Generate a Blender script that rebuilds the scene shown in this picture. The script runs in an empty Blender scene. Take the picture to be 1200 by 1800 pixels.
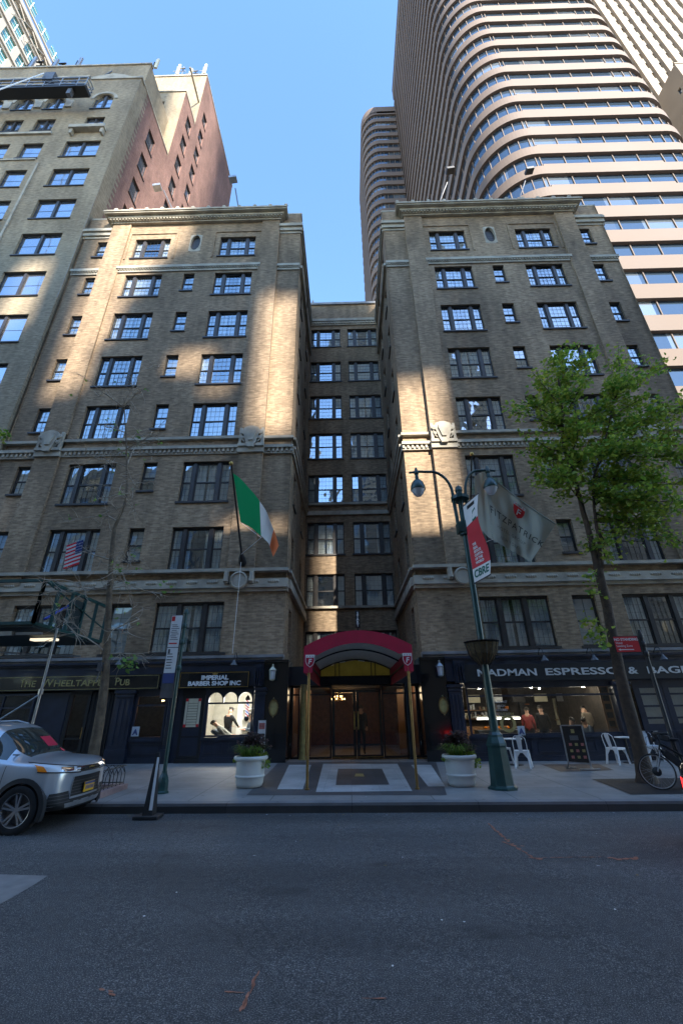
import bpy, math, random
from mathutils import Vector, Matrix
sin, cos, pi, rad = math.sin, math.cos, math.pi, math.radians
scene = bpy.context.scene
COL = scene.collection
random.seed(7)
# ------------------------------------------------------------------ camera, sky, sun, exposure
CAMZ = 1.7
th, ro, ya = rad(25.094), rad(-0.953), rad(-0.633)
FW = Vector((sin(ya)*cos(th), cos(ya)*cos(th), sin(th)))
R0 = Vector((cos(ya), -sin(ya), 0)); U0 = R0.cross(FW)
RT = R0*cos(ro) + U0*sin(ro); UP = -R0*sin(ro) + U0*cos(ro)
cam_d = bpy.data.cameras.new('camera'); cam = bpy.data.objects.new('camera', cam_d); COL.objects.link(cam)
cam_d.sensor_fit = 'VERTICAL'; cam_d.sensor_height = 24; cam_d.lens = 750/1800*24
cam_d.clip_start = 0.05; cam_d.clip_end = 3000
M = Matrix((RT, UP, -FW)).transposed().to_4x4(); M.translation = (0, 0, CAMZ)
cam.matrix_world = M
scene.camera = cam
world = bpy.data.worlds.new('World'); scene.world = world; world.use_nodes = True
SUN_EL, SUN_AZ = 35.0, 25.0      # azimuth measured from -Y towards +X
wn = world.node_tree
bg = wn.nodes['Background']
sky = wn.nodes.new('ShaderNodeTexSky'); sky.sky_type = 'NISHITA'; sky.sun_disc = False
sky.sun_elevation = rad(SUN_EL); sky.sun_rotation = rad(180-SUN_AZ)
sky.air_density = 1.0; sky.dust_density = 0.1; sky.ozone_density = 1.0
hs_ = wn.nodes.new('ShaderNodeHueSaturation'); hs_.inputs['Saturation'].default_value = 1.14; wn.links.new(sky.outputs[0], hs_.inputs['Color']); wn.links.new(hs_.outputs[0], bg.inputs[0]); bg.inputs[1].default_value = 0.15
sd = bpy.data.lights.new('sun', 'SUN'); sd.energy = 4.0; sd.angle = rad(0.8); sd.color = (1, .93, .82)
so = bpy.data.objects.new('sun', sd); COL.objects.link(so); so.location = (40, -60, 90)
SD = Vector((sin(rad(SUN_AZ))*cos(rad(SUN_EL)), -cos(rad(SUN_AZ))*cos(rad(SUN_EL)), sin(rad(SUN_EL))))
so.rotation_euler = SD.to_track_quat('Z', 'Y').to_euler()
scene.view_settings.view_transform = 'Standard'; scene.view_settings.look = 'None'
scene.view_settings.gamma = 1; scene.view_settings.exposure = 2.08
scene.render.resolution_x, scene.render.resolution_y = 682, 1024

# ------------------------------------------------------------------ measuring helpers
def ray(px, py): return FW + RT*((px-600)/750) - UP*((py-900)/750)
def at(px, py, Y):
    d = ray(px, py); t = Y/d.y
    return Vector((d.x*t, Y, d.z*t + CAMZ))
GR = 0.0076
def sz(x, y): return 0.12 - GR*x + (y-9.8)*0.008          # pavement height
def rz(x, y): return -0.03 - GR*x + max(0, min(9.8-y, 10))*0.004
def atg(px, py, road=False):
    d = ray(px, py); z = 0.0
    for _ in range(12):
        t = (z-CAMZ)/d.z; p = d*t; z = rz(p.x, p.y) if road else sz(p.x, p.y)
    return Vector((p.x, p.y, z))

# ------------------------------------------------------------------ mesh builder
class MB:
    def __init__(s): s.v = []; s.f = []; s.m = []
    def add(s, vs, fs, mi=0):
        b = len(s.v); s.v += [tuple(v) for v in vs]
        s.f += [tuple(i+b for i in f) for f in fs]; s.m += [mi]*len(fs)
    def quad(s, a, b, c, d, mi=0): s.add([a, b, c, d], [(0, 1, 2, 3)], mi)
    def box(s, x0, x1, y0, y1, z0, z1, mi=0):
        if x0 > x1: x0, x1 = x1, x0
        if y0 > y1: y0, y1 = y1, y0
        if z0 > z1: z0, z1 = z1, z0
        s.add([(x0,y0,z0),(x1,y0,z0),(x1,y1,z0),(x0,y1,z0),(x0,y0,z1),(x1,y0,z1),(x1,y1,z1),(x0,y1,z1)],
              [(0,3,2,1),(4,5,6,7),(0,1,5,4),(1,2,6,5),(2,3,7,6),(3,0,4,7)], mi)
        return s
    def wbox(s, a, b, w, h, mi=0, up=Vector((0,0,1))):      # beam from a to b
        a = Vector(a); b = Vector(b); d = (b-a).normalized()
        u = d.cross(up)
        if u.length < 1e-4: u = d.cross(Vector((0,1,0)))
        u.normalize(); n = u.cross(d)
        u = u*w/2; n = n*h/2
        s.add([a-u-n,a+u-n,a+u+n,a-u+n,b-u-n,b+u-n,b+u+n,b-u+n],
              [(0,3,2,1),(4,5,6,7),(0,1,5,4),(1,2,6,5),(2,3,7,6),(3,0,4,7)], mi)
        return s
    def tube(s, pts, r, n=8, mi=0, cap=True):
        pts = [Vector(p) for p in pts]; k = len(pts)
        rs = r if isinstance(r, (list, tuple)) else [r]*k
        vs = []; prev = None
        for i, p in enumerate(pts):
            d = (pts[min(i+1, k-1)]-pts[max(i-1, 0)]).normalized()
            if prev is None:
                u = d.cross(Vector((0,0,1)))
                if u.length < 1e-3: u = d.cross(Vector((0,1,0)))
            else: u = prev - d*prev.dot(d)
            u.normalize(); prev = u; w = d.cross(u)
            for j in range(n):
                a = 2*pi*j/n; vs.append(p + (u*cos(a)+w*sin(a))*rs[i])
        fs = [(i*n+j, i*n+(j+1) % n, (i+1)*n+(j+1) % n, (i+1)*n+j) for i in range(k-1) for j in range(n)]
        if cap: fs += [tuple(range(n-1, -1, -1)), tuple(range((k-1)*n, k*n))]
        s.add(vs, fs, mi); return s
    def lathe(s, c, prof, n=24, mi=0, axis=None):
        c = Vector(c); k = len(prof); vs = []
        if axis is None: ax, ux, wx = Vector((0,0,1)), Vector((1,0,0)), Vector((0,1,0))
        else:
            ax = Vector(axis).normalized(); ux = ax.orthogonal().normalized(); wx = ax.cross(ux)
        for r, z in prof:
            for j in range(n):
                a = 2*pi*j/n; vs.append(c + ax*z + ux*(r*cos(a)) + wx*(r*sin(a)))
        fs = [(i*n+j, i*n+(j+1) % n, (i+1)*n+(j+1) % n, (i+1)*n+j) for i in range(k-1) for j in range(n)]
        if prof[0] != prof[-1]: fs += [tuple(range(n-1, -1, -1)), tuple(range((k-1)*n, k*n))]
        s.add(vs, fs, mi); return s
    def prism(s, pts, y0, y1, mi=0):                          # polygon of (x,z) extruded in y (front face first)
        n = len(pts)
        s.add([(x, y0, z) for x, z in pts]+[(x, y1, z) for x, z in pts],
              [tuple(range(n)), tuple(range(2*n-1, n-1, -1))]+[(i, i+n, (i+1) % n+n, (i+1) % n) for i in range(n)], mi)
        return s
    def build(s, name, mats, parent=None, smooth=False, kind=None, bevel=0, recalc=True):
        me = bpy.data.meshes.new(name)
        o = Vector((0,0,0))
        if parent is not None:
            q = parent
            while q: o = o + q.location; q = q.parent
        me.from_pydata([(v[0]-o.x, v[1]-o.y, v[2]-o.z) for v in s.v], [], s.f)
        if not isinstance(mats, (list, tuple)): mats = [mats]
        for m_ in mats: me.materials.append(m_)
        for p, mi in zip(me.polygons, s.m): p.material_index = mi; p.use_smooth = bool(smooth)
        uv = me.uv_layers.new(name='uv')
        me.update()
        for p in me.polygons:
            n = p.normal; ax = max(range(3), key=lambda i: abs(n[i]))
            for li in p.loop_indices:
                v = s.v[me.loops[li].vertex_index]
                uv.data[li].uv = (v[1], v[2]) if ax == 0 else (v[0], v[2]) if ax == 1 else (v[0], v[1])
        ob = bpy.data.objects.new(name, me); COL.objects.link(ob)
        if parent is not None: ob.parent = parent
        if kind: ob['kind'] = kind
        if smooth and hasattr(me, 'set_sharp_from_angle'): me.set_sharp_from_angle(angle=rad(smooth if smooth > 1 else 40))
        if bevel:
            b = ob.modifiers.new('bevel', 'BEVEL'); b.width = bevel; b.segments = 2; b.limit_method = 'ANGLE'
        return ob
def tag(o, label=None, cat=None, group=None, kind=None):
    if label: o['label'] = label
    if cat: o['category'] = cat
    if group: o['group'] = group
    if kind: o['kind'] = kind
    return o
def thing(name, label, cat, loc=(0,0,0), group=None):
    o = bpy.data.objects.new(name, None); COL.objects.link(o); o.location = loc; o.empty_display_size = .3
    return tag(o, label, cat, group)
def dup(root, parent=None, loc=None, rz_=None, label=None, group=None, scale=None):
    c = root.copy(); COL.objects.link(c); c.parent = parent
    if loc is not None: c.location = loc
    if rz_ is not None: c.rotation_euler.z = rz_
    if label: c['label'] = label
    if group: c['group'] = group
    if scale: c.scale = scale
    for ch in root.children: dup(ch, c)
    return c
def to_mesh(ob, name, mats, parent=None):                      # bake a curve / modified object into a mesh object
    dg = bpy.context.evaluated_depsgraph_get(); dg.update()
    me = bpy.data.meshes.new_from_object(ob.evaluated_get(dg))
    mw = ob.matrix_world.copy()
    bpy.data.objects.remove(ob)
    mis = [p.material_index for p in me.polygons]
    me.materials.clear()
    for m_ in (mats if isinstance(mats, (list, tuple)) else [mats]): me.materials.append(m_)
    nm = len(me.materials)-1
    for p, i in zip(me.polygons, mis): p.material_index = min(i, nm)
    me.name = name
    o = bpy.data.objects.new(name, me); COL.objects.link(o)
    if parent: o.parent = parent
    return o
def text(body, size, m, parent, origin, ux=(1,0,0), uy=(0,0,1), depth=.006, name='lettering', align='CENTER', sx=1.0, bold=0.0, spacing=1.0, fn=None, fit=None):
    cu = bpy.data.curves.new('text', 'FONT'); cu.body = body; cu.size = size; cu.align_x = align; cu.align_y = 'CENTER'
    cu.extrude = depth; cu.offset = bold; cu.space_character = spacing; cu.resolution_u = 3
    ob = bpy.data.objects.new('text', cu); COL.objects.link(ob)
    o = to_mesh(ob, name, m, parent)
    me = o.data
    xs = [v.co.x for v in me.vertices]; w = max(xs)-min(xs)
    if fit: sx = fit/w
    ux = Vector(ux); uy = Vector(uy); n = ux.cross(uy); origin = Vector(origin)
    off = Vector((0,0,0)); q = parent
    while q: off += q.location; q = q.parent
    for v in me.vertices:
        x, y, z = v.co.x*sx, v.co.y, v.co.z
        v.co = (fn(x, y, z) if fn else origin + ux*x + uy*y + n*z) - off
    return o

# ------------------------------------------------------------------ materials
MT = {}
def mk(name):
    m_ = bpy.data.materials.new(name); m_.use_nodes = True; nt = m_.node_tree
    return m_, nt, nt.nodes['Principled BSDF']
def mat(name, c, rough=.6, metal=0, var=.15, scale=6, bump=0, bscale=60, spec=.5, coat=0, emit=None, es=0, sss=0):
    m_, nt, b = mk(name); N = nt.nodes; L = nt.links
    b.inputs['Roughness'].default_value = rough; b.inputs['Metallic'].default_value = metal
    b.inputs['Specular IOR Level'].default_value = spec; b.inputs['Coat Weight'].default_value = coat
    tc = N.new('ShaderNodeTexCoord')
    if var:
        nz = N.new('ShaderNodeTexNoise'); nz.inputs['Scale'].default_value = scale; nz.inputs['Detail'].default_value = 6
        L.new(tc.outputs['Object'], nz.inputs['Vector'])
        mx = N.new('ShaderNodeMix'); mx.data_type = 'RGBA'
        mx.inputs[6].default_value = (*[x*(1-var) for x in c], 1); mx.inputs[7].default_value = (*[min(1, x*(1+var)) for x in c], 1)
        mr = N.new('ShaderNodeMapRange'); mr.inputs[1].default_value = .3; mr.inputs[2].default_value = .7
        L.new(nz.outputs[0], mr.inputs[0]); L.new(mr.outputs[0], mx.inputs[0]); L.new(mx.outputs[2], b.inputs['Base Color'])
        mr2 = N.new('ShaderNodeMapRange'); mr2.inputs[3].default_value = max(0, rough-.08); mr2.inputs[4].default_value = min(1, rough+.08)
        L.new(nz.outputs[0], mr2.inputs[0]); L.new(mr2.outputs[0], b.inputs['Roughness'])
    else: b.inputs['Base Color'].default_value = (*c, 1)
    if bump:
        n2 = N.new('ShaderNodeTexNoise'); n2.inputs['Scale'].default_value = bscale; n2.inputs['Detail'].default_value = 5
        L.new(tc.outputs['Object'], n2.inputs['Vector'])
        bp = N.new('ShaderNodeBump'); bp.inputs['Strength'].default_value = bump; bp.inputs['Distance'].default_value = .02
        L.new(n2.outputs[0], bp.inputs['Height']); L.new(bp.outputs[0], b.inputs['Normal'])
    if emit: b.inputs['Emission Color'].default_value = (*emit, 1); b.inputs['Emission Strength'].default_value = es
    MT[name] = m_; return m_
def brick(name, c1, c2, mortar, bw=.21, bh=.072, mor=.011, stain=.35, warm=None):
    m_, nt, b = mk(name); N = nt.nodes; L = nt.links
    uv = N.new('ShaderNodeUVMap'); uv.uv_map = 'uv'
    bt = N.new('ShaderNodeTexBrick'); bt.inputs['Scale'].default_value = 1
    bt.inputs['Brick Width'].default_value = bw; bt.inputs['Row Height'].default_value = bh; bt.inputs['Mortar Size'].default_value = mor/2
    bt.inputs['Mortar Smooth'].default_value = .3; bt.inputs['Bias'].default_value = -.1
    bt.inputs['Color1'].default_value = (*c1, 1); bt.inputs['Color2'].default_value = (*c2, 1); bt.inputs['Mortar'].default_value = (*mortar, 1)
    L.new(uv.outputs[0], bt.inputs['Vector'])
    def noise(sc, det=5, st=(1,1,1)):
        mp = N.new('ShaderNodeMapping'); mp.inputs['Scale'].default_value = st
        L.new(uv.outputs[0], mp.inputs['Vector'])
        n = N.new('ShaderNodeTexNoise'); n.inputs['Scale'].default_value = sc; n.inputs['Detail'].default_value = det
        L.new(mp.outputs[0], n.inputs['Vector']); return n
    # patchy per-course tone
    n1 = noise(1.0, 4, (3.2, 11, 1)); n2 = noise(.35, 6, (1, .5, 1)); n3 = noise(1.3, 5, (2.2, .35, 1))
    def mul(col, n, lo, hi, a=.3, c=.7):
        mr = N.new('ShaderNodeMapRange'); mr.inputs[1].default_value = a; mr.inputs[2].default_value = c
        mr.inputs[3].default_value = lo; mr.inputs[4].default_value = hi
        L.new(n.outputs[0], mr.inputs[0])
        mx = N.new('ShaderNodeVectorMath'); mx.operation = 'SCALE'
        L.new(col, mx.inputs[0]); L.new(mr.outputs[0], mx.inputs['Scale']); return mx.outputs[0]
    col = mul(bt.outputs['Color'], n1, .76, 1.26)
    col = mul(col, n2, 1-stain, 1+stain*.7)
    col = mul(col, n3, 1-stain*.45, 1.12)
    L.new(col, b.inputs['Base Color']); b.inputs['Roughness'].default_value = .85; b.inputs['Specular IOR Level'].default_value = .3
    bp = N.new('ShaderNodeBump'); bp.inputs['Strength'].default_value = .5; bp.inputs['Distance'].default_value = .012
    iv = N.new('ShaderNodeMath'); iv.operation = 'SUBTRACT'; iv.inputs[0].default_value = 1; L.new(bt.outputs['Fac'], iv.inputs[1])
    L.new(iv.outputs[0], bp.inputs['Height']); L.new(bp.outputs[0], b.inputs['Normal'])
    MT[name] = m_; return m_
def glass(name, tint=(.75,.8,.82), refl=.22, rough=.012, wob=.0, gcol=(1,1,1)):
    m_ = bpy.data.materials.new(name); m_.use_nodes = True; nt = m_.node_tree; N = nt.nodes; L = nt.links
    N.remove(N['Principled BSDF']); out = N['Material Output']
    tr = N.new('ShaderNodeBsdfTransparent'); tr.inputs[0].default_value = (*tint, 1)
    gl = N.new('ShaderNodeBsdfGlossy'); gl.inputs['Color'].default_value = (*gcol, 1); gl.inputs['Roughness'].default_value = rough
    lw = N.new('ShaderNodeLayerWeight'); lw.inputs[0].default_value = .5
    fr = N.new('ShaderNodeMath'); fr.operation = 'POWER'; fr.inputs[1].default_value = 5; L.new(lw.outputs['Facing'], fr.inputs[0])
    ad = N.new('ShaderNodeMath'); ad.operation = 'ADD'; ad.use_clamp = True; ad.inputs[1].default_value = refl
    L.new(fr.outputs[0], ad.inputs[0])
    ms = N.new('ShaderNodeMixShader'); L.new(ad.outputs[0], ms.inputs[0]); L.new(tr.outputs[0], ms.inputs[1]); L.new(gl.outputs[0], ms.inputs[2])
    L.new(ms.outputs[0], out.inputs[0])
    if wob:
        tc = N.new('ShaderNodeTexCoord'); nz = N.new('ShaderNodeTexNoise'); nz.inputs['Scale'].default_value = 1.6; nz.inputs['Detail'].default_value = 1
        L.new(tc.outputs['Object'], nz.inputs['Vector'])
        bp = N.new('ShaderNodeBump'); bp.inputs['Strength'].default_value = wob; bp.inputs['Distance'].default_value = .02
        L.new(nz.outputs[0], bp.inputs['Height']); L.new(bp.outputs[0], gl.inputs['Normal']); 
    MT[name] = m_; return m_
brick('hotel_brick', (.335,.236,.145), (.215,.146,.090), (.28,.225,.155), stain=.45)
brick('neighbour_brick', (.325,.258,.17), (.25,.195,.125), (.27,.23,.17), stain=.3)
brick('red_brick', (.235,.122,.094), (.18,.09,.072), (.27,.19,.16), stain=.3)
brick('across_brick', (.30,.28,.25), (.22,.21,.19), (.28,.27,.25), stain=.25)
mat('stone', (.36,.32,.25), .8, var=.3, scale=1.6, bump=.5, bscale=25)
mat('lead', (.20,.20,.20), .5, var=.3, scale=2)
mat('sash', (.032,.027,.024), .45, var=.3, scale=4)
mat('dark_room', (.045,.04,.036), .9, var=.4, scale=.8)
mat('curtain', (.80,.78,.72), .9, var=.1, scale=3)
mat('blind', (.55,.53,.48), .8, var=.05)
glass('pane', refl=.36, wob=.4, gcol=(.70,.82,.92))
glass('shop_glass', tint=(.85,.87,.86), refl=.07)
glass('door_glass', tint=(.6,.58,.55), refl=.06)
mat('tower_stone', (.125,.088,.066), .75, var=.10, scale=.12, bump=.2, bscale=3)
mat('cream_stone', (.27,.22,.165), .8, var=.12, scale=.2)
mat('pink_stone', (.36,.32,.27), .75, var=.08, scale=.2)
def skyglass(name, dark, light, cell=(3.1, 4.4), refl=.55):
    m_, nt, b = mk(name); N = nt.nodes; L = nt.links
    uv = N.new('ShaderNodeUVMap'); uv.uv_map = 'uv'
    mp = N.new('ShaderNodeMapping'); mp.inputs['Scale'].default_value = (1/cell[0], 1/cell[1], 1); L.new(uv.outputs[0], mp.inputs[0])
    fl = N.new('ShaderNodeVectorMath'); fl.operation = 'FLOOR'; L.new(mp.outputs[0], fl.inputs[0])
    wn_ = N.new('ShaderNodeTexWhiteNoise'); wn_.noise_dimensions = '2D'; L.new(fl.outputs[0], wn_.inputs['Vector'])
    mr = N.new('ShaderNodeMapRange'); mr.inputs[1].default_value = .72; mr.inputs[2].default_value = .95; L.new(wn_.outputs['Value'], mr.inputs[0])
    mx = N.new('ShaderNodeMix'); mx.data_type = 'RGBA'; mx.inputs[6].default_value = (*dark, 1); mx.inputs[7].default_value = (*light, 1)
    L.new(mr.outputs[0], mx.inputs[0]); L.new(mx.outputs[2], b.inputs['Base Color'])
    b.inputs['Metallic'].default_value = refl; b.inputs['Roughness'].default_value = .06
    b.inputs['Specular IOR Level'].default_value = .9
    MT[name] = m_; return m_
skyglass('tower_glass', (.065,.10,.145), (.26,.30,.34), refl=.6)
skyglass('teal_glass', (.10,.30,.30), (.2,.42,.40), (1.8,2.2), .4)
skyglass('plain_glass', (.20,.26,.36), (.45,.5,.55), (1.3,2), .75)
skyglass('across_glass', (.10,.13,.17), (.40,.36,.28), (1.2,1.9), .4)
mat('navy', (.018,.024,.042), .35, var=.25, scale=3, coat=.2)
mat('black_gloss', (.008,.008,.009), .12, var=0, coat=.5)
mat('black', (.012,.012,.013), .5, var=.2)
mat('gold', (.55,.38,.12), .35, metal=.9, var=.2, scale=8)
mat('brass', (.27,.18,.075), .42, metal=.9, var=.25, scale=5)
mat('dull_gold', (.34,.27,.10), .6, var=.25, scale=9)
mat('white', (.72,.72,.70), .5, var=.05)
mat('letter_white', (.62,.61,.58), .55, var=.1)
mat('letter_silver', (.33,.33,.33), .5, var=.1)
mat('cream_panel', (.62,.58,.42), .6, var=.08)
mat('maroon', (.42,.010,.04), .75, var=.12, scale=3, bump=.1)
mat('maroon_dark', (.2,.006,.02), .8, var=.12)
mat('awning_lining', (.62,.58,.50), .8, var=.1)
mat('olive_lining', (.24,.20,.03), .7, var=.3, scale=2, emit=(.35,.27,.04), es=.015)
mat('silver_paint', (.46,.50,.55), .28, metal=.55, var=0, coat=.9)
mat('dark_paint', (.03,.03,.035), .25, metal=.3, var=0, coat=.9)
mat('car_glass', (.02,.03,.03), .05, var=0, coat=.8)
mat('tyre', (.015,.015,.016), .85, var=.2)
mat('black_plastic', (.022,.022,.023), .6, var=.2)
mat('alloy', (.5,.5,.52), .3, metal=.9, var=.05)
mat('chrome', (.75,.76,.78), .12, metal=1, var=0)
mat('amber', (.8,.22,.01), .25, var=0, coat=.5)
mat('lens', (.55,.6,.65), .08, var=0, coat=1)
mat('plate_yellow', (.75,.42,.02), .5, var=.05)
mat('plate_blue', (.05,.07,.2), .5, var=0)
mat('tail_red', (.7,.01,.01), .25, var=0, coat=.6, emit=(1,.02,.02), es=.9)
mat('red', (.55,.015,.02), .5, var=.05)
mat('green_paint', (.012,.05,.045), .38, var=.25, scale=4, coat=.15)
mat('shed_green', (.01,.055,.05), .55, var=.3, scale=3)
mat('shed_panel', (.018,.03,.03), .7, var=.3, scale=1)
mat('steel', (.35,.36,.37), .4, metal=.7, var=.2)
mat('steel_dark', (.12,.12,.125), .5, metal=.5, var=.2)
mat('planter_white', (.66,.66,.62), .55, var=.06, scale=4, bump=.08)
mat('chair_white', (.68,.69,.70), .4, var=.06)
mat('soil', (.03,.02,.014), .95, var=.4, bump=.5)
mat('bark', (.13,.095,.06), .9, var=.4, scale=7, bump=.9, bscale=22)
mat('bark_dark', (.075,.05,.032), .9, var=.4, scale=7, bump=.9, bscale=22)
mat('twig', (.34,.28,.21), .85, var=.3)
def leafmat(name, c1, c2):
    m_, nt, b = mk(name); N = nt.nodes; L = nt.links
    g = N.new('ShaderNodeNewGeometry')
    mx = N.new('ShaderNodeMix'); mx.data_type = 'RGBA'; mx.inputs[6].default_value = (*c1, 1); mx.inputs[7].default_value = (*c2, 1)
    L.new(g.outputs['Random Per Island'], mx.inputs[0]); L.new(mx.outputs[2], b.inputs['Base Color'])
    b.inputs['Roughness'].default_value = .5
    t = N.new('ShaderNodeBsdfTranslucent'); L.new(mx.outputs[2], t.inputs[0])
    ms = N.new('ShaderNodeMixShader'); ms.inputs[0].default_value = .45
    L.new(b.outputs[0], ms.inputs[1]); L.new(t.outputs[0], ms.inputs[2]); L.new(ms.outputs[0], N['Material Output'].inputs[0])
    MT[name] = m_; return m_
leafmat('leaf', (.10,.24,.03), (.40,.45,.06))
leafmat('leaf_light', (.12,.26,.05), (.30,.40,.10))
leafmat('grass_leaf', (.06,.16,.02), (.25,.32,.05))
leafmat('purple_leaf', (.05,.05,.035), (.16,.09,.09))
mat('flower', (.7,.68,.62), .7, var=.1)
def road_mat():
    m_, nt, b = mk('asphalt'); N = nt.nodes; L = nt.links
    tc = N.new('ShaderNodeTexCoord')
    def nz(sc, det=4, st=(1,1,1)):
        mp = N.new('ShaderNodeMapping'); mp.inputs['Scale'].default_value = st; L.new(tc.outputs['Object'], mp.inputs[0])
        n = N.new('ShaderNodeTexNoise'); n.inputs['Scale'].default_value = sc; n.inputs['Detail'].default_value = det
        L.new(mp.outputs[0], n.inputs['Vector']); return n
    n1 = nz(105, 3); n2 = nz(.5, 7, (.35,1.8,1)); n3 = nz(14, 6)
    cr = N.new('ShaderNodeValToRGB'); e = cr.color_ramp.elements
    e[0].position = .40; e[0].color = (.028,.030,.033,1); e[1].position = .66; e[1].color = (.24,.23,.215,1)
    x = e.new(.56); x.color = (.086,.082,.078,1)
    L.new(n1.outputs[0], cr.inputs[0])
    def mul(col, n, lo, hi):
        mr = N.new('ShaderNodeMapRange'); mr.inputs[1].default_value = .3; mr.inputs[2].default_value = .7
        mr.inputs[3].default_value = lo; mr.inputs[4].default_value = hi; L.new(n.outputs[0], mr.inputs[0])
        v = N.new('ShaderNodeVectorMath'); v.operation = 'SCALE'; L.new(col, v.inputs[0]); L.new(mr.outputs[0], v.inputs['Scale']); return v.outputs[0]
    col = mul(mul(cr.outputs[0], n2, .66, 1.3), n3, .78, 1.22)
    n5 = nz(.9, 3, (.7, 1.3, 1)); ms = N.new('ShaderNodeMapRange'); ms.inputs[1].default_value = .64; ms.inputs[2].default_value = .70; ms.inputs[3].default_value = 1; ms.inputs[4].default_value = .62; L.new(n5.outputs[0], ms.inputs[0])
    vs_ = N.new('ShaderNodeVectorMath'); vs_.operation = 'SCALE'; L.new(col, vs_.inputs[0]); L.new(ms.outputs[0], vs_.inputs['Scale']); col = vs_.outputs[0]
    # fine cracks
    vo = N.new('ShaderNodeTexVoronoi'); vo.feature = 'DISTANCE_TO_EDGE'; vo.inputs['Scale'].default_value = .33
    nd = nz(1.5, 4); ad = N.new('ShaderNodeMix'); ad.data_type = 'VECTOR'; ad.inputs[0].default_value = .25
    L.new(tc.outputs['Object'], ad.inputs[4]); L.new(nd.outputs[1], ad.inputs[5]); L.new(ad.outputs[1], vo.inputs['Vector'])
    mr = N.new('ShaderNodeMapRange'); mr.inputs[1].default_value = 0; mr.inputs[2].default_value = .006; mr.inputs[3].default_value = .8; mr.inputs[4].default_value = 1
    L.new(vo.outputs[0], mr.inputs[0])
    v = N.new('ShaderNodeVectorMath'); v.operation = 'SCALE'; L.new(col, v.inputs[0]); L.new(mr.outputs[0], v.inputs['Scale'])
    L.new(v.outputs[0], b.inputs['Base Color']); b.inputs['Roughness'].default_value = .8
    bp = N.new('ShaderNodeBump'); bp.inputs['Strength'].default_value = .5; bp.inputs['Distance'].default_value = .01
    L.new(n1.outputs[0], bp.inputs['Height']); L.new(bp.outputs[0], b.inputs['Normal'])
    MT['asphalt'] = m_
road_mat()
def slab_mat(name, c, w, h, joint, var=.12, jc=.5):
    m_, nt, b = mk(name); N = nt.nodes; L = nt.links
    tc = N.new('ShaderNodeTexCoord')
    bt = N.new('ShaderNodeTexBrick'); bt.offset = 0; bt.inputs['Scale'].default_value = 1
    bt.inputs['Brick Width'].default_value = w; bt.inputs['Row Height'].default_value = h; bt.inputs['Mortar Size'].default_value = joint
    bt.inputs['Color1'].default_value = (*[x*(1+var) for x in c], 1); bt.inputs['Color2'].default_value = (*[x*(1-var) for x in c], 1)
    bt.inputs['Mortar'].default_value = (*[x*jc for x in c], 1)
    L.new(tc.outputs['Object'], bt.inputs[0])
    n = N.new('ShaderNodeTexNoise'); n.inputs['Scale'].default_value = 1.1; n.inputs['Detail'].default_value = 8; n.inputs['Roughness'].default_value = .7
    L.new(tc.outputs['Object'], n.inputs['Vector'])
    mr = N.new('ShaderNodeMapRange'); mr.inputs[1].default_value = .3; mr.inputs[2].default_value = .7; mr.inputs[3].default_value = .7; mr.inputs[4].default_value = 1.22
    L.new(n.outputs[0], mr.inputs[0])
    v = N.new('ShaderNodeVectorMath'); v.operation = 'SCALE'; L.new(bt.outputs[0], v.inputs[0]); L.new(mr.outputs[0], v.inputs['Scale'])
    vo = N.new('ShaderNodeTexVoronoi'); vo.inputs['Scale'].default_value = 2.2; L.new(tc.outputs['Object'], vo.inputs['Vector'])
    mg = N.new('ShaderNodeMapRange'); mg.inputs[1].default_value = .05; mg.inputs[2].default_value = .09; mg.inputs[3].default_value = .55; mg.inputs[4].default_value = 1; L.new(vo.outputs['Distance'], mg.inputs[0])
    v2 = N.new('ShaderNodeVectorMath'); v2.operation = 'SCALE'; L.new(v.outputs[0], v2.inputs[0]); L.new(mg.outputs[0], v2.inputs['Scale']); v = v2
    L.new(v.outputs[0], b.inputs['Base Color']); b.inputs['Roughness'].default_value = .65
    MT[name] = m_
slab_mat('pavement', (.235,.225,.21), 1.62, 1.62, .012, .05)
slab_mat('light_granite', (.42,.42,.41), .62, .9, .004, .08, .7)
slab_mat('dark_granite', (.075,.072,.072), .62, .9, .004, .15, .7)
slab_mat('kerb_stone', (.16,.16,.165), 2.4, 5, .008, .1, .5)
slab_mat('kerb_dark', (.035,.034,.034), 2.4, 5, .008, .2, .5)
slab_mat('grate_mat', (.035,.03,.028), .09, .5, .02, .2, .2)
mat('hatch_steel', (.06,.045,.042), .6, metal=.3, var=.3, scale=3)
mat('pink_granite', (.30,.20,.18), .7, var=.15, scale=12)
mat('spray_orange', (.34,.14,.085), .8, var=.3, scale=20)
mat('patch', (.21,.20,.19), .85, var=.15, scale=6, bump=.2)
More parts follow.
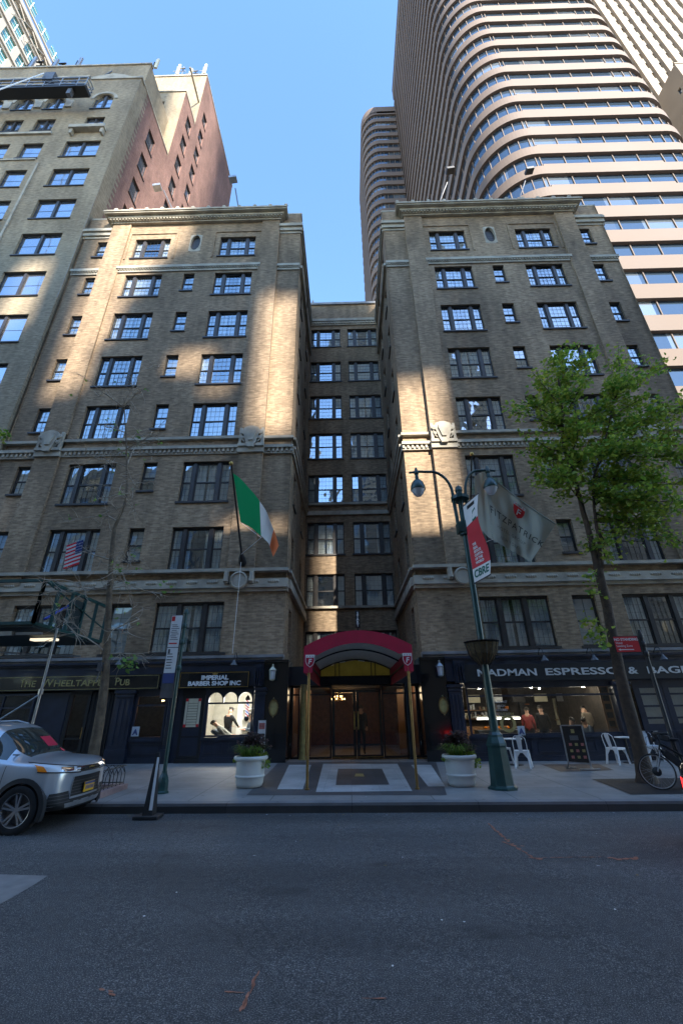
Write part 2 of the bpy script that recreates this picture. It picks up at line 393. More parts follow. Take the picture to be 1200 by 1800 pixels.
# ------------------------------------------------------------------ walls with real openings
def wall(mb, axis, c, u0, u1, z0, z1, holes, depth=.22, s=-1, mi=0, rmi=None):
    """axis 'y': plane y=c facing -y; axis 'x': plane x=c facing s*x. holes (ua,ub,za,zb)."""
    rmi = mi if rmi is None else rmi
    P = (lambda u, z, d=0: (u, c+d, z)) if axis == 'y' else (lambda u, z, d=0: (c-s*d, u, z))
    hs = [(max(a,u0), min(b,u1), max(z_,z0), min(w,z1)) for a, b, z_, w in holes if b > u0 and a < u1 and w > z0 and z_ < z1]
    us = sorted({u0, u1, *[h[0] for h in hs], *[h[1] for h in hs]}); zs = sorted({z0, z1, *[h[2] for h in hs], *[h[3] for h in hs]})
    for i in range(len(us)-1):
        run = None
        for j in range(len(zs)-1):
            um, zm = (us[i]+us[i+1])/2, (zs[j]+zs[j+1])/2
            if any(h[0] < um < h[1] and h[2] < zm < h[3] for h in hs):
                if run is not None: mb.quad(P(us[i],run), P(us[i+1],run), P(us[i+1],zs[j]), P(us[i],zs[j]), mi); run = None
            elif run is None: run = zs[j]
        if run is not None: mb.quad(P(us[i],run), P(us[i+1],run), P(us[i+1],z1), P(us[i],z1), mi)
    for a, b, z_, w in hs:
        mb.quad(P(a,z_), P(a,w), P(a,w,depth), P(a,z_,depth), rmi); mb.quad(P(b,z_), P(b,z_,depth), P(b,w,depth), P(b,w), rmi)
        mb.quad(P(a,w), P(b,w), P(b,w,depth), P(a,w,depth), rmi); mb.quad(P(a,z_), P(a,z_,depth), P(b,z_,depth), P(b,z_), rmi)

# ------------------------------------------------------------------ window prototypes (local: x across, z up from sill, y into the wall)
MUL = .15
def sash_frame(mb, x0, x1, z0, z1, y, fw=.055, hung=True, grid=(3,3), mun=.0035):
    mb.box(x0, x0+fw, y, y+.07, z0, z1); mb.box(x1-fw, x1, y, y+.07, z0, z1)
    mb.box(x0+fw, x1-fw, y+.002, y+.068, z0, z0+fw); mb.box(x0+fw, x1-fw, y+.002, y+.068, z1-fw, z1)
    if hung:
        zm = (z0+z1)/2; mb.box(x0+fw, x1-fw, y-.012, y+.06, zm-.028, zm+.028)
    nx, nz = grid
    for i in range(1, nx):
        x = x0+fw+(x1-x0-2*fw)*i/nx; mb.box(x-mun/2, x+mun/2, y+.012, y+.03, z0+fw, z1-fw)
    for j in range(1, nz*2):
        if hung and j == nz: continue
        z = z0+fw+(z1-z0-2*fw)*j/(nz*2); mb.box(x0+fw, x1-fw, y+.014, y+.028, z-mun/2, z+mun/2)
def curtain_mb(x0, x1, z0, z1, y, open_=0.0, amp=.035, wl=.11):
    mb = MB()
    spans = [(x0, x1)] if open_ <= 0 else [(x0, x0+(x1-x0)*(1-open_)/2), (x1-(x1-x0)*(1-open_)/2, x1)]
    for a, b in spans:
        n = max(6, int((b-a)/.025)); r = random.Random(int((a+b)*1000)); ph = r.random()*6
        pts = [(a+(b-a)*i/n, y+amp*sin(ph+2*pi*(a+(b-a)*i/n)/wl+.8*sin(9*i/n))) for i in range(n+1)]
        mb.add([(x, yy, z0) for x, yy in pts]+[(x, yy, z1) for x, yy in pts], [(i, i+1, n+2+i, n+1+i) for i in range(n)])
    return mb
def make_window(name, w, h, kind, variant, mats=('sash','pane','dark_room'), depth=.13):
    """empty-free proto: the frame mesh is the window part, its children are pane, curtain, room"""
    mb = MB(); y = depth
    if kind == 'triple': cuts = [(0, .19*w+.04), (.19*w+.04+MUL, w-.19*w-.04-MUL), (w-.19*w-.04, w)]; grids = [(2,3), (4,3), (2,3)]
    elif kind == 'wide3': s = (w-2*MUL)/3; cuts = [(0, s), (s+MUL, 2*s+MUL), (2*s+2*MUL, w)]; grids = [(4,3)]*3
    elif kind == 'wide4': s = (w-3*MUL)/4; cuts = [(i*(s+MUL), i*(s+MUL)+s) for i in range(4)]; grids = [(3,3)]*4
    elif kind == 'pair': s = (w-.16)/2; cuts = [(0, s), (s+.16, w)]; grids = [(1,1)]*2
    else: cuts = [(0, w)]; grids = [(1,1)] if kind == 'plain' else [(2,2)]
    x_ = -w/2
    hung = kind not in ('pair', 'plain')
    fr = .05
    mb.box(-w/2+.001, w/2-.001, y-.05, y+.09, h-fr, h-.001)
    for (a, b), g in zip(cuts, grids): sash_frame(mb, x_+a, x_+b, .0, h-fr, y, grid=g, hung=hung)
    for i in range(len(cuts)-1): mb.box(x_+cuts[i][1]-.004, x_+cuts[i+1][0]+.004, y-.045, y+.075, .004, h-fr-.003)
    mb.box(-w/2-.07, w/2+.07, -.07, y+.05, -.09, -.001)                          # sill
    f = mb.build(name, MT[mats[0]], None)
    # panes, each at a slightly different tilt like old glass
    pm = MB(); r = random.Random(variant*17+len(kind))
    for a, b in cuts:
        for k in ((0, 1) if hung else (0,)):
            z0, z1 = (0, (h-fr)/2) if k == 0 else ((h-fr)/2, h-fr)
            if not hung: z0, z1 = 0, h-fr
            t = (r.random()-.5)*.02; u = (r.random()-.5)*.02; yy = y+.035+(.012 if k else 0)
            pm.quad((x_+a+.03, yy+t, z0+.02), (x_+b-.03, yy+u, z0+.02), (x_+b-.03, yy-t+u, z1-.02), (x_+a+.03, yy-u, z1-.02))
    pm.build('pane', MT[mats[1]], f)
    if mats[2]:
        rm = MB(); D = 1.3
        rm.quad((-w/2, y+D, 0), (w/2, y+D, 0), (w/2, y+D, h), (-w/2, y+D, h))
        rm.quad((-w/2, y+.08, 0), (-w/2, y+D, 0), (-w/2, y+D, h), (-w/2, y+.08, h)); rm.quad((w/2, y+.08, 0), (w/2, y+.08, h), (w/2, y+D, h), (w/2, y+D, 0))
        rm.quad((-w/2, y+.08, h), (-w/2, y+D, h), (w/2, y+D, h), (w/2, y+.08, h)); rm.quad((-w/2, y+.08, 0), (w/2, y+.08, 0), (w/2, y+D, 0), (-w/2, y+D, 0))
        rm.build('recess', MT[mats[2]], f)
    if kind in ('triple', 'wide3', 'wide4'):
        op = [.05, .55, .3, .0][variant % 4]
        curtain_mb(-w/2+.05, w/2-.05, .02, h-.06, y+.12, op).build('curtain', MT['curtain'], f, smooth=True)
    elif kind == 'narrow':
        b = MB(); zc = [0.02, h*.45, .02, h*.25][variant % 4]
        b.quad((-w/2+.03, y+.13, zc), (w/2-.03, y+.13, zc), (w/2-.03, y+.13, h-.06), (-w/2+.03, y+.13, h-.06))
        b.build('blind', MT['blind'], f)
    return f
class Pool:
    def __init__(s, name, w, h, kind, nvar, **k): s.a = (name, w, h, kind, k); s.n = nvar; s.made = {}
    def place(s, parent, x, y, z, rz_=0, sxy=(1,1), var=None):
        v = random.randrange(s.n) if var is None else var
        name, w, h, kind, k = s.a
        if v not in s.made:
            o = make_window(name, w, h, kind, v, **k); s.made[v] = o
        else: o = dup(s.made[v])
        o.parent = parent
        off = Vector((0,0,0)); q = parent
        while q: off += q.location; q = q.parent
        o.location = Vector((x, y, z)) - off; o.rotation_euler.z = rz_; o.scale = (sxy[0], 1, sxy[1])
        return o

# ------------------------------------------------------------------ THE HOTEL
YF = 16.7; YR = 24.0; CX = .14
hotel = thing('hotel_building', 'ten storey brown brick hotel with two wings around a deep narrow court, above dark shopfronts', 'building', (CX, YF, 0))
ROWS = [(26.8,28.62), (23.42,25.3), (20.1,22.1), (16.85,18.88), (13.62,15.62), (10.19,12.25), (7.06,8.97)]
BU, CU, AU, LU = (6.45, 2.2), (9.07, .66), (11.75, 2.2), (14.98, .62)       # column centres from the axis and widths
wb = MB()
W_TRI = Pool('window', 2.2, 2.0, 'triple', 5); W_NAR = Pool('narrow_window', .64, 1.47, 'narrow', 4)
W_BIG = Pool('wide_window', 2.85, 1.92, 'wide3', 3); W_SIDE = Pool('side_window', .8, 1.75, 'narrow', 2)
ST = MB(); DN = MB()            # carved stone string courses ; dentils and ornament
def band(mb, s, u0, u1, z0, z1, proud, back=.3, yf=YF):
    mb.box(CX+s*u0, CX+s*u1, yf-proud, yf+back, z0, z1)
SKEW = .045                                                        # windows sit slightly off for each hand
for s in (-1, 1):
    X = lambda u: CX+s*u
    rng = lambda u0, u1: (min(X(u0), X(u1)), max(X(u0), X(u1)))
    holes = []
    for ri, (z0, z1) in enumerate(ROWS):
        for (u, w) in (BU, AU): holes.append((*rng(u-w/2, u+w/2), z0, z1))
        if ri > 0: holes.append((*rng(CU[0]-.33, CU[0]+.33), z1-1.47, z1))
        holes.append((*rng(LU[0]-.32, LU[0]+.32), z1-1.47, z1))
    z8 = (3.8, 5.72)
    big = [(6.28, 2.85), (12.0, 2.85)]
    for u, w in big: holes.append((*rng(u-w/2, u+w/2), *z8))
    holes.append((*rng(9.07-.45, 9.07+.45), *z8)); holes.append((*rng(14.98-.45, 14.98+.45), *z8))
    ov = (*rng(CU[0]-.36, CU[0]+.36), 27.33, 28.93)
    # central field, strips (set back) and pilasters (proud)
    wall(wb, 'y', YF, *rng(5.01, 13.35), 3.66, 30.4, holes+[ov])
    for a, b, d in ((2.6, 3.91, .10), (14.5, 16.2, .10)):
        wall(wb, 'y', YF+d, *rng(a, b), 6.4, 31.0, holes); wall(wb, 'y', YF+.02, *rng(a, b), 3.66, 6.4, holes)
    for a, b in ((3.91, 5.01), (13.35, 14.5)):
        wall(wb, 'y', YF-.11, *rng(a, b), 6.5, 30.4, []); wall(wb, 'y', YF+.02, *rng(a, b), 3.66, 6.5, [])
        for e in (a, b): wb.quad((X(e), YF-.11, 6.5), (X(e), YF+.25, 6.5), (X(e), YF+.25, 30.4), (X(e), YF-.11, 30.4))
    # oval: fill ring around an ellipse
    ox, oz = X(CU[0]), 28.13; n = 28
    E = [(ox+.30*cos(2*pi*i/n), oz+.70*sin(2*pi*i/n)) for i in range(n)]
    def sq(i):
        c_, s_ = cos(2*pi*i/n), sin(2*pi*i/n); k = min(.36/abs(c_) if abs(c_) > 1e-6 else 9, .80/abs(s_) if abs(s_) > 1e-6 else 9); return (ox+k*c_, oz+k*s_)
    Q = [sq(i) for i in range(n)]
    for i in range(n):
        j = (i+1) % n
        wb.quad((Q[i][0], YF, Q[i][1]), (Q[j][0], YF, Q[j][1]), (E[j][0], YF-.03, E[j][1]), (E[i][0], YF-.03, E[i][1]), 1)
        wb.quad((E[i][0], YF-.03, E[i][1]), (E[j][0], YF-.03, E[j][1]), (E[j][0], YF+.2, E[j][1]), (E[i][0], YF+.2, E[i][1]), 1)
    om = MB(); om.lathe((ox, YF+.12, oz), [(.27, 0), (.31, 0), (.31, .05), (.27, .05)], 28, axis=(0,1,0))
    om.v = [(v[0], v[1], oz+(v[2]-oz)*2.28) for v in om.v]
    for d in (-.1, .1): om.box(ox+d-.01, ox+d+.01, YF+.11, YF+.15, oz-.66, oz+.66)
    for k in range(-3, 4): om.box(ox-.28, ox+.28, YF+.112, YF+.148, oz+k*.18-.009, oz+k*.18+.009)
    of = om.build('oval_window', MT['sash'], hotel)
    gm = MB(); gm.add([(x, YF+.14, z) for x, z in E], [tuple(range(n))]); gm.build('pane', MT['pane'], of)
    gm = MB(); gm.quad((ox-.5, YF+.5, oz-.9), (ox+.5, YF+.5, oz-.9), (ox+.5, YF+.5, oz+.9), (ox-.5, YF+.5, oz+.9)); gm.build('recess', MT['dark_room'], of)
    # returns into the court
    side = []
    for ri, (z0, z1) in enumerate(ROWS):
        for yc in (18.3, 21.6): side.append((yc-.4, yc+.4, z1-1.75, z1))
    side.append((17.9, 18.7, 3.9, 5.65))
    wall(wb, 'x', X(2.6), YF+.02, YR, 3.0, 31.0, side, s=-s)
    for ri, (z0, z1) in enumerate(ROWS):
        for yc in (18.3, 21.6): W_SIDE.place(hotel, X(2.6), yc, z1-1.75, rz_=(pi/2 if s < 0 else -pi/2), var=ri % 2)
    # outer side wall, back and roof
    wb.quad((X(16.2), YF+.02, 0), (X(16.2), 29.5, 0), (X(16.2), 29.5, 31), (X(16.2), YF+.02, 31))
    # windows
    for ri, (z0, z1) in enumerate(ROWS):
        for (u, w) in (BU, AU): W_TRI.place(hotel, X(u), YF, z0, sxy=(1, (z1-z0)/2.0), var=(ri*2+(u > 9)+(s > 0)*3) % 5)
        if ri > 0: W_NAR.place(hotel, X(CU[0]), YF, z1-1.47, var=(ri+(s > 0)) % 4)
        W_NAR.place(hotel, X(LU[0]), YF+.08, z1-1.47, var=(ri*3+1) % 4)
    for u, w in big: W_BIG.place(hotel, X(u), YF, z8[0], var=(0 if u < 9 else 2) if s > 0 else (0 if u < 9 else 1))
    for u in (9.07, 14.98): W_SIDE.place(hotel, X(u), YF, z8[0]+.0, sxy=(1.12, 1.09), var=0)
    # brick soldier surround of top row windows
    for (u, w) in (BU, AU):
        a, b = rng(u-w/2-.42, u+w/2+.42); z0, z1 = ROWS[0]
        for q in ((a, a+.10, z0-.1, z1+.55), (b-.10, b, z0-.1, z1+.55), (a+.101, b-.101, z1+.45, z1+.548)): ST.box(q[0], q[1], YF-.05, YF+.1, q[2], q[3], 1)
    # string under the top row
    for a, b, yy in ((4.9, 13.45, YF), (2.55, 3.93, YF+.1), (14.48, 16.25, YF+.1)):
        band(ST, s, a, b, 25.72, 25.92, .16, yf=yy); band(ST, s, a+.02, b-.02, 25.48, 25.719, .07, yf=yy)
        k = a
        while k < b-.1: band(DN, s, k+.02, k+.10, 25.62, 25.718, .13, .0, yy); k += .16
    # string at floor six with its dentilled frieze
    for a, b, yy in ((5.03, 13.33, YF), (2.52, 3.89, YF+.06), (14.52, 16.25, YF+.06)):
        band(ST, s, a, b, 13.42, 13.56, .13, yf=yy); band(ST, s, a, b, 12.88, 13.03, .17, yf=yy); band(ST, s, a+.01, b-.01, 12.62, 12.879, .06, yf=yy)
        k = a
        while k < b-.12: band(DN, s, k+.03, k+.13, 12.70, 12.878, .12, .0, yy); k += .21
    # string above the first floor with scrolls
    for a, b, yy in ((2.5, 16.3, YF),):
        band(ST, s, a, b, 6.90, 7.03, .20, yf=yy); band(ST, s, a+.02, b-.02, 6.36, 6.62, .08, yf=yy); band(ST, s, a, b, 6.24, 6.359, .16, yf=yy); band(ST, s, a+.02, b-.02, 6.1, 6.239, .07, yf=yy)
        k = a+.3
        while k < b-.5:
            for q in range(5):
                DN.lathe((X(k+.12+q*.085), YF-.08, 6.49), [(.0, -.05), (.05+.035*sin(pi*(q+.5)/5), -.03), (.06+.035*sin(pi*(q+.5)/5), .0), (.04, .035), (.0, .05)], 8, axis=(0,-1,0))
            k += .82
    # returns of the strings along the court
    xr = X(2.6); xo = X(2.42)
    for z0, z1 in ((6.9,7.03), (6.24,6.6), (13.42,13.56), (12.88,13.03), (25.72,25.92), (29.25,29.5)):
        ST.box(xr-s*.02, xo, YF+.12, YR-.2, z0, z1)
    ST.box(xr-s*.02, X(2.5), YF+.12, YR-.2, 12.62, 12.88); ST.box(xr-s*.02, X(2.5), YF+.12, YR-.2, 28.95, 29.24)
    # cartouches: shields over the pilasters at both strings
    for u in (4.46, 13.92):
        xx = X(u)
        ST.prism([(xx-.34, 13.85), (xx-.40, 13.65), (xx-.22, 13.0), (xx-.14, 12.8), (xx+.14, 12.8), (xx+.22, 13.0), (xx+.40, 13.65), (xx+.34, 13.85), (xx+.1, 13.95), (xx-.1, 13.95)], YF-.34, YF-.05)
        DN.prism([(xx-.2, 13.78), (xx-.24, 13.6), (xx-.1, 13.12), (xx+.1, 13.12), (xx+.24, 13.6), (xx+.2, 13.78)], YF-.40, YF-.33)
        for d in (-1, 1):
            DN.lathe((xx+d*.42, YF-.25, 13.62), [(0, -.1), (.12, -.08), (.12, .08), (0, .1)], 12, axis=(0,-1,0))
            DN.lathe((xx+d*.38, YF-.25, 13.32), [(0, -.08), (.08, -.06), (.08, .06), (0, .08)], 10, axis=(0,-1,0))
            DN.tube([(xx+d*.46, YF-.24, 13.55), (xx+d*.44, YF-.26, 13.3), (xx+d*.30, YF-.26, 13.1)], [.05,.045,.03], 6)
            DN.box(xx+d*.45, xx+d*.57, YF-.25, YF, 12.89, 13.9)
        band(ST, s, u-.6, u+.6, 12.60, 12.87, .20); band(ST, s, u-.6, u+.6, 12.881, 13.035, .28)
        if u < 9:
            DN.lathe((xx, YF-.10, 6.52), [(.30, 0), (.36, .02), (.36, .14), (.30, .17), (.27, .12), (.0, .13)], 24, axis=(0,-1,0))
            for d in (-1, 1):
                DN.box(xx+d*.42, xx+d*.58, YF-.26, YF, 6.4, 6.9); DN.tube([(xx+d*.5, YF-.3, 6.45), (xx+d*.52, YF-.3, 6.85)], [.1,.06], 8)
    # main cornice over the central field
    for (z0, z1, p) in ((30.0, 30.1, .08), (30.101, 30.22, .16), (30.221, 30.40, .28), (30.401, 30.5, .48), (30.501, 30.62, .54)):
        ST.box(X(3.9-p*.9), X(14.52+p*.9), YF-.11-p, YF+1.2, z0, z1)
    k = 3.75
    while k < 14.6: DN.box(X(k), X(k+.11), YF-.36, YF-.2, 30.11, 30.21); k += .2
    ST.box(X(3.6), X(14.8), YF-.52, YF+.9, 30.621, 30.82)
    k = 3.5
    while k < 14.95:
        DN.lathe((X(k), YF-.56, 30.74), [(0,-.08),(.11,-.06),(.13,0),(.11,.06),(0,.08)], 8, axis=(0,-1,0)); DN.box(X(k+.24), X(k+.66), YF-.56, YF-.5, 30.66, 30.8)
        DN.lathe((X(k), YF-.50, 30.98), [(.08,-.2),(.10,-.1),(.05,0)], 6); k += .98
    # small cornices and parapets of the set-back strips
    for a, b in ((2.45, 3.9), (14.52, 16.35)):
        for z0, z1, p in ((28.92, 29.1, .05), (29.101, 29.4, .14), (29.401, 29.58, .24), (29.581, 29.75, .18)): band(ST, s, a+.12-p*.5, b, z0, z1, p, .9, YF+.1)
    wb.box(X(2.62), X(3.9), YF+.14, YF+.5, 29.7, 30.9); ST.box(X(2.56), X(3.9), YF+.08, YF+.56, 30.901, 31.02)
    wb.box(X(14.52), X(16.18), YF+.14, YF+.5, 29.7, 30.9); ST.box(X(14.52), X(16.25), YF+.08, YF+.56, 30.901, 31.02)
    wb.box(X(2.60), X(2.9), YF+.6, YR, 31.001, 31.1)
    wb.quad((X(2.6), YF+.2, 30.9), (X(16.2), YF+.2, 30.9), (X(16.2), 29.5, 30.9), (X(2.6), 29.5, 30.9))
    # ledge over the shopfront
    ST.box(X(2.55), X(16.3), YF-.28, YF+.1, 3.56, 3.66, 2); ST.box(X(2.57), X(16.3), YF-.20, YF+.05, 3.46, 3.559, 2)
# back wall of the court
hl = []
for z0, z1 in ROWS: hl += [(-2.37, -.13, z0, z1), (.42, 2.66, z0, z1)]
hl += [(-2.37, -.13, 3.8, 5.72), (.42, 2.66, 3.8, 5.72)]
wall(wb, 'y', YR, CX-2.6, CX+2.6, 3.0, 31.4, hl)
for i, (z0, z1) in enumerate(ROWS+[(3.8, 5.72)]):
    for k, x in enumerate((-1.25, 1.54)): W_TRI.place(hotel, x, YR, z0, sxy=(1.018, (z1-z0)/2), var=(i+2*k) % 5)
ST.box(CX-2.58, CX+2.58, YR-.16, YR+.3, 6.95, 7.08); ST.box(CX-2.58, CX+2.58, YR-.16, YR+.3, 13.40, 13.54); ST.box(CX-2.58, CX+2.58, YR-.12, YR+.3, 12.72, 12.98)
ST.box(CX-2.58, CX+2.58, YR-.2, YR+.3, 29.35, 29.6); ST.box(CX-2.58, CX+2.58, YR-.08, YR+.3, 29.0, 29.349); ST.box(CX-2.58, CX+2.58, YR-.12, YR+.5, 31.3, 31.52, 2)
for k in range(24): DN.box(CX-2.5+k*.21, CX-2.38+k*.21, YR-.17, YR, 29.12, 29.3)
ST.tube([(-2.3, YR+.2, 31.4), (-2.3, YR+.2, 32.1)], .07, 8, 2)
ST.tube([(CX+2.5, YF+.2, 3.0), (CX+2.5, YF+.2, 3.1)], .02, 6, 2)
wb.quad((CX-16.2, 29.5, 0), (CX+16.2, 29.5, 0), (CX+16.2, 29.5, 31), (CX-16.2, 29.5, 31))
wb.quad((CX-2.6, YR+.3, 31.2), (CX+2.6, YR+.3, 31.2), (CX+2.6, 29.5, 31.2), (CX-2.6, 29.5, 31.2))
wb.build('wall', [MT['hotel_brick'], MT['stone']], hotel)
ST.build('stringcourse', [MT['stone'], MT['hotel_brick'], MT['lead']], hotel)
DN.build('carving', MT['stone'], hotel, smooth=35, kind='stuff')

# roof floodlights
for i, (x, y2, tx, tz, lb) in enumerate(((-10.9, 16.9, -12.1, 34.0, 'floodlight on a long arm at the left end of the left cornice'), (-6.6, 16.9, -7.1, 34.7, 'floodlight arm near the court side of the left cornice'),
        (6.5, 16.9, 7.5, 35.0, 'dark floodlight arm on the right cornice nearest the court'), (11.7, 16.9, 12.75, 34.7, 'dark floodlight arm toward the outer end of the right cornice'))):
    t = thing('floodlight', lb, 'floodlight', (x, y2, 31.7), 'floodlights on the hotel roof')
    m_ = MB(); m_.tube([(x, y2, 31.7), (x+(tx-x)*.8, y2-.15, 33.9)], .04, 6); m_.build('arm', MT['steel_dark'], t)
    m_ = MB(); d = -1 if i < 2 else 1
    m_.wbox((tx-.25, y2-.5, tz-.45), (tx+.25, y2-.5, tz-.35), .4, .2); m_.build('lamp_head', MT['steel' if i < 2 else 'black'], t)

# ------------------------------------------------------------------ NEIGHBOUR (left): tall brick block with stepped red flank
nb = thing('apartment_building', 'tall tan brick block left of the hotel with red brick flank stepping up behind', 'building', (-24, YF, 0))
XN = -16.2
nw = MB(); NS = MB()
fl = [19.34+1.7+3.63*i for i in range(7)]          # centres of the ordinary storeys
fh = []; wins = []
def nwin(xc, w, z0, h, kind): fh.append((xc-w/2, xc+w/2, z0, z0+h)); wins.append((xc, w, z0, h, kind))
for k in range(-3, 6):
    zc = 21.04+3.62*k
    nwin(-18.72, 2.6, zc-1.05, 2.1, 'pair')
    if k < 5:
        for xc in (-22.6, -25.0, -27.6, -30.2, -32.8): nwin(xc, 1.55, zc-1.05, 2.1, 'plain')
for xc in (-22.4, -24.9, -27.4, -30, -32.6): nwin(xc, 1.55, 38.05, 2.0, 'plain'); nwin(xc, 1.5, 41.75, 1.75, 'narrow2'); nwin(xc, 1.5, 45.0, 1.9, 'narrow2')
nwin(-18.6, 1.45, 42.0, 1.6, 'narrow2'); nwin(-18.6, 1.5, 44.9, 2.3, 'narrow2')
wall(nw, 'y', YF-.12, -36, XN, 0, 49.9, fh, depth=.3)
def arch(mb, xc, w, z0, z1, y):                       # fills the corners of a square opening into an arch
    n = 12; r = w/2; zc = z1-r
    for i in range(n):
        a, b = pi*i/n, pi*(i+1)/n
        P = [(xc+r*cos(a), zc+r*sin(a)), (xc+r*cos(b), zc+r*sin(b))]
        mb.quad((P[0][0], y, P[0][1]), (P[0][0], y, z1), (P[1][0], y, z1), (P[1][0], y, P[1][1]))
        mb.quad((P[0][0], y, P[0][1]), (P[1][0], y, P[1][1]), (P[1][0], y+.3, P[1][1]), (P[0][0], y+.3, P[0][1]))
    for i in range(n):
        a, b = pi*i/n, pi*(i+1)/n
        NS.quad((xc+(r+.06)*cos(a), y-.05, zc+(r+.06)*sin(a)), (xc+(r+.32)*cos(a), y-.05, zc+(r+.32)*sin(a)), (xc+(r+.32)*cos(b), y-.05, zc+(r+.32)*sin(b)), (xc+(r+.06)*cos(b), y-.05, zc+(r+.06)*sin(b)))
        NS.quad((xc+(r+.32)*cos(a), y-.05, zc+(r+.32)*sin(a)), (xc+(r+.32)*cos(a), y, zc+(r+.32)*sin(a)), (xc+(r+.32)*cos(b), y, zc+(r+.32)*sin(b)), (xc+(r+.32)*cos(b), y-.05, zc+(r+.32)*sin(b)))
arch(nw, -18.6, 1.5, 44.9, 47.2, YF-.12)
for xc in (-22.4, -24.9, -27.4, -30, -32.6): arch(nw, xc, 1.5, 45.0, 46.9, YF-.12)
NP = {}
for xc, w, z0, h, kind in wins:
    kd = {'pair': 'pair', 'plain': 'plain', 'narrow2': 'pair'}[kind]; key = (kd, w, h)
    if key not in NP: NP[key] = Pool('window', w, h, kd, 1, mats=('sash', 'neigh_pane', None))
glassm = skyglass('neigh_pane', (.42,.46,.52), (.5,.55,.62), (9, 9), .9)
for xc, w, z0, h, kind in wins:
    kd = {'pair': 'pair', 'plain': 'plain', 'narrow2': 'pair'}[kind]
    NP[(kd, w, h)].place(nb, xc, YF-.12, z0)
# gable rise, string, balconet, pilasters of the window panel
NS.prism([(-20.4, 49.7), (-20.4, 50.05), (-19.6, 50.35), (-18.7, 50.6), (-17.7, 50.35), (-17.0, 49.95), (-16.1, 49.95), (-16.1, 49.7)], YF-.2, YF+.3)
NS.box(-36, -20.5, YF-.3, YF+.3, 49.9, 50.1)
NS.box(-36, -21.4, YF-.25, YF, 41.2, 41.45); NS.box(-36, -21.6, YF-.2, YF, 37.75, 37.9); NS.box(-21.35, -21.2, YF-.2, YF, 24, 37.3)
NS.box(-20.0, -17.3, YF-.5, YF-.1, 41.35, 41.5); NS.box(-20.0, -17.3, YF-.5, YF-.42, 41.5, 41.75)
for d in (-19.8, -17.5): NS.prism([(d-.12, 41.34), (d+.12, 41.34), (d+.08, 40.8), (d-.08, 40.8)], YF-.4, YF-.1)
for xc in (-21.2, -23.65, -26.15): NS.box(xc-.28, xc+.28, YF-.22, YF, 45.2, 46.2)
# red flank stepping up with depth; the tan quoin return, then red brick
fr = MB(); Y1, Y2, Y3 = 22.13, 24.97, 37.5
sw = []
for zt in (47.6, 43.98, 40.4, 36.8, 33.2): sw.append((19.02, 20.12, zt-2.1, zt))
for zt in (60.7, 56.9, 53.1, 49.3, 45.5, 41.7): sw.append((23.4, 24.5, zt-2.1, zt))
for zt in (68.3, 64.5, 60.7, 57.0, 53.3, 49.6, 45.9, 42.2): sw.append((26.1, 27.2, zt-2.1, zt))
wall(fr, 'x', XN, YF+.9, Y1, 0, 49.9, sw, s=1); wall(fr, 'x', XN, Y1, Y2, 0, 62.4, sw, s=1); wall(fr, 'x', XN, Y2, Y3, 28, 74.2, sw, s=1)
fr.build('flank_wall', MT['red_brick'], nb)
wall(nw, 'x', XN+.004, YF-.12, YF+.9, 0, 49.9, [], s=1)
k = 0
while 28+k*.62 < 49.5: nw.box(XN-.05, XN+.007, YF+.9, YF+1.25, 28+k*.62, 28.31+k*.62); k += 1
FP = Pool('flank_window', 1.1, 2.1, 'plain', 1, mats=('sash', 'neigh_pane', None))
for a, b, z0, z1 in sw: FP.place(nb, XN, (a+b)/2, z0, rz_=pi/2)
wall(nw, 'y', Y1, -36, XN, 49, 62.4, [(-19.2, -18.2, 58.3, 60.5)]); FP.place(nb, -18.7, Y1, 58.3)
wall(nw, 'y', Y2, -36, XN, 61, 74.2, [])
nw.box(-40, -17.2, 18.0, 22.1, 49.5, 56.5)
for xc in (-17.9-1.2, -17.9-3.4, -17.9-5.6): NS.box(xc-.55, xc+.55, 17.95, 18.1, 52.2, 53.3, 1)
NS.box(-40, -17.1, 17.9, 18.3, 56.5, 56.7); NS.box(-36, XN+.05, Y1-.1, Y1+.2, 62.4, 62.6); NS.box(-36, XN+.05, Y2-.1, Y2+.2, 74.2, 74.45)
NS.box(XN-.2, XN+.06, YF-.2, Y1-.1, 49.9, 50.05); NS.box(XN-.2, XN+.06, Y1+.2, Y2-.1, 62.4, 62.6); NS.box(XN-.2, XN+.06, Y2+.2, Y3, 74.2, 74.45)
NS.box(XN-.3, XN-.1, Y1-.2, Y2, 67.5, 67.6)
nw.quad((-36, YF, 49.8), (XN, YF, 49.8), (XN, Y1, 49.8), (-36, Y1, 49.8)); nw.quad((-36, Y1, 62.3), (XN, Y1, 62.3), (XN, Y2, 62.3), (-36, Y2, 62.3)); nw.quad((-36, Y2, 74.1), (XN, Y2, 74.1), (XN, Y3, 74.1), (-36, Y3, 74.1))
nw.quad((-36, Y3, 0), (XN, Y3, 0), (XN, Y3, 74.1), (-36, Y3, 74.1)); nw.quad((-36, YF, 0), (-36, Y3, 0), (-36, Y3, 49.9), (-36, YF, 49.9))
nw.build('wall', MT['neighbour_brick'], nb); NS.build('stone_trim', [MT['stone'], MT['black']], nb)
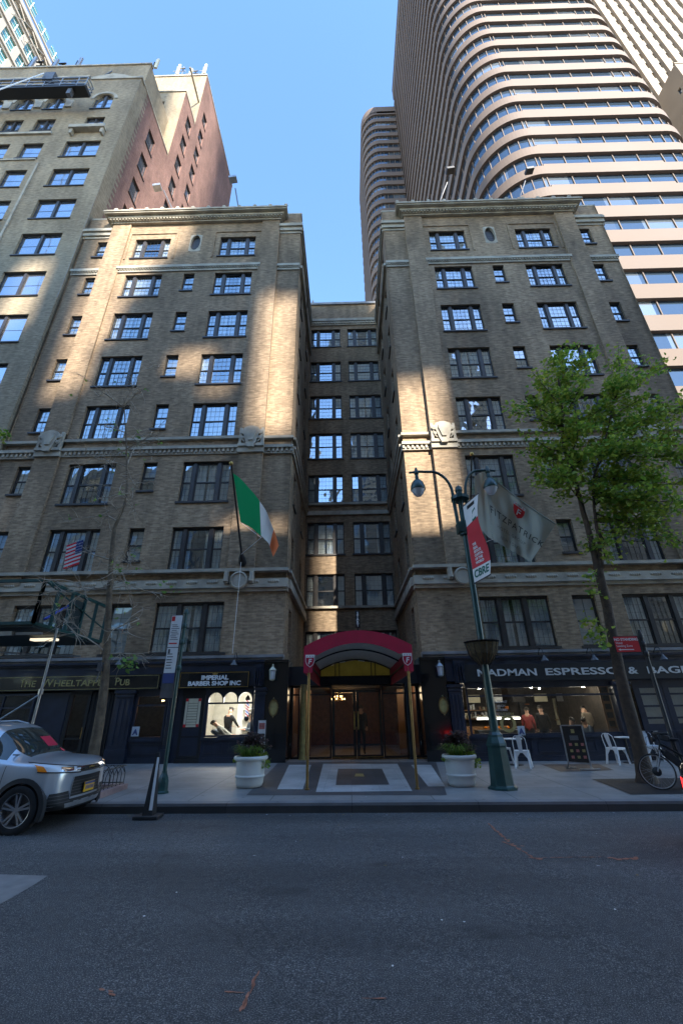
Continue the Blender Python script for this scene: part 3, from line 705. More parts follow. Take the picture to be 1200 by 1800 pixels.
# rooftop antennas
for i, (p, n) in enumerate((((-29.5, 18.4, 56.7), 5), ((-17.4, 18.5, 56.7), 1), ((-18.2, 25.1, 74.3), 5))):
    t = thing('antenna_mast', ['dark cluster of panel antennas on the roof edge above the work platform', 'single dark dish antenna at the corner of the penthouse roof', 'pale panel antennas on the highest rear roof of the left block'][i], 'antenna', p, 'rooftop antennas')
    a = MB(); b = MB(); r = random.Random(i)
    for k in range(n):
        x = p[0]+(k*1.15 if i == 0 else k*.75-.6 if i == 2 else 0); h = 1.6+r.random()*1.4
        if i == 2: x = p[0]-2.2+k*.85
        a.tube([(x, p[1], p[2]-.3), (x, p[1], p[2]+h)], .06, 6); a.tube([(x-.4, p[1], p[2]+h*.6), (x+.4, p[1], p[2]+h*.6)], .04, 5)
        if k % 2 == 0: b.box(x+.15, x+.42, p[1]-.1, p[1]+.05, p[2]+h*.3, p[2]+h+.5)
        else: a.lathe((x, p[1]-.1, p[2]+h*.7), [(.0, -.05), (.35, 0), (.38, .12)], 10, axis=(0,-1,.3))
    a.build('mast', MT['black' if i < 2 else 'steel'], t); b.build('panel', MT['steel' if i == 0 else 'cream_panel'], t)
# work platform hanging on the neighbour
wp = thing('work_platform', 'long dark suspended work platform with metal railing hanging high on the left block', 'work platform', (-22, 14.6, 42))
m_ = MB(); m_.box(-31, -18.9, 15.1, 15.8, 44.6, 44.8); m_.build('deck', MT['black'], wp)
m_ = MB()
for yy in (15.1, 15.8):
    for z_ in (44.9, 45.4, 45.9): m_.wbox((-31, yy, z_), (-18.9, yy, z_), .06, .06)
    k = -31
    while k <= -18.8: m_.wbox((k, yy, 44.7), (k, yy, 45.9), .05, .05); m_.wbox((k, yy, 44.9), (k+.6, yy, 45.4), .03, .03); k += 1.27
for z_ in (44.9, 45.4, 45.9): m_.wbox((-18.9, 15.1, z_), (-18.9, 15.8, z_), .06, .06)
m_.wbox((-18.9, 15.1, 44.9), (-18.9, 15.8, 45.9), .05, .05); m_.wbox((-18.9, 15.1, 44.7), (-18.9, 15.1, 45.9), .05, .05)
m_.build('railing', MT['steel'], wp)
m_ = MB(); m_.box(-22.4, -21.6, 15.0, 15.6, 45.6, 46.7); m_.tube([(-22, 15.3, 46), (-21.2, 17, 50), (-20.5, 18.3, 57)], .05, 6); m_.box(-20.2, -19.9, 15.2, 15.5, 45.9, 43.8); m_.build('hoist', MT['steel_dark'], wp)
rp = MB(); rp.tube([(-22.3, 14.9, 46.2), (-23.5, 10.5, 26), (-24.5, 8, 14)], .045, 6); tag(rp.build('rope', MT['white']), 'white rope hanging down from the suspended work platform', 'rope')

# ------------------------------------------------------------------ GLASS TOWER (right) with banded floors and round corners
tw = thing('office_tower', 'towering banded office block with rounded corners and ribbon windows behind the hotel', 'skyscraper', (33, 30, 0))
def ring(d, X0=19.0, Y0=30.0, X1=47.0, Yb=72.0, R=6.3, R1=4.2):
    X0 += d; Y0 += d; X1 -= d; R = max(R-d, .3); R1 = max(R1-d, .3)
    p = []
    k = 22
    p.append((X0, Yb))
    for i in range(k+1): a = pi+pi/2*i/k; p.append((X0+R+R*cos(a), Y0+R+R*sin(a)))
    for i in range(k//2+1): a = 1.5*pi+pi/2*i/(k//2); p.append((X1-R1+R1*cos(a), Y0+R1+R1*sin(a)))
    p.append((X1, Yb)); return p
def ring2(d, X0=8.0, Y0=72.0, X1=40.0, Yb=100.0, R=5.0):
    X0 += d; Y0 += d; R = R-d; p = [(X0, Yb)]; k = 14
    for i in range(k+1): a = pi+pi/2*i/k; p.append((X0+R+R*cos(a), Y0+R+R*sin(a)))
    p.append((X1, Y0)); return p
def strip(mb, p, z0, z1, mi=0):
    n = len(p); mb.add([(x, y, z0) for x, y in p]+[(x, y, z1) for x, y in p], [(i, i+1, n+i+1, n+i) for i in range(n-1)], mi)
def flat(mb, p, q, z, mi=0):
    n = len(p); mb.add([(x, y, z) for x, y in p]+[(x, y, z) for x, y in q], [(i, i+1, n+i+1, n+i) for i in range(n-1)], mi)
FLH = 4.42; sp = MB(); ft = MB()
zb0 = 65.5+1.7-FLH*12
for k in range(0, 43):
    z = zb0+k*FLH           # bottom of glass band k
    if z+FLH > 198 or z < 18: continue
    o, i_ = ring(0), ring(.45)
    zs_, zt = z+2.3, z+FLH-.42                       # spandrel from top of glass to bottom of next glass (on the curve)
    strip(sp, o, zs_, zt); flat(sp, o, i_, zs_); flat(sp, o, i_, zt)
    f = [(25.3, 30.0), (40.0, 30.0)]; g = [(25.3, 30.45), (40.0, 30.45)]
    strip(sp, [(25.3, 30.447), (25.3, 30.003), (40.0, 30.003), (40.0, 30.447)], zt-.05, zt+.36); flat(sp, f, g, zt+.36)
    gb = MB(); strip(gb, ring(.40), z-.36, zs_+.02); b_ = gb.build('window_band', MT['tower_glass'], tw)
    mm = MB(); pr = ring(.36)
    for j in range(1, len(pr)-1, 3): mm.box(pr[j][0]-.05, pr[j][0]+.05, pr[j][1]-.05, pr[j][1]+.05, z-.36, zs_)
    x = 25.4
    while x < 43: mm.box(x-.05, x+.05, 30.3, 30.42, z-.3, zs_); x += (3.05 if x < 39.5 else 1.5)
    y = 38
    while y < 71: mm.box(19.3, 19.42, y-.06, y+.06, z-.36, zs_); y += 3.1
    mm.build('mullion', MT['tower_stone'], b_)
    if z+FLH < 186 and z > 60:
        o, i_ = ring2(0), ring2(.5)
        strip(sp, o, zs_-.2, zt); flat(sp, o, i_, zs_-.2); flat(sp, o, i_, zt)
        gb = MB(); strip(gb, ring2(.45), z-.4, zs_); b_ = gb.build('wing_window_band', MT['tower_glass'], tw)
        mm = MB(); pr = ring2(.38)
        for j in range(1, len(pr)-1, 2): mm.box(pr[j][0]-.07, pr[j][0]+.07, pr[j][1]-.07, pr[j][1]+.07, z-.36, zs_)
        x = 14
        while x < 20: mm.box(x-.06, x+.06, 72.3, 72.43, z-.36, zs_); x += 1.6
        mm.build('mullion', MT['tower_stone'], b_)
sp.build('spandrel', MT['tower_stone'], tw)
c_ = MB(); p = ring(.9); strip(c_, p, 10, 194); flat(c_, p, [(33, 50)]*len(p), 194); p = ring2(.9); strip(c_, p, 10, 182); flat(c_, p, [(25, 90)]*len(p), 182)
o = ring(0); strip(c_, o, 190, 196, 1); flat(c_, o, [(33, 50)]*len(o), 196, 1); o = ring2(0); strip(c_, o, 180.5, 184.7, 1); flat(c_, o, [(25, 90)]*len(o), 184.7, 1)
c_.build('core', [MT['black'], MT['tower_stone']], tw)

# ------------------------------------------------------------------ far right tower with vertical piers, and the block in front of it
ft_ = thing('pier_tower', 'cream stone tower with tall vertical piers in the top right corner', 'skyscraper', (83, 48, 0))
pm = MB(); YT = 48
for k in range(-4, 9):
    x = 1.612*YT+k*3.18
    pm.box(x-.85, x+.85, YT-.9, YT+.3, 0, 210)
    for j in range(24, 40):
        z = CAMZ+2.72*YT+(j-30)*4.85
        if z > 178: pm.box(x-.86, x-.7, YT-.95, YT, z, z+.1)
        pm.box(x+.85, x+2.33, YT-.35, YT+.3, z+2.3, z+4.85-.25); pm.box(x+1.45, x+1.72, YT-.36, YT, z, z+2.3)
pm.quad((40, YT+.25, 0), (120, YT+.25, 0), (120, YT+.25, 215), (40, YT+.25, 215)); pm.box(1.7*YT, 1.79*YT, YT-5, YT, 178, 215)
pm.build('pier', MT['cream_stone'], ft_)
for k in range(-4, 9):
    for j in range(25, 40):
        if len([c for c in ft_.children if c.name.startswith('window')]) >= 98: break
        x = 1.612*YT+k*3.18+.85; z = CAMZ+2.72*YT+(j-30)*4.85
        if not (1.5 < (x/YT) < 2.05 and 2.6 < (z/YT) < 3.8): continue
        g = MB(); g.quad((x, YT+.1, z), (x+1.48, YT+.1, z), (x+1.48, YT+.1, z+2.35), (x, YT+.1, z+2.35)); g.build('window', MT['plain_glass'], ft_)
ob = thing('corner_block', 'plain tan block with shaded side behind the banded office tower at the right edge', 'building', (63.4, 38, 0))
m_ = MB(); wall(m_, 'x', 63.4, 38, 48, 0, 110.9, [(39.3, 39.9, 104, 105.5), (39.3, 39.9, 100.6, 102)], s=-1); wall(m_, 'y', 38, 63.4, 95, 0, 110.9, [])
m_.quad((63.4, 38, 110.9), (95, 38, 110.9), (95, 47, 110.9), (63.4, 47, 110.9)); m_.box(63.3, 95, 37.9, 38.3, 110.9, 111.2); m_.build('wall', MT['cream_stone'], ob)
m_ = MB(); m_.quad((63.7, 39.3, 104), (63.7, 39.9, 104), (63.7, 39.9, 105.5), (63.7, 39.3, 105.5)); m_.build('window', MT['plain_glass'], ob)
m_ = MB(); m_.quad((63.7, 39.3, 100.6), (63.7, 39.9, 100.6), (63.7, 39.9, 102), (63.7, 39.3, 102)); m_.build('window', MT['plain_glass'], ob)

# ------------------------------------------------------------------ pale tower top left
pt = thing('pale_tower', 'pale stone tower with teal windows in the top left corner', 'skyscraper', (-75, 45, 0))
XP = -75; hs = []
for r_ in range(-4, 4):
    for c in range(-6, 6):
        y0 = 39.75+c*4.5; z1 = 144.8+r_*6.4; hs.append((y0, y0+3.3, z1-4.2, z1))
m_ = MB(); wall(m_, 'x', XP, 28, 64, 60, 155.6, hs, depth=.5, s=1); wall(m_, 'y', 28, -110, XP, 60, 155.6, [])
m_.quad((XP, 28, 155.6), (XP, 64, 155.6), (-110, 64, 155.6), (-110, 28, 155.6)); m_.quad((XP, 64, 60), (-110, 64, 60), (-110, 64, 155.6), (XP, 64, 155.6))
for r_ in range(-4, 4): m_.box(XP, XP+.35, 28, 64, 140.0+r_*6.4-.8, 140.0+r_*6.4-.25)
m_.box(XP-.3, XP+1.0, 28, 64, 154.4, 155.8)
for c in range(0, 8):
    y0 = 39+c*4.5; m_.tube([(XP+.6, y0, 148.5), (XP+1.6, y0+2, 151), (XP+.8, y0+4, 154)], .1, 5); m_.tube([(XP+1.6, y0+2, 151), (XP+.8, y0, 154)], .1, 5)
m_.build('wall', MT['pink_stone'], pt)
for a, b, z0, z1 in hs:
    if a < 33: continue
    g = MB(); g.quad((XP-.4, a, z0), (XP-.4, b, z0), (XP-.4, b, z1), (XP-.4, a, z1)); w_ = g.build('window', MT['teal_glass'], pt)
    g = MB(); g.box(XP-.42, XP-.3, (a+b)/2-.08, (a+b)/2+.08, z0, z1); g.box(XP-.42, XP-.28, a, b, z0+1.3, z0+1.42); g.box(XP-.42, XP-.28, a, b, z0+2.9, z0+3.02); g.build('mullion', MT['white'], w_)

# ------------------------------------------------------------------ buildings across the street (behind the camera): they shade and are mirrored, with sun blockers added further back
TA = math.tan(rad(SUN_AZ))
def across(name, label, x0, x1, y0, y1, h, holes=(), m_='across_brick', fh_=3.5, bay=3.2, ww=1.6):
    """front at y=y0 (facing +y); side walls run along the sun's azimuth"""
    t = thing(name, label, 'building', ((x0+x1)/2, y0, 0)); D = y0-y1
    b = MB()
    def X(x, y): return x+(y0-y)*TA
    def face(xa, xb, za, zb):
        b.quad((xb, y0, za), (xa, y0, za), (xa, y0, zb), (xb, y0, zb)); b.quad((X(xa,y1), y1, za), (X(xb,y1), y1, za), (X(xb,y1), y1, zb), (X(xa,y1), y1, zb))
        for x in (xa, xb): b.quad((x, y0, za), (X(x,y1), y1, za), (X(x,y1), y1, zb), (x, y0, zb))
        for z in (za, zb): b.quad((xa, y0, z), (xb, y0, z), (X(xb,y1), y1, z), (X(xa,y1), y1, z))
    xs = sorted({x0, x1, *[q for h_ in holes for q in h_[:2]]})
    for i in range(len(xs)-1):
        xa, xb = xs[i], xs[i+1]; hh = [h_ for h_ in holes if h_[0] <= (xa+xb)/2 <= h_[1]]
        z = 0
        for h_ in sorted(hh, key=lambda q: q[2]): face(xa, xb, z, h_[2]); z = h_[3]
        if z < h: face(xa, xb, z, h)
    b.build('wall', MT[m_], t)
    g = MB(); n = 0
    z = 4.5
    while z+2.4 < h:
        x = x0+.9
        while x+ww < x1-.5:
            if not any(h_[0]-.3 < x+ww and h_[1]+.3 > x and h_[2]-.3 < z+2 and h_[3]+.3 > z for h_ in holes): g.quad((x+ww, y0+.03, z), (x, y0+.03, z), (x, y0+.03, z+2), (x+ww, y0+.03, z+2)); n += 1
            x += bay
        z += fh_
    tag(g.build('window', MT['across_glass'], t), kind='stuff')
    return t
# ------------------------------------------------------------------ across-the-street row, then unseen blocks added to shape the sun
YA = -9.0
def fx(x, y=YF): return x+(y-YA)*TA            # facade x -> x in the plane of the opposite fronts along the sun's azimuth
RISE = math.tan(rad(SUN_EL))/cos(rad(SUN_AZ))
def fz(z, y=YF): return z+(y-YA)*RISE
across('opposite_row', 'low row of masonry buildings right across the street, behind the viewer', -70, 60, YA, -22, 28.5)
YB2 = -60.0
def fx(x, y=YF): return x+(y-YB2)*TA
def fz(z, y=YF): return z+(y-YB2)*RISE
G1 = (fx(-14.9), fx(-13.4)); G2 = (fx(-4.3), fx(-2.4)); G3 = (fx(2.0), fx(4.7))  # openings in the added blocks, set by where sun patches land on the facade
across('sun_blocker_left', 'unseen tall masonry mass added behind the viewer to block the sun, left of the slit', -2, G1[0], YB2, -66, 128, holes=[(fx(-19.2), fx(-17.6), fz(21), fz(31))])  # added sun blocker; its hole lets a sun patch onto the neighbour's front
across('sun_blocker_stepped', 'unseen tallest masonry mass added behind the viewer, its stepped slit and holes shaped to pass sun patches', G1[0]+.02, 30, YB2, -64, 165, holes=[(G1[0]+.021, G1[1], fz(16.5), 165), (G1[1], fx(-12.5), fz(20), 165), (fx(-12.5), fx(-11.6), fz(23.5), 165), (fx(-11.6), fx(-10.7), fz(26), 165), (fx(-10.7), fx(-9.6), fz(27.5), 165), (fx(-8.9), fx(-6.9), fz(17.8), fz(22.0)), (fx(-8.9), fx(-6.9), fz(7.6), fz(10.6)), (fx(-6.9), 29.95, fz(16.5), fz(20.2))])  # added sun blocker; stepped slit and holes shape the left wing's sun patches
across('sun_blocker_holed', 'unseen masonry mass added behind the viewer to block the sun, with holes that pass sun patches', 30.02, 42, YB2, -63, fz(38.5),
       holes=[(G2[0], G2[1], fz(14.0), fz(25.5)), (G2[0]-1.0, G2[1]-.2, fz(7.5), fz(11.2)), (G3[0], G3[1], fz(6), fz(19))])  # added sun blocker; holes cut to drop sun patches beside the court
across('sun_blocker_wide', 'unseen wide masonry mass added behind the viewer at the right to block the sun', 42.02, 100, YB2, -70, fz(32.5))  # added sun blocker keeping the right wing in shade
# ------------------------------------------------------------------ ground
def sheet(name, pts, m_, zf, off=0, kind='structure', parent=None, n=24):
    """pts: 4 corners (x,y) subdivided so the sheet follows the slope"""
    mb = MB(); vs = []
    (a, b, c, d) = [Vector((*p, 0)) for p in pts]
    for i in range(n+1):
        for j in range(n+1):
            p = (a*(1-i/n)+b*(i/n))*(1-j/n)+(d*(1-i/n)+c*(i/n))*(j/n); vs.append((p.x, p.y, zf(p.x, p.y)+off))
    fs = [(i*(n+1)+j, (i+1)*(n+1)+j, (i+1)*(n+1)+j+1, i*(n+1)+j+1) for i in range(n) for j in range(n)]
    mb.add(vs, fs); o = mb.build(name, m_, parent)
    if kind and not parent: o['kind'] = kind
    return o
g = MB(); g.quad((-600,-600,-1.2),(600,-600,-1.2),(600,600,-1.2),(-600,600,-1.2)); g.build('ground', MT['pavement'], kind='structure')
road = sheet('road', [(-90,-9.2),(90,-9.2),(90,9.72),(-90,9.72)], MT['asphalt'], rz, n=40)
walk = sheet('pavement', [(-90,9.98),(90,9.98),(90,24),(-90,24)], MT['pavement'], sz, n=40)
kb = MB()
for i in range(60):
    xa, xb = -90+3*i, -87+3*i
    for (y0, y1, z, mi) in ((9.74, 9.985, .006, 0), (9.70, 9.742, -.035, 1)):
        za, zb = sz(xa, 9.85)+z, sz(xb, 9.85)+z
        kb.add([(xa,y0,za-.3),(xb,y0,zb-.3),(xb,y1,zb-.3),(xa,y1,za-.3),(xa,y0,za),(xb,y0,zb),(xb,y1,zb),(xa,y1,za)], [(4,5,6,7),(0,1,5,4),(2,3,7,6)], mi)
kb.build('kerb', [MT['kerb_stone'], MT['kerb_dark']], kind='structure')
def gpoly(name, pxs, m_, off=.004, parent=None, road_=False, kind='structure'):
    P = [atg(*p, road=road_) for p in pxs]
    mb = MB(); mb.add([(p.x, p.y, (rz if road_ else sz)(p.x, p.y)+off) for p in P], [tuple(range(len(P)))])
    o = mb.build(name, m_, parent)
    if kind: o['kind'] = kind
    return o
ZB = 0
gpoly('stone_paving', [(433,1398),(785,1398),(766,1340),(490,1340)], MT['dark_granite'], .004)
for q in ([(487,1388),(532,1388),(547,1345),(508,1345)], [(555,1393),(724,1391),(698,1343),(568,1343)], [(752,1383),(782,1383),(757,1345),(722,1345)]):
    gpoly('stone_paving', q, MT['light_granite'], .008)
gpoly('stone_paving', [(590,1381),(684,1380),(671,1352),(594,1352)], MT['dark_granite'], .012)
gpoly('stone_paving', [(623,1366),(640,1366),(638,1361),(625,1361)], MT['dull_gold'], .016)
# road repair patch and utility paint marks
gpoly('road_patch', [(-60,1536),(84,1540),(60,1556),(12,1584),(-60,1620)], MT['patch'], .004, road_=True)
def sprays(pts, w=.03, r=random.Random(3)):
    mb = MB(); P = [atg(*p, road=True) for p in pts]
    for a, b in zip(P, P[1:]):
        n = max(3, int((b-a).length/.03)); d = (b-a).normalized(); s = Vector((-d.y, d.x, 0))
        for i in range(n):
            if r.random() < .35: continue
            c = a+(b-a)*(i/n)+s*(r.random()-.5)*w*1.2; l = .02+.03*r.random(); ww = w*(.25+.6*r.random())
            q = [c-d*l-s*ww*.5, c-s*ww, c+d*l-s*ww*.3, c+d*l+s*ww*.5, c+s*ww*.8, c-d*l+s*ww*.4]
            mb.add([(v.x, v.y, rz(v.x, v.y)+.0045) for v in q], [tuple(range(6))])
    return mb
SPR = [([(858,1448),(880,1468),(905,1488),(940,1510)], .03), ([(880,1480),(900,1486),(922,1488)], .05), ([(932,1509),(952,1510)], .06), ([(952,1508),(1058,1507)], .012),
       ([(1062,1506),(1090,1512),(1122,1508)], .05), ([(824,1412),(842,1428)], .012), ([(452,1712),(436,1752),(422,1786)], .02), ([(388,1742),(438,1745)], .02),
       ([(638,1755),(680,1756)], .012), ([(180,1740),(206,1750)], .02), ([(338,1424),(355,1425)], .04)]
for i, (p, w) in enumerate(SPR): sprays(p, w, random.Random(i)).build('paint_mark', MT['spray_orange'], kind='structure')
lit = MB(); r = random.Random(5)
for p in ((776,1619),(815,1622),(707,1508),(253,1612),(7,1470),(1170,1410),(310,1570),(690,1700),(1080,1600),(520,1480)):
    q = atg(*p, road=True); k = [(q.x+.010*cos(a)*(.6+r.random()), q.y+.010*sin(a)*(.6+r.random()), rz(q.x,q.y)+.008) for a in (0,1.3,2.5,3.7,5)]
    lit.add(k, [(0,1,2,3,4)])
lit.build('paint_speck', MT['white'], kind='structure')
# cellar hatch and tree grate
gpoly('cellar_hatch', [(950,1344),(1050,1343),(1078,1354),(985,1357)], MT['hatch_steel'], .006, kind=None)
tag(bpy.data.objects['cellar_hatch'], 'dark steel cellar hatch set flush in the pavement under the menu board', 'hatch')
gpoly('tree_grate', [(1040,1370),(1195,1368),(1200,1396),(1108,1397)], MT['grate_mat'], .007, kind=None)
tag(bpy.data.objects['tree_grate'], 'dark iron grate around the foot of the leafy tree', 'tree grate')

# ------------------------------------------------------------------ shopfronts (real depth: front plane YS, glass behind it, rooms behind that)
YS = 16.42; YG = 16.62
def S(px, py, y=YS): v = at(px, py, y); return v.x, v.z
def zc(x): return sz(x, YS)
def pilaster(parent, x0, x1, z0, z1, m_='navy', y=YS-.12):
    b = MB(); b.box(x0, x1, y, YG, z0, z1)
    b.box(x0-.04, x1+.04, y-.04, YG-.01, z0-.05, z0+.42); b.box(x0-.03, x1+.03, y-.03, YG-.01, z1-.22, z1-.16); b.box(x0-.05, x1+.05, y-.05, YG-.01, z1-.10, z1+.001)
    n = 3; w = (x1-x0)/(n*2+1)
    for i in range(n): b.box(x0+w*(2*i+1), x0+w*(2*i+2), y-.018, y+.01, z0+.55, z1-.32)
    return b.build('pilaster', MT[m_], parent, bevel=.006)
def console(parent, x0, x1, z0, z1, m_='navy'):
    b = MB(); n = 9; pr = []
    for i in range(n+1): t = i/n; pr.append((YS-.16-.14*(t**1.5)-.03*sin(t*2*pi*1.5), z0+(z1-z0)*t))
    k = len(pr); vs = [(x0, y, z) for y, z in pr]+[(x1, y, z) for y, z in pr]+[(x0, YG, z) for y, z in pr]+[(x1, YG, z) for y, z in pr]
    fs = [(i, k+i, k+i+1, i+1) for i in range(k-1)]+[(2*k+i, i, i+1, 2*k+i+1) for i in range(k-1)]+[(k+i, 3*k+i, 3*k+i+1, k+i+1) for i in range(k-1)]+[(k-1, 2*k-1, 4*k-1, 3*k-1)]
    b.add(vs, fs)
    for q in (.25, .5, .75): b.box(x0+(x1-x0)*q-.012, x0+(x1-x0)*q+.012, YS-.3, YS-.17, z0+.05, z1-.05)
    return b.build('bracket', MT[m_], parent, smooth=35)
def framed(parent, name, x0, x1, z0, z1, fw=.06, y=YS, glass_='shop_glass', m_='navy', bars=(), cols=(), depth=.08):
    f = MB(); f.box(x0, x0+fw, y, y+depth, z0, z1); f.box(x1-fw, x1, y, y+depth, z0, z1); f.box(x0+fw, x1-fw, y+.002, y+depth-.002, z0, z0+fw); f.box(x0+fw, x1-fw, y+.002, y+depth-.002, z1-fw, z1)
    for z in bars: f.box(x0+fw, x1-fw, y+.004, y+depth-.004, z-.03, z+.03)
    for x in cols: f.box(x-.025, x+.025, y+.006, y+depth-.006, z0+fw, z1-fw)
    o = f.build(name, MT[m_], parent)
    g_ = MB(); g_.quad((x0+fw*.5, y+.04, z0+.02), (x1-fw*.5, y+.04, z0+.02), (x1-fw*.5, y+.04, z1-.02), (x0+fw*.5, y+.04, z1-.02)); g_.build('pane', MT[glass_], o)
    return o
def panel(parent, x0, x1, z0, z1, m_='navy', n=1, y=YS):
    b = MB(); b.box(x0, x1, y, YG, z0, z1); w = (x1-x0)/n
    b.box(x0-.02, x1+.02, y-.05, y+.02, z1-.06, z1+.02); b.box(x0-.01, x1+.01, y-.03, y+.01, z0-.03, z0+.16)
    for i in range(n):
        a, c = x0+w*i+.1, x0+w*(i+1)-.1
        if c-a > .1 and z1-z0 > .5:
            zz0, zz1 = z0+.26, z1-.14
            for q in ((a, c, zz0, zz0+.025), (a, c, zz1-.025, zz1), (a, a+.025, zz0+.026, zz1-.026), (c-.025, c, zz0+.026, zz1-.026)): b.box(q[0], q[1], y-.02, y+.01, q[2], q[3])
    return b.build('stall_riser', MT[m_], parent)
def room(parent, x0, x1, z0, z1, y0, y1, mats):
    b = MB(); mw_, mf_, mc_ = mats
    b.quad((x0,y1,z0),(x1,y1,z0),(x1,y1,z1),(x0,y1,z1),0); b.quad((x0,y0,z0),(x0,y1,z0),(x0,y1,z1),(x0,y0,z1),0); b.quad((x1,y0,z0),(x1,y0,z1),(x1,y1,z1),(x1,y1,z0),0)
    b.quad((x0,y0,z0),(x1,y0,z0),(x1,y1,z0),(x0,y1,z0),1); b.quad((x0,y0,z1),(x0,y1,z1),(x1,y1,z1),(x1,y0,z1),2)
    return b.build('interior', [MT[mw_], MT[mf_], MT[mc_]], parent)
def spot(parent, x, y, z, r=.05, es=30, col=(1,.82,.55), power=0, size=.3):
    b = MB(); b.lathe((x, y, z), [(r*.8, -.012), (r, -.01), (r, .02)], 10); nm = 'spot%d' % int(es)
    if nm not in MT: mat(nm, (.9,.85,.7), .5, var=0, emit=col, es=es)
    o = b.build('ceiling_light', MT[nm], parent)
    if power:
        l = bpy.data.lights.new('ceiling_lamp', 'POINT'); l.energy = power; l.color = col; l.shadow_soft_size = size
        lo = bpy.data.objects.new('ceiling_lamp', l); COL.objects.link(lo); lo.parent = parent
        off = Vector((0,0,0)); q = parent
        while q: off += q.location; q = q.parent
        lo.location = Vector((x, y, z-.25))-off
    return o
mat('room_cream', (.55,.53,.46), .8, var=.1); mat('room_dark', (.05,.04,.032), .9, var=.4); mat('room_floor', (.10,.06,.035), .5, var=.3)
mat('room_orange', (.13,.055,.028), .7, var=.3); mat('wood', (.22,.11,.045), .5, var=.35, scale=2); mat('menu_dark', (.02,.016,.014), .5, var=.3)
mat('ceil_dark', (.05,.045,.04), .9, var=.1)
# fascia runs: boards above all the shops
def zline(x): return 3.46
def fascia(parent, x0, x1, z0=2.98, z1=3.455, m_='navy', y=YS-.1):
    b = MB(); b.box(x0, x1, y, YG+.05, z0, z1); b.box(x0, x1, y-.10, y+.01, z1-.07, z1-.002); b.box(x0, x1, y-.05, y+.01, z1-.13, z1-.071); b.box(x0, x1, y-.045, y+.01, z0-.0, z0+.05)
    return b.build('fascia', MT[m_], parent)
xL = S(0,1200)[0]-3.0; xa = S(290,1200)[0]; xb = S(314,1200)[0]; xc = S(444,1200)[0]; xd = S(464,1200)[0]; xe = CX-2.62
# ---- pub
pub = thing('pub_shopfront', 'dark navy pub front with gilt lettered signboard, left of the barber shop', 'shopfront', (-8, YS, 0))
fascia(pub, xL, xb-.02, 2.60, 3.455)
sb = MB(); zt, zb_ = S(200,1187)[1], S(200,1213)[1]
sb.box(xL+.3, xa-.12, YS-.16, YS-.08, zb_, zt); so_ = sb.build('signboard', MT['black_gloss'], pub)
gb = MB()
for q in ((xL+.35, xa-.17, zb_+.03, zb_+.045), (xL+.35, xa-.17, zt-.045, zt-.03), (xa-.185, xa-.17, zb_+.046, zt-.046)): gb.box(q[0], q[1], YS-.168, YS-.159, q[2], q[3])
gb.build('gilt_border', MT['dull_gold'], so_)
x0, x1 = S(43,1200)[0], S(232,1200)[0]; zz = (zt+zb_)/2
for wd, pa_, pb_ in (('T',43,50),('HE',51,69),('W',79,100),('HEELTAPPER',101,195),('P',207,214),('UB',215,232)):
    x0, x1 = S(pa_,1200)[0], S(pb_,1200)[0]; cap = len(wd) == 1
    text(wd, .36 if cap else .29, MT['dull_gold'], so_, ((x0+x1)/2, YS-.17, zz+(.01 if cap else -.018)), fit=x1-x0, bold=.004)
panel(pub, xL, S(110,1300)[0], 0.05, 2.6, n=4)
framed(pub, 'shop_window', xL+.5, S(62,1240)[0], .9, 2.45, y=YS-.1, bars=(2.0,), cols=(xL+2, xL+3.4), glass_='door_glass')
dx0, dx1 = S(112,1280)[0], S(150,1280)[0]
dr = framed(pub, 'door', dx0, dx1, sz(dx0,YS)+.02, 2.5, fw=.11, y=YS-.02, bars=(1.0,), glass_='door_glass', m_='black')
h_ = MB(); h_.tube([(dx1-.06, YS-.08, 1.0), (dx1-.06, YS-.08, 1.35)], .015, 6); h_.build('handle', MT['brass'], dr)
panel(pub, dx1+.02, S(190,1280)[0], .05, 2.6, 'black')
p0, p1 = S(197,1280)[0], S(229,1280)[0]; pilaster(pub, p0, p1, sz(p0,YS), 2.5)
w0, w1 = S(236,1260)[0], S(291,1260)[0]; zs0 = S(260,1300)[1]; zw1 = S(260,1221)[1]
panel(pub, p1+.03, w1+.02, sz(p1,YS), zs0, n=1)
w_ = framed(pub, 'shop_window', w0, w1, zs0+.02, zw1, y=YS-.02, bars=((S(260,1240)[1]),), glass_='door_glass')
hd_ = MB(); hd_.box(dx1+.02, w0-.24, YS+.03, YG+.02, .05, 2.6); hd_.build('infill', MT['navy'], pub); panel(pub, w0-.25, w0-.005, zs0+.02, 2.58); panel(pub, w1+.0, xb-.02, sz(xa,YS), 2.6)
pilaster(pub, S(291,1280)[0]+.02, xb-.03, sz(xa,YS), 2.52)
hd_ = MB(); hd_.box(xL, xb-.04, YS+.0, YG+.28, 2.47, 2.62); hd_.box(w0-.25, xb-.04, YS-.01, YS+.2, zw1-.01, 2.62); hd_.build('window_head', MT['navy'], pub)
room(pub, xL+.1, xb-.05, .05, 2.58, YG+.3, YG+4, ('room_dark','room_floor','ceil_dark'))
spot(pub, (w0+w1)/2-.3, YG+1.5, 2.2, .05, 8, (1,.6,.3), power=4); spot(pub, -13.5, YG+2, 2.5, .05, 20)
x, z = S(241,1276); cb = MB(); cb.box(x-.13, x+.13, YS-.05, YS-.035, z-.32, z-.02); tg = cb.build('grade_card', MT['lens'], pub); text('A', .24, MT['plate_blue'], tg, (x, YS-.056, z-.2), bold=.01)
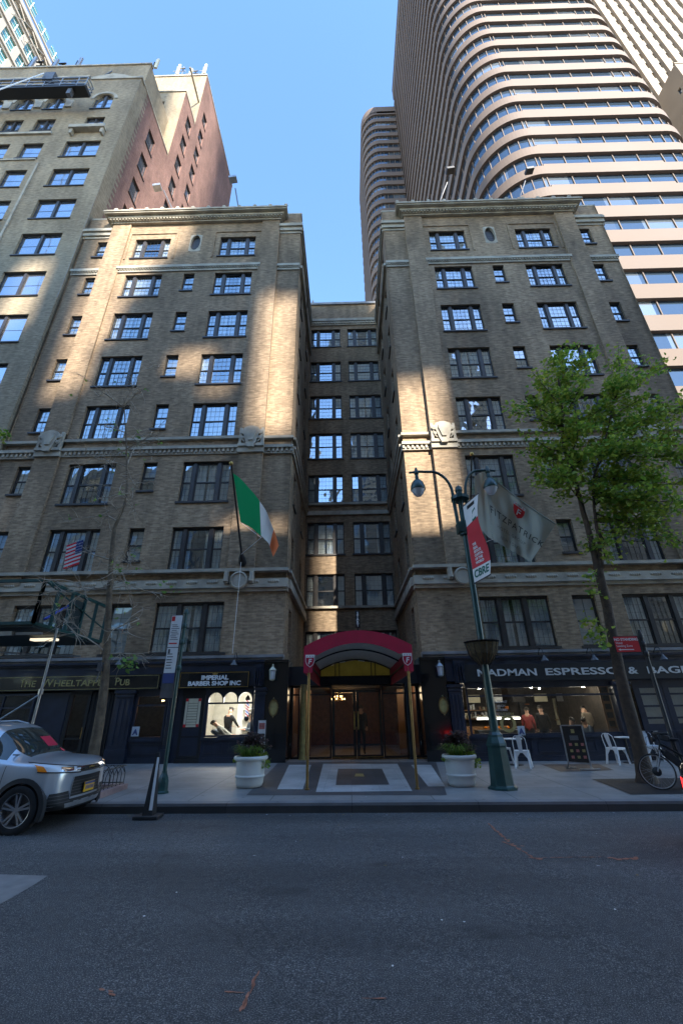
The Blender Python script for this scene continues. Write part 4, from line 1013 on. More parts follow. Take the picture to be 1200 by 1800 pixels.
# ---- barber
bs = thing('barber_shopfront', 'dark navy barber shop front with bright arched window and price list door', 'shopfront', ((xb+xc)/2, YS, 0))
fascia(bs, xb-.02, xd+.0, 2.60, 3.455)
zt, zb_ = S(380,1181)[1], S(380,1210)[1]; b0, b1 = S(318,1195)[0], S(440,1195)[0]
sb = MB(); sb.box(b0, b1, YS-.17, YS-.09, zb_, zt); so_ = sb.build('signboard', MT['black_gloss'], bs)
gb = MB()
for q in ((b0+.03, b1-.03, zb_+.025, zb_+.04), (b0+.03, b1-.03, zt-.04, zt-.025), (b1-.045, b1-.03, zb_+.041, zt-.041), (b0+.03, b0+.045, zb_+.041, zt-.041)): gb.box(q[0], q[1], YS-.178, YS-.169, q[2], q[3])
cxx = (b0+b1)/2+.02; zz = zt-.09
gb.prism([(cxx-.07, zz-.02), (cxx+.07, zz-.02), (cxx+.1, zz+.05), (cxx+.04, zz+.02), (cxx, zz+.07), (cxx-.04, zz+.02), (cxx-.1, zz+.05)], YS-.182, YS-.17)
gb.build('gilt_border', MT['gold'], so_)
mat('letter_bright', (.8,.8,.78), .5, var=0)
text('IMPERIAL', .20, MT['letter_bright'], so_, (cxx, YS-.182, S(380,1192)[1]), fit=S(402,1195)[0]-S(355,1195)[0], bold=.008)
text('BARBER SHOP INC', .20, MT['letter_bright'], so_, (cxx, YS-.182, S(380,1202)[1]), fit=S(424,1203)[0]-S(333,1203)[0], bold=.008)
dx0, dx1 = S(316,1270)[0], S(356,1270)[0]
dr = framed(bs, 'door', dx0, dx1, sz(dx0,YS)+.12, S(340,1222)[1], fw=.1, y=YS+.02, bars=(1.0,), glass_='door_glass', m_='black')
pl = MB(); q0, q1 = dx0+.13, dx1-.13; zp0, zp1 = S(340,1278)[1], S(340,1228)[1]
pl.box(q0, q1, YS+.0, YS+.015, zp0, zp1, 0); pl.box(dx0+.09, dx1-.09, YS+.03, YS+.045, sz(dx0,YS)+.2, S(340,1222)[1]-.05, 3)
for i in range(9): z = zp1-.16-i*.085; pl.box(q0+.08, q1-.1, YS-.004, YS-.001, z, z+.012, 1)
for xx in (q0+.09, q1-.09): pl.box(xx-.006, xx+.006, YS-.004, YS-.001, zp0+.02, zp1-.02, 1)
for xx in (q0, q1-.09):
    for z in (zp0, zp1-.09): pl.box(xx, xx+.09, YS-.006, YS-.001, z, z+.09, 2)
hd_ = MB(); hd_.box(xb-.05, dx0, YS+.05, YG, .05, 2.6); hd_.build('infill', MT['navy'], bs); pl.build('price_list', [MT['cream_panel'], MT['black'], MT['red'], MT['navy']], dr)
w0, w1 = S(362,1260)[0], S(444,1260)[0]; zs0 = S(400,1297)[1]; zw1 = S(400,1217)[1]; zbar = S(400,1236)[1]
panel(bs, dx1+.02, xc+.05, sz(dx1,YS), zs0, n=2)
panel(bs, dx1+.02, w0, zs0+.02, zw1+.15)
f = MB(); y = YS-.03; fw = .05
for q in ((w0, w0+fw, zs0+.03, zw1+.1), (w1-fw, w1, zs0+.03, zw1+.1), (w0+fw, w1-fw, zs0+.03, zs0+.09), (w0+fw, w1-fw, zbar-.03, zbar+.03)): f.box(q[0], q[1], y, y+.08, q[2], q[3])
aw = (w1-w0-2*fw-.1)/3
for i in range(3):                                              # three arched lights
    xc_ = w0+fw+aw/2+i*(aw+.05); r_ = aw/2; zz = zw1-r_; n = 10
    if i < 2: f.box(xc_+r_, xc_+r_+.05, y, y+.08, zbar+.03, zz)
    for k in range(n):
        a, b = pi*k/n, pi*(k+1)/n
        f.add([(xc_+r_*cos(a), y, zz+r_*sin(a)), (xc_+(r_+.025)*cos(a) if a in (0,) else xc_+r_*cos(a), y, zw1+.1), (xc_+r_*cos(b), y, zw1+.1), (xc_+r_*cos(b), y, zz+r_*sin(b)),
               (xc_+r_*cos(a), y+.08, zz+r_*sin(a)), (xc_+r_*cos(b), y+.08, zz+r_*sin(b))], [(0,1,2,3), (0,3,5,4)])
    if i < 2: f.quad((xc_+r_, y, zz), (xc_+r_+.05, y, zz), (xc_+r_+.05, y, zw1+.1), (xc_+r_, y, zw1+.1))
w_ = f.build('shop_window', MT['navy'], bs)
gq = MB(); gq.quad((w0, y+.04, zs0+.05), (w1, y+.04, zs0+.05), (w1, y+.04, zw1+.08), (w0, y+.04, zw1+.08)); gq.build('pane', MT['shop_glass'], w_)
hd_ = MB(); hd_.box(dx0-.04, xc+.06, YS+.12, YG+.07, zw1+.05, 2.62); hd_.box(dx0-.04, w0-.0, YS+.03, YS+.11, S(340,1222)[1]-.01, 2.62); hd_.box(w0-.05, xc+.06, YS-.02, YS+.119, zw1+.08, 2.62); hd_.box(dx0-.04, w0+.02, YS+.121, YG+.07, S(340,1222)[1]+.02, zw1+.05); hd_.box(w1-.01, xd+.03, YS+.121, YG+.07, .1, 2.62); hd_.box(dx0-.02, dx1+.02, YS-.03, YG+.05, .0, sz(dx0,YS)+.13); hd_.build('window_head', MT['black'], bs)
rmb = room(bs, dx0+.1, xc+.3, .1, 2.58, YG+.08, YG+3.4, ('room_cream','room_floor','room_cream'))
sh = MB()
for z in (1.15, 1.5, 1.85): sh.box(w0+.55, w0+1.05, YG+3.0, YG+3.38, z, z+.04)
sh.box(w0+1.0, w0+1.5, YG+3.1, YG+3.39, .2, 2.3, 1); sh.box(w0+.25, w0+.5, YG+3.3, YG+3.38, .9, 2.1, 2)
sh.build('shelving', [MT['white'], MT['wood'], MT['white']], bs)
for xx in (w0+.4, w0+1.1, w1-.4): spot(bs, xx, YG+1.4, 2.55, .10, 14, (1,.96,.9), power=17)
pilaster(bs, S(444,1280)[0]+.03, S(464,1280)[0], sz(xc,YS), 2.52)
console(bs, S(447,1200)[0], S(462,1200)[0], 2.56, 3.3)
# barber pole
bp = thing('barber_pole', 'red white and blue striped barber pole inside the arched window', 'barber pole', (*at(435,1245,YG)[:2], at(435,1245,YG).z))
px_, pz = bp.location.x, bp.location.z; py_ = YG-.04
cy = MB(); n = 18; hh = .26; r_ = .062
for i in range(26):
    for j in range(n):
        z0 = pz-hh+2*hh*i/26; z1 = pz-hh+2*hh*(i+1)/26; a, b = 2*pi*j/n, 2*pi*(j+1)/n
        st = int((j/n*2+i/26*4.0)*3) % 6; mi = {0:0, 1:2, 2:0, 3:1, 4:0, 5:1}[st]
        cy.quad((px_+r_*cos(a), py_+r_*sin(a), z0), (px_+r_*cos(b), py_+r_*sin(b), z0), (px_+r_*cos(b), py_+r_*sin(b), z1), (px_+r_*cos(a), py_+r_*sin(a), z1), mi)
mat('stripe_white', (.85,.85,.85), .4, var=0, emit=(1,1,1), es=.25); mat('stripe_red', (.7,.04,.05), .4, var=0, emit=(1,.1,.1), es=.15); mat('stripe_blue', (.08,.12,.6), .4, var=0, emit=(.1,.2,1), es=.15)
cy.build('striped_cylinder', [MT['stripe_white'], MT['stripe_red'], MT['stripe_blue']], bp)
cp = MB(); cp.lathe((px_, py_, pz+hh), [(.07, 0), (.09, .02), (.09, .07), (.05, .12), (.03, .16), (0, .17)], 14); cp.lathe((px_, py_, pz-hh-.17), [(0, 0), (.03, .01), (.08, .06), (.1, .1), (.08, .16), (.07, .17)], 14)
cp.build('cap', MT['black_gloss'], bp, smooth=35)
# ---- hotel entrance
en = thing('hotel_entrance', 'glazed black hotel entrance with brass door pulls under the red canopy', 'entrance', (CX, 17.4, 0))
YE = 17.4
for s in (-1, 1):
    x0, x1 = (xd, S(505,1250)[0]) if s < 0 else (S(743,1250)[0], S(789,1250)[0])
    b = MB(); b.box(x0, x1, YS-.06, YE+.1, .0, 3.455); b.box(x0-.01, x1+.01, YS-.16, YS, 3.36, 3.45)
    b.build('side_wall', MT['black_gloss'], en)
b = MB(); bx0, bx1 = S(505,1250)[0]+.001, S(743,1250)[0]-.001
b.box(bx0, bx1, YE-.05, YR-.01, 2.86, 3.3); b.box(bx0, bx1, YE-.2, YE-.051, 2.62, 2.9); b.build('lintel', MT['black'], en)
b = MB(); b.box(bx0, bx1, YE-.1, YE+.2, .1, .19); b.build('threshold', MT['brass'], en)
ed = [S(583,1270,YE)[0], S(626,1270,YE)[0], S(672,1270,YE)[0]]
for i in range(2):
    a, c = ed[i]+.01, ed[i+1]-.01; d = framed(en, 'door', a, c, .2, 2.45, fw=.1, y=YE, glass_='door_glass', m_='black_gloss', bars=(.62,))
    hx = c-.06 if i == 0 else a+.06
    h_ = MB(); h_.tube([(hx, YE-.03, 1.12), (hx, YE-.09, 1.16), (hx, YE-.09, 1.66), (hx, YE-.03, 1.7)], .02, 8); h_.build('handle', MT['gold'], d)
    k_ = MB(); k_.box(a+.02, c-.02, YE-.008, YE-.001, .22, .26); k_.build('kick_plate', MT['brass'], d)
framed(en, 'transom_window', ed[0], ed[2], 2.46, 2.62, fw=.03, y=YE, glass_='door_glass', m_='black')
for a, c in ((bx0+.02, S(528,1270,YE)[0]-.03), (S(540,1270,YE)[0], ed[0]-.01), (ed[2]+.01, S(715,1270,YE)[0]), (S(722,1270,YE)[0]+.02, bx1-.02)):
    framed(en, 'side_window', a, c, .2, 2.6, fw=.06, y=YE, glass_='door_glass', m_='black', bars=(2.3,))
for px in (533, 718):
    xx = S(px,1270,YE)[0]; c_ = MB(); c_.lathe((xx, YE-.12, .15), [(.14,0),(.14,.06),(.11,.08),(.11,2.45),(.14,2.5)], 20); c_.build('column', MT['dull_gold' if px == 533 else 'black_gloss'], en, smooth=40)
room(en, bx0+.05, bx1-.05, .15, 2.6, YE+.15, YE+6.2, ('room_orange','room_floor','ceil_dark'))
for a in (bx0+.25, bx1-.65): 
    k_ = MB(); k_.box(a, a+.4, YE+1.2, YE+1.3, .2, 2.5); k_.build('curtain_panel', MT['wood'], en)
for xx in (bx0+.4, bx1-.4): spot(en, xx, YE+.5, 2.55, .035, 40, power=2.5)
spot(en, CX-.2, YE+3.0, 2.55, .05, 25, (1,.6,.3), power=5)
ch = thing('chandelier', 'small lit gold chandelier glimpsed inside the hotel lobby', 'chandelier', (S(594,1228,YE+2)[0], YE+2, S(594,1228,YE+2)[1]))
b = MB(); cx_, cy_, cz_ = ch.location
mat('candle_glow', (1,.75,.35), .5, var=0, emit=(1,.6,.2), es=9)
for i in range(14): a = i*2*pi/7; rr = .16 if i < 7 else .27; b.lathe((cx_+rr*cos(a), cy_+rr*sin(a), cz_+(.08 if i < 7 else -.02)), [(.0,-.03),(.018,0),(.0,.04)], 6)
b.build('bulb', MT['candle_glow'], ch)
b = MB(); b.tube([(cx_, cy_, cz_-.1), (cx_, cy_, cz_+.3)], .015, 5)
for i in range(7): a = i*2*pi/7; b.tube([(cx_, cy_, cz_), (cx_+.14*cos(a), cy_+.14*sin(a), cz_-.08), (cx_+.27*cos(a), cy_+.27*sin(a), cz_-.03)], .008, 4)
b.build('frame', MT['gold'], ch)
# oval plaques and lanterns on the polished walls
for i, px in enumerate((480.5, 779)):
    x, z = S(px, 1244 if i == 0 else 1240, YS-.1); t = thing('oval_plaque', ['gold oval plaque on the black wall left of the entrance', 'gold oval plaque on the black wall right of the entrance'][i], 'plaque', (x, YS-.08, z), 'oval plaques beside the entrance')
    b = MB(); b.lathe((x, YS-.07, z), [(0,-.005),(.135,-.005),(.135,.012),(0,.012)], 28, axis=(0,-1,0)); b.v = [(v[0], v[1], z+(v[2]-z)*1.75) for v in b.v]; b.build('face', MT['dull_gold'], t)
    b = MB(); b.lathe((x, YS-.07, z), [(.135,0),(.165,0),(.165,.03),(.135,.03),(.135,0)], 28, axis=(0,-1,0)); b.v = [(v[0], v[1], z+(v[2]-z)*1.68) for v in b.v]
    for q in (-1, 1): b.lathe((x, YS-.1, z+q*.29), [(0,-.05),(.03,0),(0,.05)], 8); b.lathe((x+q*.16, YS-.1, z), [(0,-.03),(.025,0),(0,.03)], 8)
    b.build('rim', MT['letter_silver'] if 0 else MT['brass'], t)
    x, z = S((479, 773)[i], (1185, 1178)[i], YS-.25); t = thing('wall_lantern', ['pale metal wall lantern left of the entrance', 'blue-grey metal wall lantern right of the entrance'][i], 'lantern', (x, YS-.1, z), 'wall lanterns beside the entrance')
    y = YS-.27
    b = MB(); b.lathe((x, y, z+.13), [(.12,-.01),(.13,.0),(.10,.04),(.05,.1),(.03,.12)], 8); b.lathe((x, y, z-.2), [(.03,-.02),(.08,0),(.1,.03)], 8); b.tube([(x, y, z+.22), (x, y, z+.33), (x, y+.12, z+.33), (x, YS-.06, z+.2)], .018, 6)
    for k in range(8): a = pi/8+k*pi/4; b.tube([(x+.09*cos(a), y+.09*sin(a), z-.17), (x+.11*cos(a), y+.11*sin(a), z+.13)], .008, 4)
    b.build('frame', MT['cream_panel' if i == 0 else 'steel'], t)
    b = MB(); b.lathe((x, y, z-.17), [(.07,0),(.088,.30)], 8); b.build('glass', MT['lens'], t)
# ---- cafe
cf = thing('cafe_shopfront', 'dark navy coffee shop front with long black signboard in white capitals and wide window', 'shopfront', (8, YS, 0))
c0, c1 = S(789,1250)[0]+.01, S(820,1250)[0]
fascia(cf, c0, 16.3, 2.62, 3.455)
k0, k1 = S(808,1180)[0], 15.6; zt, zb_ = S(1000,1166)[1], S(1000,1196)[1]
sb = MB(); sb.box(k0, k1, YS-.17, YS-.09, zb_, zt); so_ = sb.build('signboard', MT['black'], cf)
zz = (zt+zb_)/2-.01
def word(w, pa, pb): a, b = S(pa,1182)[0], S(pb,1182)[0]; text(w, .32, MT['letter_white'], so_, ((a+b)/2, YS-.18, zz), fit=b-a, bold=.006)
word('MADMAN', 836, 939); word('ESPRESSO', 954, 1083); word('&', 1098, 1115); word('BAGELS', 1132, 1233)
pilaster(cf, S(794,1280)[0], S(818,1280)[0], sz(4,YS), 2.52); console(cf, S(796,1190)[0], S(815,1190)[0], 2.56, 3.3)
w0, w1 = S(822,1250)[0], S(1088,1250)[0]; zs0 = S(950,1293)[1]; zw1 = S(950,1205)[1]; zbar = S(950,1222)[1]
panel(cf, w0-.05, w1+.1, sz(w0,YS)-.03, zs0, n=5)
framed(cf, 'shop_window', w0, w1, zs0+.02, zw1, y=YS-.02, bars=(zbar,), cols=())
b = MB(); b.box(w0-.02, w1+.02, YS-.03, YS+.1, zw1, 2.62); b.build('window_head', MT['navy'], cf)
pilaster(cf, S(1092,1280)[0], S(1122,1280)[0], sz(w1,YS)-.03, 2.52)
d0 = S(1124,1260)[0]+.04
for i in range(4):
    a = d0+i*1.02; panel(cf, a, a+1.0, sz(a,YS)-.05, .95, n=1)
    framed(cf, 'door' if i == 1 else 'side_window', a, a+1.0, .97, 2.5, fw=.2, y=YS, glass_='pane', m_='navy', bars=(1.35,1.72,2.1))
    b = MB(); b.quad((a+.15, YS+.12, 1.1), (a+.85, YS+.12, 1.1), (a+.85, YS+.12, 2.35), (a+.15, YS+.12, 2.35)); b.build('blind', MT['blind'], cf)
b = MB(); b.box(d0-.05, 16.3, YS+.0, YS+.1, 2.5, 2.62); b.build('window_head', MT['navy'], cf)
zf = 0.05
room(cf, w0-.1, w1+.25, zf, 2.6, YG+.05, YG+5.5, ('room_dark','room_floor','ceil_dark'))
for i in range(9): spot(cf, w0+.35+i*.68, YG+.8+(i % 3)*.9, 2.45, .04, 45, (1,.92,.75), power=(5 if i % 2 == 0 else 0))
b = MB()
for i in range(6): b.box(w0+.2+i*1.0, w0+.75+i*1.0, YG+4.4, YG+4.5, 1.98, 2.3, i % 3)
b.box(w0+.6, w1-2.6, YG+3.6, YG+4.2, .1, 1.05, 3); b.box(w0+.5, w0+2.6, YG+4.9, YG+5.3, 1.3, 1.34, 3); b.box(w0+.5, w0+2.6, YG+4.9, YG+5.3, 1.65, 1.69, 3)
r = random.Random(4)
for i in range(46): x = w0+.5+r.random()*2.2; z = 1.345 if i % 2 else 1.695; b.box(x, x+.06+.05*r.random(), YG+4.95, YG+5.1, z, z+.1+.16*r.random(), 1+i % 3)
for i in range(22): x = w0+2.9+r.random()*3.2; b.box(x, x+.1+.2*r.random(), YG+5.2, YG+5.35, 1.0+r.random()*1.1, 1.2+r.random()*1.1, [0,1,2,4,3][i % 5])
b.build('back_counter', [MT['menu_dark'], MT['cream_panel'], MT['steel'], MT['wood'], MT['amber']], cf)
b = MB(); q0 = S(860,1260)[0]; b.box(q0-.1, q0+1.5, YG+1.1, YG+1.7, .1, 1.0, 0); b.box(q0-.1, q0+1.5, YG+1.1, YG+1.7, 1.42, 1.46, 1); b.box(q0-.1, q0+1.5, YG+1.08, YG+1.1, 1.36, 1.41, 2)
mat('case_light', (.9,.9,.85), .5, var=0, emit=(1,.95,.8), es=2.5)
for i in range(18): x = q0+r.random()*1.4; b.lathe((x, YG+1.3+.2*r.random(), 1.05), [(.0,0),(.06,.01),(.06,.05),(.0,.09)], 8, 3 if i % 2 else 4)
b.build('display_case', [MT['steel_dark'], MT['white'], MT['case_light'], MT['amber'], MT['wood']], cf)
# window lettering and frame pictures on the right reveal
x, z = S(877,1233); lt = MT['letter_silver']
for s_, zz in (('BREAKFAST', 1234), ('LUNCH', 1241), ('PASTERIES', 1248), ('ESPRESSO BAR', 1255)): text(s_, .10, lt, cf, (x, YS-.03, S(877,zz)[1]), bold=.002, depth=.002, name='window_lettering')
b = MB(); x, z = S(892,1272); b.lathe((x, YS-.025, z), [(.17,0),(.27,0),(.27,.004),(.17,.004),(.17,0)], 28, axis=(0,-1,0)); b.build('window_emblem', MT['dull_gold'], cf)
text('MADMAN', .11, MT['dull_gold'], cf, (x, YS-.03, z+.3), bold=.003, depth=.002, name='window_lettering')
x, z = S(915,1286); cb = MB(); cb.box(x-.12, x+.12, YS-.05, YS-.035, z-.17, z+.17); tg = cb.build('grade_card', MT['lens'], cf); text('A', .24, MT['plate_blue'], tg, (x, YS-.056, z), bold=.01)
b = MB()
for k in range(5): b.box(w1-.28, w1-.08, YG+.1+.0*k, YG+.13, 1.1+k*.27, 1.28+k*.27)
b.box(w1-.35, w1-.02, YG+.14, YG+.16, .9, 2.5, 1); b.build('picture', [MT['menu_dark'], MT['wood']], cf)
# ---- gooseneck sign lamps
gl = None
GP = [(412,1158,'above the barber sign'), (955,1152,'above the first word gap of the cafe sign'), (1042,1151,'above the cafe sign left of the leafy tree'), (1163,1150,'above the cafe sign at its right end'), (849,1158,'above the cafe sign behind the street lamp'), (208,1172,'above the pub sign behind the bare tree')]
for i, (px, py, lb) in enumerate(GP):
    p = at(px, py, YS-.55); lab = 'black gooseneck lamp '+lb
    if gl is None:
        gl = thing('sign_lamp', lab, 'sign lamp', (p.x, YS-.1, 3.4), 'gooseneck lamps over the shop signs'); x, y, z = p.x, YS-.1, 3.4
        b = MB(); b.lathe((x, y, z), [(.0,0),(.05,.0),(.05,.03),(0,.03)], 10, axis=(0,-1,0)); b.tube([(x, y, z), (x, y-.06, z+.18), (x, y-.2, z+.3), (x, y-.36, z+.28), (x, y-.44, z+.12), (x, y-.45, z+.02)], .014, 6); b.build('arm', MT['black'], gl)
        b = MB(); b.lathe((x, y-.45, z+.04), [(.03,0),(.04,-.05),(.12,-.17),(.125,-.19),(.11,-.18),(.03,-.06)], 16); b.build('shade', MT['steel_dark'], gl, smooth=40)
        b = MB(); b.lathe((x, y-.45, z-.08), [(0,-.05),(.03,-.03),(.03,.03),(0,.05)], 8); b.build('bulb', MT['white'], gl)
    else: dup(gl, None, (p.x, YS-.1, 3.4-.0076*(p.x-2)), label=lab)
# ---- entrance canopy
cn = thing('entrance_canopy', 'arched crimson fabric canopy on brass poles over the hotel entrance', 'canopy', (.24, 11.2, 0))
xl, xr_, yb, yf_ = -1.12, 1.58, 17.3, 11.15; xm = (xl+xr_)/2; n = 24
def arc(t, zs, zc_): x = xl+(xr_-xl)*t; return x, zs+(zc_-zs)*(1-(2*t-1)**2)
zlow, zsh, ztop = 2.58, 3.20, 3.58
b = MB()
T = [arc(i/n, zsh, ztop) for i in range(n+1)]; B = []
for i in range(n+1):
    x, z = arc(i/n, 2.78, 3.27); B.append((x, z))
fl_ = .27
# front valance: outer arch minus inner arch; side flaps
for i in range(n):
    x0, z0 = T[i]; x1, z1 = T[i+1]
    l0 = zlow if x0 < xl+fl_ or x0 > xr_-fl_ else B[i][1]; l1 = zlow if x1 <= xl+fl_+.001 or x1 > xr_-fl_ else B[i+1][1]
    if (x0 < xl+fl_) != (x1 < xl+fl_) or (x0 > xr_-fl_) != (x1 > xr_-fl_): l0 = l1 = max(l0, l1)
    b.quad((x0, yf_, l0), (x1, yf_, l1), (x1, yf_, z1), (x0, yf_, z0)); b.quad((x0, yf_, z0), (x1, yf_, z1), (x1, yb, z1), (x0, yb, z0)); b.quad((x0, yf_+.03, l0), (x0, yf_+.03, z0-.02), (x1, yf_+.03, z1-.02), (x1, yf_+.03, l1))
for x, d in ((xl, 1), (xr_, -1)):
    b.quad((x, yf_, zlow), (x, yf_, zsh), (x, yb, zsh), (x, yb, zlow)); b.quad((x+d*.02, yf_, zlow), (x+d*.02, yf_, zsh), (x+d*.02, yb, zsh), (x+d*.02, yb, zlow)); b.quad((x, yf_, zlow), (x, yb, zlow), (x+d*.02, yb, zlow), (x+d*.02, yf_, zlow))
b.build('fabric', MT['maroon'], cn)
b = MB()
for i in range(n):
    (x0, z0), (x1, z1) = arc(i/n, zsh-.05, ztop-.05), arc((i+1)/n, zsh-.05, ztop-.05)
    x0 = max(xl+.03, min(xr_-.03, x0)); x1 = max(xl+.03, min(xr_-.03, x1)); b.quad((x0, yf_+.05, z0), (x0, yb, z0), (x1, yb, z1), (x1, yf_+.05, z1))
b.build('lining', MT['awning_lining'], cn)
b = MB()
for yy in (11.3, 14.2, 17.1):
    for i in range(n): b.wbox((*arc(i/n, zsh-.09, ztop-.09)[:1], yy, arc(i/n, zsh-.09, ztop-.09)[1]), (arc((i+1)/n, zsh-.09, ztop-.09)[0], yy, arc((i+1)/n, zsh-.09, ztop-.09)[1]), .04, .04)
    if yy > 17: b.wbox((xl+.04, yy, 2.90), (xr_-.04, yy, 2.90), .035, .035); [b.wbox((xx, yy, 2.85), (xx, yy, 3.4), .03, .03) for xx in (xl+.6, xl+.75, xr_-.75, xr_-.6)]
for xx in (xl+.06, xr_-.06): b.wbox((xx, 11.2, 2.86), (xx, yb, 2.86), .04, .04)
b.build('frame', MT['black'], cn)
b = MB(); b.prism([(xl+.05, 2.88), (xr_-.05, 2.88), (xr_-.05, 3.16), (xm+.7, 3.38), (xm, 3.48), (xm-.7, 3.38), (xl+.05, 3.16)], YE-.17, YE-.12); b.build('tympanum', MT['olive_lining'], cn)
for px in (544.5, 729):
    g_ = atg(px, 1392 if px < 600 else 1389); xx = (xl+.13) if px < 600 else (xr_-.13)
    b = MB(); b.tube([(xx, 11.18, sz(xx,11.2)), (xx, 11.18, zlow+.1)], .032, 12); b.lathe((xx, 11.18, sz(xx,11.2)), [(.055,0),(.055,.03),(.035,.04)], 12); b.build('pole', MT['brass'], cn, smooth=40)
def crest(parent, cx_, y, cz_, w, ink='white', fillm='maroon', bg_=True, mapf=None):
    k = w/2
    sh = [(-k, .62*w), (k, .62*w), (k, -.05*w), (.7*k, -.42*w), (0, -.68*w), (-.7*k, -.42*w), (-k, -.05*w)]
    o = MB(); f_ = mapf or (lambda x, z, d: (cx_+x, y-d, cz_+z))
    def poly(pts, d, mi): o.add([f_(x, z, d) for x, z in pts], [tuple(range(len(pts)))], mi)
    if bg_: poly(sh, .002, 0)
    i_ = [(x*.86, z*.88+.0*w) for x, z in sh]; poly(i_, .005, 1)
    poly([(-k*.86, .54*w), (k*.86, .54*w), (k*.86, .32*w), (-k*.86, .32*w)], .008, 0)
    for q in (-.28, 0, .28):
        for a, b2 in ((.05, .018), (.018, .05)): poly([(q*w-a*w, .43*w-b2*w), (q*w+a*w, .43*w-b2*w), (q*w+a*w, .43*w+b2*w), (q*w-a*w, .43*w+b2*w)], .011, 1)
    r_ = o.build('crest', [MT[ink], MT[fillm]], parent)
    text('F', w*.75, MT[ink], r_, (cx_, y-.012, cz_-.12*w), bold=.004, depth=.001, fn=(lambda x, yy, z: Vector(f_(x+yy*.15, yy-.12*w, .018+z))))
    return r_
crest(cn, xl+.155, yf_-.004, 2.86, .23); crest(cn, xr_-.135, yf_-.004, 2.86, .23)
t = thing('start_sign', 'small vertical black sign with white letters standing on top of the canopy', 'sign', (.25, 11.4, 3.56))
b = MB(); b.box(.19, .31, 11.36, 11.42, 3.68, 4.12); b.tube([(.25, 11.4, 3.54), (.25, 11.4, 3.68)], .02, 6); bd = b.build('board', MT['black'], t)
for i, c in enumerate('START'): text(c, .10, MT['white'], bd, (.25, 11.355, 4.05-i*.077), bold=.002, depth=.002)
